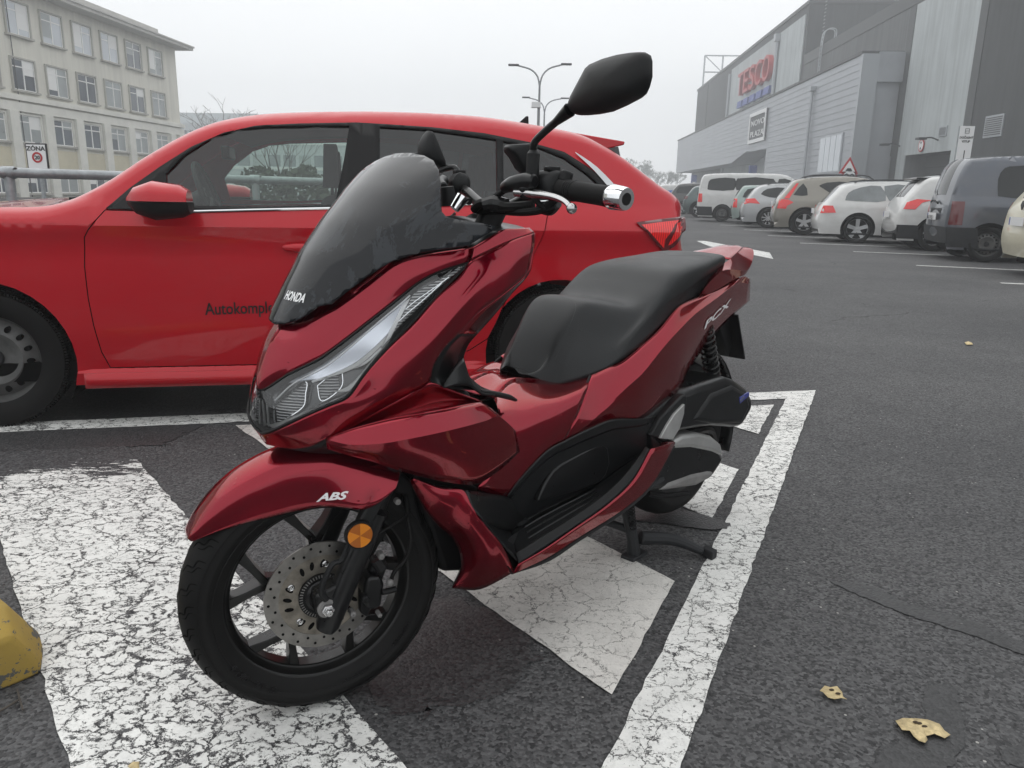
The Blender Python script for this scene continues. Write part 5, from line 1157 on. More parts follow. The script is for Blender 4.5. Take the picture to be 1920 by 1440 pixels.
# spoiler
ps = [K.at(1074, 251, y=.5), K.at(1166, 268, y=.5), K.at(1130, 280, y=.5)]
bb = B(); P = [(ps[0][0]+.02, ps[0][2]+.004), (ps[1][0], ps[1][2]+.004), (ps[1][0]+.004, ps[1][2]-.012), (ps[2][0], ps[2][2]-.002), (float(K.at(1120, 276, y=.5)[0]), float(K.at(1120, 276, y=.5)[2])), (ps[0][0]+.02, ps[0][2]-.03)]
bb.prism(P, -.55, .55); bb.build('roof_spoiler', 'paint_red', rc, bevel=.006)
pb = [K.at(*q, y=.52) for q in ((1118, 274), (1132, 279), (1158, 275), (1164, 303), (1150, 298))]
for s in (-1, 1): bb = B(); bb.prism([(q[0], q[2]) for q in pb], s*.50, s*.53); bb.build('spoiler_fin', 'black_gloss', rc, flat=True)
# roof antenna
q = [K.at(*p, y=0) for p in ((966, 233), (989, 218), (991, 235))]
B().prism([(q[0][0], q[0][2]-.01), (q[1][0]+.008, q[1][2]), (q[1][0]-.004, q[1][2]), (q[2][0], q[2][2]-.01)], -.012, .012).build('antenna', 'rubber_trim', rc, bevel=.004)
# bumper, cowl, wipers
B().box((-.36, -.62, .90), (-.22, .62, .925)).build('cowl_panel', 'rubber_trim', rc, bevel=.005)
wq = [K.at(*p, y=.35) for p in ((112, 388), (140, 376), (175, 373))]
for k_ in (0, .5): B().tube([(-.28, .52-k_, .95), (-.34, .3-k_, .965), (-.38, .0-k_, .975)], .008, 6).build('wiper', 'rubber_trim', rc)
# wheels
for (cx_, cz_) in (wfront, wrear):
    for s in (-1, 1): wheel(rc, (cx_, s*.755, cz_+.008), WRk, .192, .195, s, 'steel', 'steel_rim', yaw=(rad(4) if cx_ > -1 else 0), tread=(s > 0))
# interior
bb = B(); bb.box((-2.9, -.8, .19), (.1, .8, .27)); bb.box((-.42, -.78, .25), (-.30, .78, .88)); bb.build('floor_pan', 'dark_void', rc, flat=True)
bb = B(); bb.prism([(-.30, .88), (-.36, .93), (-.60, .925), (-.72, .86), (-.70, .70), (-.4, .6)], -.74, .74); bb.build('dashboard', 'dash', rc, bevel=.01)
sw = B(); cs = np.array(K.at(395, 372, y=.38)); 
rings = []
tx = np.array([.35, 0, .94]); ty_ = np.array([0, 1, 0.])
for k_ in np.linspace(0, 2*math.pi, 36, endpoint=False):
    cc = cs+.165*(math.cos(k_)*tx+math.sin(k_)*ty_); rings.append([tuple(cc+.013*(math.cos(u_)*(math.cos(k_)*tx+math.sin(k_)*ty_)+math.sin(u_)*np.array([.94, 0, -.35]))) for u_ in np.linspace(0, 2*math.pi, 8, endpoint=False)])
rings.append(rings[0]); sw.rings(rings, cap=False); sw.tube([tuple(cs+np.array([.0, 0, 0])), tuple(cs+np.array([.2, 0, -.08]))], [.06, .04], 12, sm=False)
for k_ in (0, 2.1, 4.2): sw.tube([tuple(cs), tuple(cs+.16*(math.cos(k_)*tx+math.sin(k_)*ty_))], .014, 6, sm=False)
sw.build('steering_wheel', 'dash', rc)
def seat(x, y, nm='seat', hz=0):
    bb = B(); bb.box((x-.05, y-.24, .35), (x+.42, y+.24, .5)); P = [(x+.02, .45), (x-.12, .98), (x-.20, 1.0), (x-.13, .42)]; bb.prism(P, y-.22, y+.22); s_ = bb.build(nm, 'seat_cloth', rc, bevel=.03)
    h_ = B(); h_.prism([(x-.12, 1.02), (x-.13, 1.22), (x-.19, 1.22), (x-.20, 1.02)], y-.12, y+.12); h_.tube([(x-.16, y-.05, .95), (x-.16, y-.05, 1.05)], .008, 6, sm=False); h_.build('headrest', 'seat_cloth', s_, bevel=.03)
hx_ = K.at(622, 330, y=.38)
for y_ in (.38, -.38): seat(hx_[0]+.16, y_)
for y_ in (.42, 0, -.42): seat(-2.08, y_)
bb = B(); cap_in = Shell([(p[0], p[1]-.05) for p in prof], SECK, TAPK, r=.055); cap_in.cap(bb, iR, iB, crown=.0, inset=.03); bb.build('headliner', 'headliner', rc)
mr = K.at(432, 288, y=-.0); mrr = B().box((mr[0]-.01, -.11, mr[2]-.03), (mr[0]+.03, .11, mr[2]+.035)); mrr.build('inside_mirror', 'rubber_trim', rc, bevel=.01)
# lettering on the front door
t0 = KU(385, 590); t1 = KU(507, 587); yy_ = lambda x, z: shk.Y(x, z, .003)
M = basis((t0[0], yy_(*t0), t0[1]), (-1, 0, (t1[1]-t0[1])/(t0[0]-t1[0])), (0, -.02, 1))
tm = text_mesh('lettering', 'Autokomplex', .062, 'sign_black', rc, M, ext=.0006, bold=.0008)
bx = [v_.co.x for v_ in tm.data.vertices]; L10 = (max(bx)-min(bx)); want = (t0[0]-t1[0])*11/9.35; k_ = want/L10
for v_ in tm.data.vertices: v_.co.x = t0[0]+(v_.co.x-max(bx))*k_; v_.co.z = t0[1]+(v_.co.z-t0[1])*k_*1.3; v_.co.y = shk.Y(v_.co.x, v_.co.z, .003)
# ================================================================== the scooter
car_paint('candy', (.24, .0006, .013), metal=.85, rough=.2, coat=1., drops=True, coat_rough=.012)
MATS['candy'].node_tree.nodes['Principled BSDF'].inputs['Specular Tint'].default_value = (.75, .08, .12, 1)
plain('matte_black', (.007, .0075, .008), .48, spec=.3, var=.15, vs=9, bmp=.12, bs=420)
plain('satin_black', (.005, .0052, .0056), .3, spec=.3, coat=.12, var=.1, vs=10, coat_rough=.15)
plain('wheel_black', (.004, .004, .0038), .3, spec=.3, coat=.1, var=.3, vs=14)
plain('vinyl', (.011, .012, .013), .46, spec=.38, var=.2, vs=8, bmp=.22, bs=330)
m = MATS['vinyl']; t = m.node_tree; b = t.nodes['Principled BSDF']; 
v = tcoord(t); dd = droplets(t, v, scale=60, thr=.18, density=.6); bn = t.nodes.new('ShaderNodeBump'); bn.inputs['Strength'].default_value = .4; bn.inputs['Distance'].default_value = .0015
t.links.new(dd, bn.inputs['Height']); t.links.new(b.inputs['Normal'].links[0].from_socket, bn.inputs['Normal']); t.links.new(bn.outputs[0], b.inputs['Normal'])
plain('thread', (.06, .06, .06), .8)
plain('disc_steel', (.22, .212, .20), .36, metal=.9, var=.25, vs=30); plain('disc_carrier', (.22, .20, .17), .5, metal=.8, var=.4, vs=40)
plain('bolt', (.5, .5, .5), .25, metal=1); plain('silver_paint', (.40, .40, .39), .38, metal=.5, var=.15, vs=12); plain('engine_grey', (.19, .185, .18), .55, metal=.3, var=.25, vs=14)
plain('amber', (.62, .20, .01), .18, coat=1); plain('amber_dark', (.34, .09, .004), .25, coat=1)
plain('headlamp_dark', (.012, .012, .013), .2, coat=.6)
plain('badge_blue', (.04, .05, .24), .35)
m, t, b = new_mat('reflector'); v = tcoord(t, (1, 1, 1)); b.inputs['Metallic'].default_value = .55; b.inputs['Roughness'].default_value = .25
wv_ = t.nodes.new('ShaderNodeTexWave'); wv_.inputs['Scale'].default_value = 62; wv_.inputs['Distortion'].default_value = 1.2; wv_.bands_direction = 'Z'; t.links.new(v, wv_.inputs[0])
bump(t, b, wv_.outputs[0], .9, .004); t.links.new(mixc(t, ramp(t, wv_.outputs[0], .3, .8), (.16, .165, .17), (1., 1., 1.)), b.inputs['Base Color'])
m, t, b = new_mat('light_blade'); v = tcoord(t, (1, 1, 1)); b.inputs['Metallic'].default_value = .6; b.inputs['Roughness'].default_value = .25
wv_ = t.nodes.new('ShaderNodeTexWave'); wv_.inputs['Scale'].default_value = 30; wv_.inputs['Distortion'].default_value = .4; wv_.bands_direction = 'DIAGONAL'; t.links.new(v, wv_.inputs[0])
t.links.new(mixc(t, ramp(t, wv_.outputs[0], .1, .9), (.42, .44, .48), (.75, .78, .84)), b.inputs['Base Color']); bump(t, b, wv_.outputs[0], .3, .002)
glass('lens', tint=(.97, .98, .99))
m, t, b = new_mat('screen_smoke'); v = tcoord(t); b.inputs['Roughness'].default_value = .10; b.inputs['IOR'].default_value = 1.42; b.inputs['Coat Weight'].default_value = 0; b.inputs['Base Color'].default_value = (.012, .0135, .016, 1)
n = noise(t, tcoord(t, (1, 1.6, 1)), 5.5, 9, .72, 1.2); wet = mth(t, 'GREATER_THAN', n, .53)      # dried-rain film
t.links.new(mixc(t, wet, (.008, .009, .011), (.020, .023, .027)), b.inputs['Base Color']); t.links.new(mth(t, 'MULTIPLY_ADD', wet, .16, .035), b.inputs['Roughness']); t.links.new(mth(t, 'MULTIPLY_ADD', wet, .12, .02), b.inputs['Coat Roughness'])

S = Frame((.5074, 2.3655), 227.5); S2 = Frame((-.381, 1.396), 207.6)
sr = root('scooter', (S.o[0], S.o[1], 0), S.ang, 'dark candy red scooter with smoked screen standing on its centre stand in the foreground', 'scooter')
STL = (1.315, 0, 0); STR = S2.ang-S.ang
def A(px, py, y): return S.at(px, py, y=y)
def Q(px, py, y): return S2.at(px, py, y=y)
def AA(l): return [A(*p) for p in l]
def both(fn):
    for s in (1, -1): fn(s)
def net(name, rows, mat, su=5, sv=5, lin=False, thick=.003, mirror=True, parent=None, join=False, sharp=28, f=A, **k):
    R = [[f(*p) if len(p) == 3 and not isinstance(p, np.ndarray) else np.array(p) for p in r] for r in rows]
    assert len({len(r) for r in R}) == 1, (name, [len(r) for r in R])
    Gd = surf(R, su, sv, lin); out = []
    if join and mirror:
        bb = B(); bb.grid(Gd); bb.grid(mir(Gd)); out.append(bb.build(name, mat, parent or sr, thick=thick, sharp=sharp, off=0, **k))
    else:
        for g_ in ([Gd, mir(Gd)] if mirror else [Gd]): out.append(B().grid(g_).build(name, mat, parent or sr, thick=thick, sharp=sharp, **k))
    return Gd, out
def steer(o): o.location = STL; o.rotation_euler = (0, 0, STR); return o
def sbuild(bb, name, mat, parent=None, **k):
    o = bb.build(name, mat, parent or sr, **k)
    if not parent: steer(o)
    return o

# ---------------------------------------------------------------- windscreen: one swept surface x = X(y, z)
ZC = np.array([(.76, 1.378), (.785, 1.363), (.84, 1.327), (.90, 1.283), (.96, 1.226), (1.02, 1.158), (1.06, 1.105), (1.10, 1.045)])
def XS(y, z): return float(np.interp(z, ZC[:, 0], ZC[:, 1])-(2.4+2.6*np.clip((1.05-z)/.22, 0, 1))*y*y)
def hit(px, py, F=XS, off=0):
    d = S.M @ (RC.T @ np.array([(px-960)/FPX, (py-720)/FPX, 1.])); e = S.eye; t0 = .5; g0 = None; best = None
    for t_ in np.arange(.5, 4, .01):
        p = e+d*t_; g = p[0]-F(p[1], p[2])-off
        if best is None or abs(g) < best[0]: best = (abs(g), t_)
        if g0 is not None and g0 > 0 >= g:
            a, c_ = t_-.01, t_
            for _ in range(20):
                m_ = (a+c_)/2; p = e+d*m_
                if p[0]-F(p[1], p[2])-off > 0: a = m_
                else: c_ = m_
            return e+d*a
        g0 = g
    return e+d*best[1]
edge = [(548, 606), (570, 599), (590, 587), (607, 573), (632, 569), (655, 551), (700, 517), (745, 489), (800, 473), (850, 465), (888, 460), (905, 449), (930, 434), (939, 425), (925, 421), (900, 417), (862, 411), (846, 407), (838, 398), (836, 375), (836, 345), (832, 320), (822, 303), (805, 294), (785, 290)]
E3 = [hit(*p) for p in edge]
hb_ = hit(528, 607); ht_ = hit(765, 289)
half = [(0., hb_[2])]+[(p[1], p[2]) for p in E3 if p[1] > 0.012]+[(.04, ht_[2]-.001), (0., ht_[2])]
outl = half+[(-y, z) for y, z in half[1:-1]][::-1]
def yz_region(name, poly, mat, off=0., step=.012, parent=None, thick=.004, sharp=50):
    bb = B(); region(bb, poly, lambda y, z: 0, step=step)
    bb.v = [(XS(x, z)+off, x, z) for (x, _, z) in bb.v]; return bb.build(name, mat, parent or sr, thick=thick, sharp=sharp)
scr = yz_region('windscreen', outl, 'screen_smoke', off=.012)
print('SCREEN half', [(round(a, 3), round(b_, 3)) for a, b_ in half])

# ---------------------------------------------------------------- bonnet between screen and headlamps
h0 = [(484, 728, 0), (491, 690, 0), (507, 645, 0), (527, 610, 0), (570, 604, .042), (628, 576, .078), (690, 533, .108), (745, 493, .135), (800, 477, .155), (886, 464, .182)]
h2 = [(484, 729, .002), (500, 727, .014), (540, 701, .05), (586, 679, .082), (617, 660, .098), (680, 612, .122), (742, 563, .143), (783, 530, .157), (820, 510, .167), (880, 490, .182)]
h1 = [(484, 728, .001), (495, 710, .012), (525, 680, .035), (556, 650, .052), (595, 636, .078), (655, 598, .106), (717, 553, .131), (767, 516, .151), (812, 496, .164), (884, 478, .184)]
_, _o = net('bonnet', [h0, h1, h2], 'candy', join=True)
# ---------------------------------------------------------------- headlamp
Lup = [(484, 729, 0), (500, 728, .014), (540, 702, .05), (586, 680, .082), (617, 661, .098), (680, 613, .122), (742, 564, .143), (783, 531, .157), (820, 511, .167), (850, 500, .174), (879, 491, .181)]
Ldn = [(490, 812, 0), (506, 809, .03), (533, 797, .062), (577, 777, .095), (617, 759, .12), (652, 743, .137), (682, 702, .150), (727, 650, .160), (774, 603, .167), (820, 552, .174), (879, 493, .182)]
Lmd = [tuple((np.array(a)*.5+np.array(b_)*.5)+np.array([0, 0, .004])) for a, b_ in zip(Lup, Ldn)]; Lmd[0] = (487, 770, 0)
LG, lens_o = net('headlamp_lens', [Lup, Lmd, Ldn], 'lens', join=True, thick=0)
def inward(Gd, d):
    G2 = np.array(Gd); nu = np.gradient(G2, axis=0); nv_ = np.gradient(G2, axis=1); nn = np.cross(nu, nv_); nn /= np.linalg.norm(nn, axis=2, keepdims=True)+1e-9
    c_ = np.array([1.1, 0, .75]); sg = np.sign(((G2-c_)*nn).sum(2, keepdims=True)); return G2-nn*sg*d
def edged(G0, Gi):                                   # tray: pinned to the rim, sunk inside
    Gi = Gi.copy(); Gi[0] = G0[0]; Gi[-1] = G0[-1]; return Gi
tray = edged(LG, inward(LG, .022)); bb = B(); bb.grid(tray); bb.grid(mir(tray)); bb.build('headlamp_tray', 'headlamp_dark', sr)
def lp(u_, v_, d):                                    # point on the lamp surface (u along 0..1, v up-down 0..1), d deep
    n0, n1 = LG.shape[:2]; Gd = LD[d]; a = min(max(v_, 0), 1)*(n0-1); c_ = min(max(u_, 0), 1)*(n1-1); i = min(int(a), n0-2); j = min(int(c_), n1-2); fa, fc = a-i, c_-j
    return (Gd[i, j]*(1-fa)*(1-fc)+Gd[i+1, j]*fa*(1-fc)+Gd[i, j+1]*(1-fa)*fc+Gd[i+1, j+1]*fa*fc)
LD = {d: inward(LG, d) for d in (.004, .006, .008, .012, .018)}
def lamp_patch(name, uv, mat, d=.012, n=8, thick=.003):
    """quad in lamp coordinates uv = four (u,v) corners"""
    uv = np.array(uv, float); Gd = [[lp(*((1-a)*(1-c_)*uv[0]+(1-a)*c_*uv[1]+a*c_*uv[2]+a*(1-c_)*uv[3]), d) for c_ in np.linspace(0, 1, n*3)] for a in np.linspace(0, 1, n)]
    for g_ in (np.array(Gd), mir(Gd)): B().grid(g_).build(name, mat, sr, thick=thick)
lamp_patch('lamp_reflector', [(.12, .45), (.27, .30), (.27, .80), (.13, .92)], 'reflector', .012)
lamp_patch('lamp_reflector', [(.33, .50), (.43, .42), (.45, .80), (.36, .86)], 'reflector', .012)
lamp_patch('light_blade', [(.19, .14), (.67, .08), (.66, .66), (.38, .46)], 'light_blade', .008)
lamp_patch('light_bar', [(.36, .40), (.66, .64), (.66, .80), (.42, .50)], 'silver_paint', .004)
lamp_patch('light_bar', [(.05, .80), (.20, .93), (.40, .93), (.13, .97)], 'silver_paint', .004)
lamp_patch('light_bar', [(.42, .80), (.52, .84), (.70, .90), (.50, .93)], 'silver_paint', .004)
lamp_patch('indicator', [(.70, .16), (.97, .30), (.96, .75), (.70, .80)], 'reflector', .008)
lamp_patch('indicator_bar', [(.655, .20), (.695, .20), (.695, .84), (.655, .84)], 'sign_white', .004)
def lamp_line(uv, d, r_, mt, nm='light_bar'):
    P = [lp(u_, v_, d) for u_, v_ in cr_curve([(a, b_) for a, b_ in uv], len(uv)*5)]
    for g_ in (np.array(P), mir(P)): B().tube([tuple(q) for q in g_], r_, 6, sm=False).build(nm, mt, sr)
lamp_line([(.12, .45), (.20, .36), (.27, .30), (.275, .55), (.27, .80), (.20, .88), (.13, .92), (.115, .7), (.12, .45)], .008, .0016, 'chrome', 'lamp_bezel')
lamp_line([(.33, .50), (.43, .42), (.455, .6), (.45, .80), (.36, .86), (.33, .5)], .008, .0013, 'chrome', 'lamp_bezel')
lamp_line([(.13, .34), (.24, .20), (.40, .20), (.55, .12), (.68, .12)], .006, .0014, 'sign_white')
lamp_line([(.30, .36), (.44, .48), (.56, .70), (.66, .86)], .006, .0022, 'sign_white')
lamp_line([(.10, .94), (.24, .955), (.42, .955), (.60, .93)], .006, .0012, 'chrome')
lamp_line([(.70, .40), (.80, .42), (.92, .48)], .006, .0012, 'chrome'); lamp_line([(.70, .60), (.80, .60), (.90, .62)], .006, .0012, 'chrome')
lamp_patch('light_bar', [(.045, .35), (.06, .33), (.06, .88), (.045, .88)], 'silver_paint', .008)
lamp_patch('lamp_trim', [(.02, .25), (.035, .25), (.035, .85), (.02, .85)], 'silver_paint', .004)
# black rubber lip around the lamp
for c_ in (LG[-1], LG[0]):
    for g_ in (c_, mir(c_)): B().tube([tuple(p) for p in g_[::2]], .0028, 6, sm=False).build('lamp_gasket', 'rubber_trim', sr)

# ---------------------------------------------------------------- side cowl
T = [(490, 815, 0), (507, 812, .03), (535, 800, .064), (577, 780, .097), (618, 762, .122), (654, 746, .139), (684, 705, .152), (729, 653, .162), (776, 606, .169), (822, 554, .176), (860, 519, .181), (884, 488, .186), (918, 472, .194), (961, 451, .202), (1001, 437, .207)]
Mi = [(493, 824, .0), (528, 822, .045), (562, 816, .078), (612, 798, .113), (662, 773, .143), (710, 744, .167), (752, 710, .181), (790, 664, .193), (825, 620, .200), (865, 570, .204), (903, 528, .206), (926, 506, .208), (948, 494, .212), (970, 480, .215), (1000, 462, .213)]
Bo = [(500, 832, .0), (540, 840, .04), (580, 836, .075), (612, 822, .108), (660, 797, .135), (712, 768, .158), (762, 741, .172), (802, 718, .182), (812, 685, .188), (834, 650, .196), (867, 619, .203), (899, 584, .208), (925, 565, .211), (952, 543, .215), (987, 513, .216)]
BG, _ = net('side_cowl', [T, Mi, Bo], 'candy', sv=6)
U0 = [(886, 464, .184), (915, 447, .190), (942, 431, .193), (968, 429, .194), (992, 428, .194)]
U1 = [(884, 487, .187), (912, 474, .193), (942, 460, .199), (970, 447, .203), (1001, 436, .207)]
net('upper_cowl', [U0, U1], 'candy')
# lip under the nose
lip = [(500, 832, .0), (540, 840, .04), (580, 836, .075), (612, 822, .108), (660, 830, .12), (700, 850, .13)]
back = [(1.30, 0, .53), (1.30, .03, .53), (1.28, .06, .53), (1.25, .08, .53), (1.2, .09, .53), (1.18, .10, .52)]
bb = B(); g_ = surf([AA(lip), [np.array(p) for p in back]], 4, 4); bb.grid(g_); bb.grid(mir(g_)); bb.build('under_cowl', 'matte_black', sr, thick=.003)
Vt = [(612, 822, .108), (660, 797, .135), (712, 768, .158), (762, 741, .172), (802, 718, .182), (835, 727, .188), (870, 741, .193), (903, 753, .197)]
Vm = [(622, 820, .108), (672, 802, .128), (722, 786, .146), (768, 770, .158), (812, 755, .166), (845, 751, .173), (878, 750, .180), (903, 754, .188)]
Vb = [(612, 823, .110), (655, 807, .150), (705, 793, .178), (750, 783, .196), (800, 775, .208), (850, 766, .212), (885, 759, .210), (903, 756, .205)]
net('cowl_recess', [Vt, Vm, Vb], 'candy')
Ct = Vb+[(928, 773, .205)]
Cr = [(612, 824, .112), (655, 833, .160), (710, 832, .198), (760, 824, .218), (820, 812, .230), (870, 800, .232), (910, 789, .228), (935, 782, .222), (966, 808, .214)]
Cl = [(614, 840, .105), (655, 853, .135), (695, 863, .16), (742, 879, .18), (792, 893, .195), (842, 904, .204), (892, 907, .208), (935, 882, .210), (974, 846, .208)]
Cm = [tuple((np.array(a)+np.array(b_))/2+np.array([0, 0, .006])) for a, b_ in zip(Cr, Cl)]
g1 = surf([AA(Ct), AA(Cr)], 5, 5); g2 = surf([AA(Cr), AA(Cm), AA(Cl)], 5, 4)
for s in (1, -1): bb = B(); bb.grid(g1 if s > 0 else mir(g1)); bb.grid(g2 if s > 0 else mir(g2)); bb.build('front_wing', 'candy', sr, thick=.003, sharp=14)
# inward lip of the wing, closing it to the body
inn = [np.array([p[0]-.01, p[1]-.05, p[2]+.01]) for p in AA(Cl)]
net('wing_lip', [AA(Cl), inn], 'matte_black')
# leg shield edge
Lo = [(1001, 437, .207), (997, 478, .215), (987, 513, .216), (946, 550, .212), (899, 584, .208), (867, 619, .203), (834, 650, .196), (812, 685, .188), (806, 712, .182), (835, 727, .188)]
Li = [(1003, 437, .165), (999, 480, .175), (990, 514, .180), (962, 546, .172), (931, 584, .160), (900, 619, .150), (878, 644, .145), (868, 672, .142), (872, 700, .146), (910, 733, .165)]
gl_ = surf([AA(Lo), AA(Li)], 5, 4); k_ = 26
for s in (1, -1):
    gg = gl_ if s > 0 else mir(gl_); B().grid(gg[:, :k_+1]).build('leg_shield', 'candy', sr, thick=.003); B().grid(gg[:, k_:]).build('leg_shield_trim', 'satin_black', sr, thick=.003)
li = np.array(gl_[-1]); R_ = [li, (li*np.array([1, .45, 1]))-np.array([.03, 0, 0]), (li*np.array([1, 0, 1]))-np.array([.035, 0, 0])]; gg = surf([r[::3] for r in R_], 3, 4)
bb = B(); bb.grid(gg); bb.grid(mir(gg)); bb.build('inner_leg_shield', 'matte_black', sr, thick=.004)
# trim blade at the lower end of the leg shield and the lever beside it
net('leg_shield_trim', [[(830, 724, .19), (850, 690, .178), (868, 672, .165), (872, 700, .158), (895, 722, .158), (930, 737, .16)], [(832, 727, .195), (860, 722, .195), (880, 724, .19), (896, 735, .185), (908, 741, .18), (928, 741, .172)]], 'satin_black')
bb = B(); bb.tube([tuple(A(*p)) for p in ((898, 733, .17), (925, 738, .16), (952, 744, .152), (966, 750, .148))], [.007, .010, .010, .006], 10, flat=.6); bb.build('latch_lever', 'matte_black', sr)

# ---------------------------------------------------------------- centre body and floor
D0 = [(925, 745, .06), (960, 712, .045), (1000, 712, .06), (1050, 716, .09), (1110, 704, .135)]
D1 = [(935, 775, .135), (968, 776, .145), (1005, 764, .152), (1048, 752, .160), (1099, 733, .172)]
D2 = [(940, 850, .160), (978, 845, .165), (1008, 822, .170), (1045, 795, .175), (1083, 776, .178)]
D3 = [(893, 917, .168), (948, 932, .160), (978, 894, .166), (1024, 846, .172), (1059, 825, .176)]
net('centre_body', [D0, D1, D2, D3], 'candy', sharp=40)
g_ = surf([AA(D0), [p*np.array([1, 0, 1])-np.array([0, 0, .004]) for p in AA(D0)]], 4, 3); bb = B(); bb.grid(g_); bb.grid(mir(g_)); bb.build('centre_body_top', 'candy', sr, thick=.003)
E0 = [(1109, 705, .150), (1142, 690, .158), (1168, 678, .163), (1203, 650, .168), (1235, 621, .168), (1269, 580, .163), (1290, 566, .158), (1323, 553, .148), (1362, 535, .132), (1394, 519, .112), (1406, 523, .094)]
E1 = [(1086, 766, .1745), (1118, 774, .184), (1145, 754, .189), (1180, 722, .195), (1206, 698, .198), (1243, 652, .196), (1268, 624, .192), (1303, 589, .180), (1345, 558, .158), (1382, 531, .132), (1406, 533, .100)]
E3_ = [(1060, 825, .172), (1082, 814, .174), (1105, 804, .176), (1150, 788, .178), (1199, 786, .178), (1243, 754, .170), (1275, 728, .158), (1290, 695, .144), (1325, 644, .118), (1362, 602, .096), (1405, 563, .070)]
E2 = [tuple((np.array(a)+np.array(b_))/2+np.array([0, 0, .005])) for a, b_ in zip(E1, E3_)]
g1 = surf([AA(E0), AA(E1)], 5, 6); g2 = surf([AA(E1), AA(E2), AA(E3_)], 5, 5)
rear_o = []
for s in (1, -1): bb = B(); bb.grid(g1 if s > 0 else mir(g1)); bb.grid(g2 if s > 0 else mir(g2)); rear_o.append(bb.build('rear_body', 'candy', sr, thick=.003, sharp=12))
e0 = np.array(g1[0]); net('seat_ledge', [e0[::5], (e0-np.array([0, .03, .02]))[::5], (e0*np.array([1, .35, 1])-np.array([0, 0, .03]))[::5]], 'candy')
# dark side cover (black plastic) under the red body
K0 = [(950, 932, .158), (978, 896, .164), (1024, 848, .170), (1061, 827, .174), (1105, 806, .176), (1150, 790, .178), (1199, 788, .178), (1243, 756, .170), (1283, 722, .155)]
K2 = [(955, 997, .140), (1000, 969, .142), (1032, 951, .143), (1075, 932, .145), (1112, 913, .148), (1160, 880, .155), (1212, 845, .168), (1250, 815, .172), (1295, 765, .155)]
K1 = [tuple((np.array(a)+np.array(b_))/2+np.array([0, 0, .004])) for a, b_ in zip(K0, K2)]
net('side_cover', [K0, K1, K2], 'matte_black', sharp=50)
Kt0 = [(950, 931, .162), (978, 894, .168), (1024, 846, .174), (1061, 825, .178), (1105, 803, .180), (1150, 786, .182), (1199, 785, .182), (1230, 780, .178)]
Kt1 = [(958, 935, .160), (990, 895, .168), (1034, 856, .173), (1066, 840, .176), (1112, 820, .179), (1150, 806, .181), (1196, 800, .181), (1226, 792, .178)]
net('cover_trim', [Kt0, Kt1], 'satin_black')
P = [A(px, py, .168) for px, py in ((1006, 940), (1016, 915), (1024, 899), (1036, 882), (1050, 870), (1090, 848), (1120, 833), (1130, 832), (1138, 840), (1141, 868), (1134, 890), (1122, 904), (1080, 920))]
for s in (1, -1): bb = B(); bb.prism([(p[0], p[2]) for p in P], s*.155, s*.172); bb.build('cover_lid', 'satin_black', sr, bevel=.004, sharp=50)
fw0 = [(872, 919, .205), (905, 924, .185), (950, 932, .162), (975, 950, .150), (990, 970, .143)]
fw1 = [(884, 948, .220), (904, 975, .222), (930, 990, .19), (945, 995, .165), (956, 997, .150)]
net('footwell', [fw0, fw1], 'satin_black')
net('footwell', [fw1, [(900, 968, .232), (925, 1000, .238), (945, 1025, .244), (958, 1040, .248), (970, 1052, .252)]], 'satin_black')
F0 = [(950, 1000, .145), (1000, 969, .143), (1040, 948, .144), (1112, 913, .148), (1160, 880, .155), (1212, 845, .168)]
F1 = [(971, 1050, .250), (1015, 1022, .250), (1068, 988, .248), (1130, 944, .243), (1176, 900, .238), (1215, 848, .232)]
FG, fo = net('floorboard', [F0, F1], 'matte_black')
F2_ = [(973, 1056, .257), (1018, 1028, .257), (1074, 990, .255), (1138, 945, .250), (1184, 901, .245), (1218, 843, .240)]
net('floor_edge', [[np.array([p[0], p[1]-.008, p[2]+.012]) for p in AA(F1)], AA(F2_)], 'rubber_trim', thick=.006)
for s in (1, -1):                                      # anti-slip ribs
    fp = fo[0] if s > 0 else fo[1]
    for k_ in range(6):
        v_ = .12+k_*.15; i_ = int(v_*(FG.shape[0]-1)); seg = FG[i_, 3:16].copy(); seg[:, 2] += .003
        if s < 0: seg = mir(seg)
        B().tube([tuple(p) for p in seg[::2]], .0022, 5).build('rib', 'satin_black', fp)
G0 = [(972, 1058, .259), (1020, 1030, .260), (1078, 990, .258), (1140, 946, .253), (1187, 901, .248), (1220, 842, .243)]
G1 = [(963, 1074, .250), (1030, 1042, .252), (1090, 1003, .250), (1165, 956, .244), (1222, 906, .237), (1266, 829, .230)]
ga = surf([AA(G0), AA(G1)], 5, 4); low = [np.array(p)-np.array([0, .05, .012]) for p in AA(G1)]; gb = surf([AA(G1), low], 5, 3)
for s in (1, -1): bb = B(); bb.grid(ga if s > 0 else mir(ga)); bb.grid(gb if s > 0 else mir(gb)); bb.build('sill_panel', 'candy', sr, thick=.003, sharp=25)
H0 = [(769, 901, .150), (796, 952, .155), (824, 986, .160), (849, 1008, .164), (863, 1037, .167), (864, 1070, .160), (848, 1102, .145)]
H1 = [(773, 899, .157), (815, 936, .182), (850, 957, .198), (874, 988, .212), (898, 1024, .222), (910, 1062, .222), (900, 1104, .185)]
H2 = [(777, 897, .162), (826, 914, .185), (868, 919, .205), (885, 950, .221), (913, 989, .235), (942, 1024, .246), (964, 1072, .248)]
HG, _ = net('lower_cowl', [H2, H1, H0], 'candy', sharp=22)
net('lower_cowl_inner', [AA(H0), [p-np.array([.10, .07, -.01]) for p in AA(H0)], [p*np.array([1, 0, 1])-np.array([.14, 0, -.01]) for p in AA(H0)]], 'satin_black')
net('floor_underside', [[p-np.array([0, 0, .012]) for p in AA([(960, 1066, .246)]+G1[1:])], [np.array([p[0]-.02, .10, p[2]-.005]) for p in AA([(960, 1066, .246)]+G1[1:])]], 'rubber_trim')
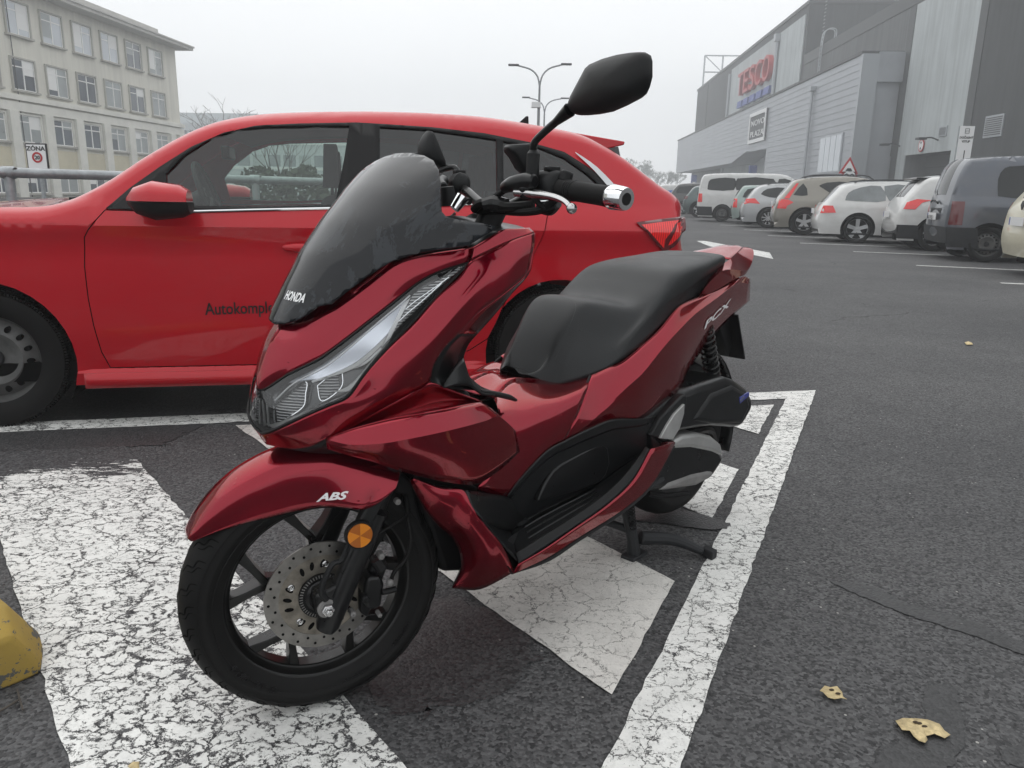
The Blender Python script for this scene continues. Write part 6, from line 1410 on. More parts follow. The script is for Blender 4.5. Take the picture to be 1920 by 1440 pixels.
for s in (1, -1): bb = B(); P = [tuple(p*np.array([1, s, 1])) for p in AA([(950, 998, .150), (985, 975, .143), (972, 1058, .252), (960, 1064, .246), (930, 1020, .235)])]; bb.sheet([np.array(p)-np.array([0, 0, .014]) for p in P], .004); bb.build('floor_support', 'rubber_trim', sr)
for s in (1, -1): e_ = (g2[:, 0] if s > 0 else mir(g2[:, 0])); e_2 = (g1[:, 0] if s > 0 else mir(g1[:, 0])); B().tube([tuple(p-np.array([0, s*.004, 0])) for p in list(e_2[::2])+list(e_[1::2])], .004, 6, sm=False).build('panel_seam', 'rubber_trim', sr)
B().prism([(.56, .50), (.70, .50), (.70, .585), (.56, .66)], -.085, .085).build('seat_latch_recess', 'rubber_trim', sr, bevel=.005)
# belly pan / frame mass
bb = B(); bb.prism([(.36, .20), (.95, .19), (1.07, .23), (1.13, .40), (1.15, .60), (1.0, .62), (.9, .40), (.36, .34)], -.11, .11); bb.build('belly_pan', 'rubber_trim', sr, bevel=.01)
net('wing_lip', [[(776, 889, .17), (830, 898, .19), (872, 905, .19), (895, 915, .175)], [(776, 897, .15), (830, 910, .16), (870, 919, .16), (893, 925, .15)]], 'rubber_trim')
bb = B(); bb.tube([(1.02, .13, .33), (.7, .14, .25), (.4, .13, .24), (.2, .12, .3)], .016, 8); bb.tube([(1.02, -.13, .33), (.7, -.14, .25), (.4, -.13, .24), (.2, -.12, .3)], .016, 8); bb.build('frame_tube', 'rubber_trim', sr)

# ---------------------------------------------------------------- seat
Ctr = [(.715, .585), (.695, .625), (.658, .69), (.612, .745), (.575, .766), (.52, .762), (.45, .750), (.40, .755), (.34, .790), (.28, .825), (.20, .838), (.08, .845), (-.02, .852), (-.085, .848), (-.115, .82)]
Wd = [.046, .056, .066, .077, .087, .104, .124, .136, .147, .150, .147, .135, .118, .10, .08]
bpx = [(972, 699, .028), (1002, 708, .055), (1025, 724, .076), (1042, 727, .092), (1058, 723, .106), (1082, 716, .122), (1108, 706, .139), (1135, 693, .152), (1160, 677, .162), (1190, 655, .165), (1222, 625, .163), (1262, 588, .150), (1300, 556, .132), (1335, 524, .108), (1350, 506, .088)]
Bt = AA(bpx)
rows = []
for (cx, cz), w_, bp in zip(Ctr, Wd, Bt):
    sec_ = []
    for (fy, t_) in ((0, 0), (.3, .004), (.6, .016), (.82, .04), (.95, .09), (1.0, .20), (1.02, .42), (1.01, .70), (None, 1)):
        y_ = bp[1] if fy is None else (w_*fy if fy < .96 else w_*fy*(1-t_)+bp[1]*t_)
        hh = cz-bp[2]; z_ = cz-hh*t_; x_ = cx+(bp[0]-cx)*min(1, t_*1.2)**1.3; sec_.append((x_, y_, z_))
    rows.append([tuple(np.array(q)*np.array([1, -1, 1])) for q in sec_[::-1]]+sec_[1:])
SG = surf([[np.array(p) for p in r] for r in rows], 4, 5)
bb = B(); bb.grid(SG); base_ = [np.array(p)*np.array([1, .6, 1])+np.array([0, 0, .0]) for p in SG[:, -1]]; 
seat = bb.build('seat', 'vinyl', sr, thick=.004, sharp=60)
bb = B(); gg = np.stack([SG[:, 0], SG[:, 0]*np.array([1, .5, 1])+np.array([0, 0, .01]), SG[:, -1]*np.array([1, .5, 1])+np.array([0, 0, .01]), SG[:, -1]], 1); bb.grid(gg); bb.build('seat_base', 'rubber_trim', sr)
def seatline(uv, r_=.0011, mat='thread', nm='stitching'):
    n0, n1 = SG.shape[:2]; P = []
    for u_, v_ in cr_curve(uv, len(uv)*8): i = int(np.clip(u_*(n0-1), 0, n0-1)); a = np.clip(u_*(n0-1), 0, n0-1.001); c_ = np.clip(v_*(n1-1), 0, n1-1.001); i, j = int(a), int(c_); fa, fc = a-i, c_-j; p = SG[i, j]*(1-fa)*(1-fc)+SG[i+1, j]*fa*(1-fc)+SG[i, j+1]*(1-fa)*fc+SG[i+1, j+1]*fa*fc; P.append(p+np.array([0, np.sign(p[1])*.0008, .0012]))
    for g_ in (np.array(P), mir(P)): B().tube([tuple(p) for p in g_], r_, 5, sm=False).build(nm, mat, seat)
seatline([(.145, .97), (.175, .84), (.22, .74), (.26, .64), (.28, .5)])
seatline([(.70, .95), (.76, .84), (.82, .74), (.825, .62), (.79, .5)])
seatline([(.80, .97), (.86, .88), (.92, .80), (.96, .74)])

# ---------------------------------------------------------------- tail and grab rail
last = np.array([g1[0][-1], g1[-1][-1], g2[len(g2)//2][-1], g2[-1][-1]])
gg = surf([last, last*np.array([1, .5, 1])-np.array([.025, 0, 0]), last*np.array([1, 0, 1])-np.array([.032, 0, 0])], 4, 4); bb = B(); bb.grid(gg); bb.grid(mir(gg)); bb.build('tail_lamp', 'lamp_dark', sr, thick=.003)
Ro = [(1315, 550, .150), (1331, 529, .147), (1355, 508, .140), (1378, 506, .126), (1400, 507, .108), (1411, 486, .086), (1412, 470, .062), (1404, 465, .045)]
Rb = [(1323, 553, .148), (1347, 541, .144), (1370, 527, .136), (1385, 519, .124), (1398, 513, .106), (1410, 493, .084), (1412, 476, .060), (1404, 470, .044)]
Ri = [(1315, 549, .145), (1330, 524, .128), (1352, 500, .110), (1368, 487, .097), (1378, 479, .080), (1386, 472, .062), (1392, 466, .046), (1393, 464, .035)]
ga = surf([AA(Ri), AA(Ro)], 4, 4); gb = surf([AA(Ro), AA(Rb)], 4, 3); gc = surf([AA(Rb), [p+np.array([0, -.02, -.002]) for p in AA(Rb)]], 4, 2); gd_ = surf([AA(Ri), [p-np.array([0, .004, .014]) for p in AA(Ri)]], 4, 2)
for s in (1, -1):
    bb = B()
    for g_ in (ga, gb, gc, gd_): bb.grid(g_ if s > 0 else mir(g_))
    bb.build('grab_rail', 'candy', sr, thick=.0025, sharp=22)
ri = AA(Ri)[3:]; cen_ = [np.array([x, 0, p[2]+.004]) for x, p in zip(np.linspace(-.12, -.31, len(ri)), ri)]; mid_ = [(a+c_)/2+np.array([0, 0, .003]) for a, c_ in zip(ri, cen_)]
gg = surf([ri, mid_, cen_], 3, 4); bb = B(); bb.grid(gg); bb.grid(mir(gg)); bb.build('tail_top', 'candy', sr, thick=.003)
ro = AA(Ro)[-2:]; gg = surf([[ro[0], ro[0]-np.array([0, 0, .012])], [ro[1]-np.array([.004, 0, 0]), ro[1]-np.array([.004, 0, .014])], [np.array([ro[1][0]-.012, 0, ro[1][2]]), np.array([ro[1][0]-.012, 0, ro[1][2]-.014])]], 3, 4); bb = B(); bb.grid(gg); bb.grid(mir(gg)); bb.build('tail_edge', 'candy', sr, thick=.003)
bb = B(); gg = surf([[ri[-1], AA(Ro)[-1]], [np.array([cen_[-1][0], 0, cen_[-1][2]]), np.array([ro[1][0]-.012, 0, ro[1][2]])]], 3, 4); bb.grid(gg); bb.grid(mir(gg)); bb.build('tail_edge', 'candy', sr, thick=.003)
bb = B(); bb.box((-.20, -.06, .70), (.0, .06, .80)); bb.build('tail_core', 'rubber_trim', sr, bevel=.01)
# rear mudguard, plate
bb = B(); bb.prism([(-.12, .72), (-.24, .70), (-.30, .58), (-.26, .50), (-.18, .60)], -.05, .05); bb.build('rear_mudguard', 'rubber_trim', sr, bevel=.006)
P = [A(*p) for p in ((1372, 596, .06), (1383, 590, .07), (1396, 674, .08), (1362, 672, .09))]
bb = B(); q0, q1 = A(1383, 592, .085), A(1396, 674, .085)
V8 = [(q0[0], .085, q0[2]), (q0[0], -.085, q0[2]), (q1[0], -.085, q1[2]), (q1[0], .085, q1[2])]
bb.sheet(V8, .006); bb.build('number_plate', 'rubber_trim', sr)
bb = B(); rg = [[(.28*math.cos(a), y_, .276+.29*math.sin(a)) for y_ in (-.08, -.06, 0, .06, .08)] for a in np.linspace(rad(70), rad(200), 20)]; bb.grid(rg); bb.build('rear_hugger', 'satin_black', sr, thick=.004)

# ---------------------------------------------------------------- rear wheel, engine, exhaust side
rw = bpy.data.objects.new('rear_wheel', None); COL.objects.link(rw); rw.parent = sr; rw.location = (0, 0, .272)
def tyre_prof(r, rr, h, rnd=1):
    return [(rr-.006, -h*.62), (rr+.004, -h*.74), ((r+rr)/2-.01, -h*.98), (r-.040, -h), (r-.024, -h*.9), (r-.010, -h*.62), (r-.002, -h*.3), (r, 0), (r-.002, h*.3), (r-.010, h*.62), (r-.024, h*.9), (r-.040, h), ((r+rr)/2-.01, h*.98), (rr+.004, h*.74), (rr-.006, h*.62)]
B().lathe(tyre_prof(.252, .172, .066), axis='y', n=72).build('tyre', 'rubber', rw)
bb = B().lathe([(.17, -.045), (.150, -.04), (.150, .04), (.17, .045), (.178, .05), (.176, .044)], axis='y', n=48); 
for k_ in range(5):
    a = k_*2*math.pi/5; bb.tube([(.03*math.cos(a), 0, .03*math.sin(a)), (.155*math.cos(a), 0, .155*math.sin(a))], .014, 6, sm=False)
bb.build('rim', 'wheel_black', rw)
def slab(name, px, y0, y1, mat, bevel=.008, yref=None, both_=False, seg=3):
    P = [A(px_, py_, y1 if yref is None else yref) for px_, py_ in px]; bb = B(); bb.prism([(p[0], p[2]) for p in P], y0, y1); o = bb.build(name, mat, sr, bevel=bevel, sharp=45, seg=seg); return o
airp = [(1262, 772), (1281, 733), (1320, 720), (1364, 707), (1380, 712), (1403, 728), (1413, 747), (1414, 764), (1408, 776), (1393, 802), (1378, 803), (1340, 800), (1300, 806), (1270, 812)]
ab = slab('air_box', airp, .05, .185, 'satin_black', bevel=.022, seg=4)
slab('air_box_cover', [(1300, 790), (1335, 738), (1375, 722), (1403, 738), (1408, 762), (1392, 795), (1345, 797)], .12, .192, 'matte_black', bevel=.014)
bg_ = A(1397, 749, .193); M = basis((bg_[0]+.03, .1935, bg_[2]-.012), (-1, 0, .24), (0, 0, 1)); b0_ = slab('badge', [(1387, 745), (1405, 735), (1405, 742), (1388, 757)], .188, .194, 'badge_blue', bevel=.001)
pb_ = A(1388, 754, .1945); text_mesh('lettering', 'eSP+', .014, 'chrome', sr, basis((pb_[0], .1945, pb_[2]), (-1, 0, .25), (0, 0, 1)), ext=.0004, shear=.2, bold=.0003)
for px_, py_ in ((1308, 722), (1330, 715), (1363, 706)):
    c_ = A(px_, py_, .16); B().ball(tuple(c_), .007, 8).build('screw', 'rubber_trim', sr)
slab('transmission_case', [(1203, 925), (1225, 880), (1262, 835), (1300, 828), (1345, 835), (1359, 862), (1338, 893), (1306, 911), (1243, 920)], .04, .165, 'satin_black', bevel=.015)
slab('transmission_cover', [(1258, 832), (1281, 816), (1311, 812), (1336, 818), (1353, 833), (1359, 857), (1340, 848), (1300, 840), (1262, 842)], .05, .175, 'silver_paint', bevel=.012)
slab('transmission_cover', [(1240, 921), (1256, 906), (1300, 890), (1330, 884), (1340, 885), (1335, 896), (1307, 911)], .05, .172, 'engine_grey', bevel=.01)
bb = B(); bb.box((-.05, -.05, .18), (.34, .06, .40)); bb.lathe([(.02, -.1), (.09, -.1), (.09, .06), (.02, .06)], (.2, 0, .3), 'y', 24); bb.build('engine_block', 'rubber_trim', sr, bevel=.01)
bb = B(); bb.tube([(.15, -.17, .28), (-.05, -.18, .30), (-.32, -.18, .36)], [.045, .055, .05], 16); bb.build('silencer', 'satin_black', sr)
bb = B(); bb.tube([tuple(A(1215, 925, .12)), tuple(A(1235, 930, .12)), tuple(A(1290, 925, .12))], .008, 6); bb.tube([tuple(A(1290, 812, .12)), tuple(A(1330, 806, .1)), tuple(A(1340, 830, .08))], .012, 6); bb.build('bracket', 'rubber_trim', sr)
# shocks
for s in (1, -1):
    a0 = A(1326, 640, .118); a1 = A(1337, 712, .118); ax = (a1-a0); L_ = np.linalg.norm(ax); ax /= L_; e1 = np.cross(ax, [0, 1, 0]); e1 /= np.linalg.norm(e1); e2 = np.cross(ax, e1)
    a0 = a0-ax*.06; L_ += .06
    P = [a0+ax*L_*k_/160+.022*(math.cos(k_*2*math.pi/15)*e1+math.sin(k_*2*math.pi/15)*e2) for k_ in range(161)]
    sp_ = B().tube([(p[0], s*p[1], p[2]) for p in P], .0042, 6, sm=False).build('shock_spring', 'wheel_black', sr); B().tube([(a0[0], s*a0[1], a0[2]), ((a0+ax*(L_+.03))[0], s*a0[1], (a0+ax*(L_+.03))[2])], .013, 10, sm=False).build('shock_absorber', 'rubber_trim', sr)
# folded pillion pegs
for s in (1, -1):
    P = [A(*p, .195) for p in ((1222, 818), (1240, 785), (1261, 762), (1281, 742), (1290, 740), (1289, 756), (1280, 790), (1268, 822), (1245, 828))]
    bb = B(); bb.prism([(p[0], p[2]) for p in P], s*.165, s*.193); pg = bb.build('pillion_peg', 'matte_black', sr, bevel=.005)
    P = [A(*p, .198) for p in ((1237, 822), (1250, 798), (1264, 776), (1283, 757), (1282, 775), (1274, 803), (1261, 824))]
    bb = B(); bb.prism([(p[0], p[2]) for p in P], s*.190, s*.200); bb.build('peg_plate', 'silver_paint', pg, bevel=.002)
    P = [A(*p, .185) for p in ((1216, 812), (1240, 835), (1264, 826), (1250, 842), (1222, 846))]; bb = B(); bb.prism([(p[0], p[2]) for p in P], s*.16, s*.19); bb.build('peg_bracket', 'rubber_trim', sr, bevel=.004)
# centre stand and side stand
bb = B(); fl = S.at(1188, 1045, z=0.); 
legx, legy = fl[0], fl[1]
for s in (1, -1): bb.tube([(.37, s*.075, .235), (legx+.01, s*legy, .06), (legx, s*legy, .012)], [.017, .017, .020], 10, sm=False)
bb.tube([(legx+.02, -legy, .09), (legx+.02, legy, .09)], .012, 8, sm=False)
for s in (1, -1): bb.box((legx-.04, s*legy-.022, .001), (legx+.035, s*legy+.022, .014))
bb.build('centre_stand', 'bumper_plastic', sr, bevel=.003)
t0_ = S.at(1200, 1008, z=.065); t1_ = S.at(1262, 1012, z=.05); t2_ = S.at(1318, 1034, z=.02); t3_ = S.at(1335, 1036, z=.02)
bb = B(); bb.tube([tuple(t0_), tuple(t1_), tuple(t2_)], [.020, .017, .012], 10); bb.prism([(t3_[0]-.02, t3_[1]-.03), (t3_[0]+.012, t3_[1]-.03), (t3_[0]+.02, t3_[1]+.012), (t3_[0]-.01, t3_[1]+.012)], .004, .03, 'z'); bb.build('stand_lever', 'bumper_plastic', sr, bevel=.004)
s0_ = S.at(1232, 935, z=.2); P = [(.36+.0, .10, .22-.08*k_/60) for k_ in range(3)]
a0 = np.array([.385, .115, .215]); a1 = np.array([legx+.03, .115, .10]); ax = a1-a0; L_ = np.linalg.norm(ax); ax /= L_; e1 = np.cross(ax, [0, 1, 0]); e1 /= np.linalg.norm(e1); e2 = np.cross(ax, e1)
B().tube([tuple(a0+ax*L_*k_/120+.009*(math.cos(k_*.6)*e1+math.sin(k_*.6)*e2)) for k_ in range(121)], .0022, 5, sm=False).build('stand_spring', 'rubber_trim', sr)
bb = B(); bb.tube([(.52, .14, .24), (.44, .15, .235), (.30, .16, .25)], .012, 8); bb.build('side_stand', 'bumper_plastic', sr)

# ---------------------------------------------------------------- emblems on the rear body
e_a, e_b = A(1313, 616, .150), A(1362, 570, .118)
from mathutils.bvhtree import BVHTree
def on_surface(o, targets, out, lift=1.):
    trees = [BVHTree.FromPolygons([v_.co for v_ in t_.data.vertices], [tuple(f_.vertices) for f_ in t_.data.polygons]) for t_ in targets]
    ys = [v_.co.y for v_ in o.data.vertices]; y0_ = min(ys)
    for v_ in o.data.vertices:
        best = None
        for tr_ in trees:
            h_ = tr_.ray_cast(Vector((v_.co.x, .6, v_.co.z)), Vector((0, -1, 0)))
            if h_[0] is not None and (best is None or h_[0].y > best): best = h_[0].y
        if best is not None: v_.co.y = best+out
pts_ = [A(1314, 618, .150), A(1362, 573, .118)]
M = basis((pts_[0][0], .15, pts_[0][2]), (pts_[1][0]-pts_[0][0], 0, pts_[1][2]-pts_[0][2]), (0, 0, 1))
em = text_mesh('emblem', 'PCX', .034, 'sign_white', sr, M, ext=0, shear=.12, bold=.0008)
ux_ = (pts_[1]-pts_[0])*np.array([1, 0, 1]); want = np.linalg.norm(ux_); ux_ /= want
pr_ = [np.dot(np.array(v_.co)-np.array([pts_[0][0], .15, pts_[0][2]]), ux_) for v_ in em.data.vertices]; k_ = want/(max(pr_)-min(pr_))
for v_, q in zip(em.data.vertices, pr_): v_.co.x += ux_[0]*q*(k_-1); v_.co.z += ux_[2]*q*(k_-1)
on_surface(em, rear_o[:1], .004)
ha, hb2 = hit(537, 550, off=.016), hit(575, 554, off=.016)
ux = np.array([0, 1., 0]); uz = np.array([XS(0, .86)-XS(0, .83), 0, .03]); cH = np.array([XS(0, .835)+.018, 0, .835]); yl_ = (ha[1]+hb2[1])/2
hm_ = text_mesh('emblem', 'HONDA', .021, 'sign_white', sr, basis((1.3, ha[1]+.002, (ha[2]+hb2[2])/2-.009), (-.02, 1, -.03), (-.35, 0, 1)), ext=0, bold=.0007)
bx = [v_.co.y for v_ in hm_.data.vertices]; k_ = (hb2[1]-ha[1])/(max(bx)-min(bx))
for v_ in hm_.data.vertices: v_.co.y = ha[1]+(v_.co.y-min(bx))*k_; v_.co.x = XS(v_.co.y, v_.co.z)+.0155
# ---------------------------------------------------------------- steered front end (own frame, axle above its origin)
AX = np.array([0, 0, .255])
fwh = bpy.data.objects.new('front_wheel', None); COL.objects.link(fwh); fwh.parent = sr; fwh.location = (STL[0], 0, .255); fwh.rotation_euler = (0, 0, STR)
tb = B().lathe(tyre_prof(.255, .186, .055), axis='y', n=96)
for sy in (1, -1):
    tb.lathe([(.226, sy*.0552), (.2275, sy*.0558), (.229, sy*.0552)], axis='y', n=96); tb.lathe([(.200, sy*.0545), (.2012, sy*.0553), (.2024, sy*.0545)], axis='y', n=96)
ty = tb.build('tyre', 'rubber', fwh)
gr = B()                                              # tread grooves as raised blocks between sipes
for k_ in range(34):
    for s in (1, -1):
        a0 = 2*math.pi*(k_+(.5 if s < 0 else 0))/34
        path = [(.008, -.03), (.016, .03), (.032, .05), (.036, .11), (.048, .13)]
        pr_ = []
        for yy, da in path:
            yq = yy*s; R_ = np.interp(abs(yq), [0, .0165, .034, .0495, .055], [.255, .253, .245, .231, .215])-.0006
            pr_.append((R_*math.cos(a0+da), yq, R_*math.sin(a0+da)))
        gr.tube(pr_, [.0012, .002, .002, .0012], 4)
for k_ in range(34):
    for s in (1, -1):
        a0 = 2*math.pi*(k_+.25+(.5 if s < 0 else 0))/34; pr_ = []
        for yy, da in [(.022, -.05), (.034, -.03), (.040, .02), (.050, .03)]:
            R_ = np.interp(yy, [0, .0165, .034, .0495, .055], [.255, .253, .245, .231, .215])-.0005; pr_.append((R_*math.cos(a0+da), yy*s, R_*math.sin(a0+da)))
        gr.tube(pr_, [.0008, .0014, .0014, .0008], 4)
go_ = gr.build('tread_sipes', 'dark_void', fwh); go_['kind'] = 'stuff'
rim = B().lathe([(.186, -.037), (.178, -.034), (.171, -.020), (.166, -.016), (.166, .016), (.171, .020), (.178, .034), (.186, .037), (.193, .040), (.1945, .036), (.189, .032)], axis='y', n=96)
rim.lathe([(.1945, -.036), (.193, -.040), (.186, -.037)], axis='y', n=96)
Ys = [91, 163, 235, 307, 19]
def spoke(a, b_, w0, w1, t0=.022, t1=.014):
    a, b_ = np.array(a), np.array(b_); d = (b_-a)/np.linalg.norm(b_-a); n_ = np.array([-d[1], d[0]]); v_ = []
    for p, w_, t_ in ((a, w0, t0), ((a+b_)/2, min(w0, w1)*.92, (t0+t1)/2), (b_, w1, t1)):
        for sy in (t_, -t_):
            for sn in (1, -1): v_.append((p[0]+n_[0]*w_*sn*(1 if abs(sy) < 0 else 1), sy, p[1]+n_[1]*w_*sn))
    F_ = []
    for k_ in (0, 4): F_ += [(k_, k_+1, k_+5, k_+4), (k_+2, k_+6, k_+7, k_+3), (k_, k_+4, k_+6, k_+2), (k_+1, k_+3, k_+7, k_+5)]
    F_ += [(0, 2, 3, 1), (8, 9, 11, 10)]
    return v_, F_
for k_ in Ys:
    a = rad(180-k_); c_ = lambda r_, q: (r_*math.cos(q), r_*math.sin(q))
    for (p, q, w0, w1) in ((c_(.03, a), c_(.108, a), .020, .013), (c_(.100, a), c_(.172, a+rad(17)), .0075, .011), (c_(.100, a), c_(.172, a-rad(17)), .0075, .011)):
        rim.add(*spoke(p, q, w0, w1))
rim.lathe([(.001, .03), (.032, .03), (.036, .02), (.036, -.02), (.032, -.03), (.001, -.03)], axis='y', n=32)
ro_ = rim.build('rim', 'wheel_black', fwh, bevel=.0018, sharp=40)
DY = .0455
dsk = B().lathe([(.083, DY-.002), (.110, DY-.002), (.110, DY+.002), (.083, DY+.002)], axis='y', n=96, closed=True); do = dsk.build('brake_disc', 'disc_steel', fwh)
cr2 = B().lathe([(.046, DY-.0012), (.0835, DY-.0012), (.0835, DY+.0012), (.046, DY+.0012)], axis='y', n=72, closed=True); cr2.build('disc_carrier', 'disc_carrier', fwh)
hl = B()
for k_ in range(36):
    a = 2*math.pi*k_/36; r_ = .091 if k_ % 2 else .1015; c_ = (r_*math.cos(a), DY, r_*math.sin(a))
    hl.rings([[(c_[0]+.0027*math.cos(u_), DY+dy, c_[2]+.0027*math.sin(u_)) for u_ in np.linspace(0, 2*math.pi, 10, endpoint=False)] for dy in (-.0027, .0027)])
for k_ in range(20):
    if k_ % 4 == 2: continue
    a = 2*math.pi*k_/20+.05; d_ = np.array([math.cos(a), math.sin(a)]); n_ = np.array([-d_[1], d_[0]]); q = d_+n_*.35; q /= np.linalg.norm(q); m_ = np.array([-q[1], q[0]]); c_ = d_*.066
    P = [c_+q*.009*ca*1.0+m_*.0042*sa for ca, sa in [(math.cos(t_), math.sin(t_)) for t_ in np.linspace(0, 2*math.pi, 10, endpoint=False)]]
    hl.prism([(p[0], p[1]) for p in P], DY-.0018, DY+.0018)
ho = hl.build('disc_holes', 'dark_void', fwh); ho['kind'] = 'stuff'
rg_ = B().lathe([(.033, DY+.004), (.046, DY+.004), (.046, DY+.006), (.033, DY+.006)], axis='y', n=64, closed=True).build('abs_ring', 'rubber_trim', fwh)
tt = B()
for k_ in range(48):
    a = 2*math.pi*k_/48; 
    P = [(r_*math.cos(a+da), r_*math.sin(a+da)) for r_, da in ((.0385, -.025), (.0445, -.022), (.0445, .022), (.0385, .025))]
    tt.prism(P, DY+.0055, DY+.0066)
to = tt.build('abs_teeth', 'engine_grey', fwh); to['kind'] = 'stuff'
B().lathe([(.001, DY+.010), (.028, DY+.010), (.033, DY+.006), (.033, 0)], axis='y', n=40).build('hub', 'satin_black', fwh)
for k_ in range(5):
    a = 2*math.pi*k_/5+rad(26); c_ = (.0645*math.cos(a), DY, .0645*math.sin(a))
    bo = B().lathe([(.001, .006), (.0028, .006), (.0028, .0035)][::-1]+[(.0028, .0035), (.0052, .0045), (.0068, .003), (.0072, .0)], c_, 'y', 16); bo.build('disc_bolt', 'bolt', fwh)

# mudguard
TH = [34, 38, 45, 54, 64, 77, 90, 99, 107, 113, 117, 120]
RT = [.276, .279, .284, .289, .293, .296, .298, .299, .299, .298, .296, .294]
RSd = [.268, .258, .241, .222, .206, .196, .196, .200, .202, .213, .233, .258]
HW = [.030, .040, .049, .056, .061, .066, .078, .100, .114, .117, .118, .117]
rows = []
for th, rt, rs, hw in zip(TH, RT, RSd, HW):
    c_, s_ = math.cos(rad(th)), math.sin(rad(th)); P = []
    for fy, fr in ((0, 0), (.35, .03), (.62, .10), (.78, .19), (.87, .30), (.94, .55), (1.0, 1.)):
        r_ = rt-(rt-rs)*fr; P.append(np.array([r_*c_, hw*fy, .255+r_*s_]))
    rows.append([p*np.array([1, -1, 1]) for p in P[::-1]]+P[1:])
G_ = surf(rows, 4, 5); mg = sbuild(B().grid(G_), 'mudguard', 'candy', thick=.003, sharp=40)
a_, b2_ = Q(594, 939, .0725), Q(652, 921, .0725)
ab_ = text_mesh('decal', 'ABS', .0185, 'sign_white', mg, basis((a_[0], .0725, a_[2]), (b2_[0]-a_[0], 0, b2_[2]-a_[2]), (0, 0, 1)), ext=0, shear=.55, sx=1.45, bold=.0007)
on_surface(ab_, [mg], .0022)
for s in (1, -1): bb = B(); seg = G_[2:-2:2, (-8 if s > 0 else 7)]; bb.tube([tuple(q+np.array([0, s*.0005, .0008])) for q in seg], .0009, 5, sm=False); bb.build('edge_crease', 'candy', mg)
# forks
RK = np.array([-math.sin(rad(25)), 0, math.cos(rad(25))])
for s in (1, -1):
    bt_ = AX-RK*.058; 
    P = [bt_, AX-RK*.045, AX, AX+RK*.12, AX+RK*.19]
    bb = B(); bb.tube([(p[0]-.018, s*.086, p[2]) for p in P], [.018, .0235, .024, .024, .024], 20, sm=False)
    fk = sbuild(bb, 'fork_leg', 'satin_black', sharp=50)
    bb = B(); P = [AX+RK*.20, AX+RK*.36]; bb.tube([(p[0]-.018, s*.080, p[2]) for p in P], .019, 16, sm=False); bb.build('stanchion', 'rubber_trim', fk)
bb = B(); bb.prism([(-.02, .30), (.025, .285), (.022, .24), (-.005, .215), (-.035, .235)], .060, .100); sbuild(bb, 'axle_lug', 'satin_black', bevel=.006)
B_ = B(); B_.lathe([(.001, .020), (.006, .020), (.0075, .017), (.0075, .010), (.011, .010), (.0125, .008), (.0125, 0.), (.017, 0.), (.017, -.004), (.001, -.004)], (.004, .104, .255), 'y', 6); sbuild(B_, 'axle_nut', 'bolt', bevel=.001, sharp=20)
B_ = B(); B_.lathe([(.001, .001), (.016, .001), (.0185, -.001), (.0185, -.006)], (.004, .1035, .255), 'y', 28); sbuild(B_, 'axle_washer', 'engine_grey')
# sensor bracket along the fork
bb = B(); bb.tube([tuple(Q(x, y, .108)) for x, y in ((612, 1125), (603, 1105), (622, 1060), (640, 1050), (652, 1020))], [.006, .006, .0055, .005, .004], 8); sbuild(bb, 'sensor_bracket', 'matte_black')
# reflector
c_ = Q(675, 1004, .122); R_ = .0245
bb = B().lathe([(.001, .0), (R_+.003, 0), (R_+.003, -.010), (.001, -.010)], (c_[0], .122, c_[2]), 'y', 40); rf = sbuild(bb, 'reflector', 'rubber_trim')
for k_ in range(6):
    a0, a1 = rad(60*k_+30), rad(60*k_+90); P = [(c_[0], c_[2])]+[(c_[0]+R_*.95*math.cos(a), c_[2]+R_*.95*math.sin(a)) for a in np.linspace(a0, a1, 9)]
    B().prism(P, .1205, .1235+(.0006 if k_ % 2 else 0)).build('reflector_facet', 'amber' if k_ % 2 else 'amber_dark', rf, flat=True)
bb = B(); bb.prism([(c_[0]-.01, c_[2]-.015), (c_[0]+.02, c_[2]-.02), (-.085, .47), (-.12, .47)], .085, .112); sbuild(bb, 'fork_shroud', 'matte_black', bevel=.005)
# caliper group behind the fork leg
def qb(name, px, y0, y1, mat, bevel=.006): P = [Q(x, y, y1) for x, y in px]; return sbuild(B().prism([(p[0], p[2]) for p in P], y0, y1), name, mat, bevel=bevel, sharp=50, seg=3)
cal = qb('brake_caliper', [(684, 1098), (690, 1082), (712, 1080), (722, 1095), (718, 1115), (716, 1138), (700, 1146), (688, 1142), (682, 1125)], .028, .085, 'satin_black', .009)
qb('caliper_bracket', [(676, 1110), (688, 1090), (700, 1050), (720, 1040), (728, 1062), (716, 1092), (700, 1130), (690, 1160), (676, 1150)], .045, .066, 'rubber_trim', .005)
for x, y, r_ in ((714, 1042, .0075), (661, 1150, .007), (711, 1152, .005), (684, 1122, .009), (748, 941-820+820, .0)):
    if r_: p = Q(x, y, .088); sbuild(B().lathe([(.001, .008), (r_*.7, .008), (r_, .005), (r_, -.012)], tuple(p), 'y', 6), 'bolt', 'engine_grey' if r_ < .009 else 'rubber_trim', bevel=.001, sharp=20)
bb = B(); p = [Q(x, y, yy) for x, y, yy in ((705, 1050, .08), (716, 1068, .085))]; bb.tube([tuple(q) for q in p], .011, 10); sbuild(bb, 'caliper_pin', 'rubber_trim'); sbuild(B().tube([tuple(Q(x, y, .085)) for x, y in ((742, 1104), (728, 1108), (716, 1110))], .0065, 8), 'caliper_pin', 'rubber_trim')
bb = B(); bb.tube([tuple(Q(x, y, yy)) for x, y, yy in ((730, 1098, .085), (734, 1085, .088), (742, 1068, .09), (762, 1045, .085), (770, 1010, .08), (765, 975, .07), (762, 930, .05))], .0042, 8); bb.tube([tuple(Q(x, y, yy)) for x, y, yy in ((640, 1075, .10), (700, 1010, .10), (735, 985, .09), (752, 975, .08), (768, 962, .07))], .0025, 6); sbuild(bb, 'brake_hose', 'rubber')
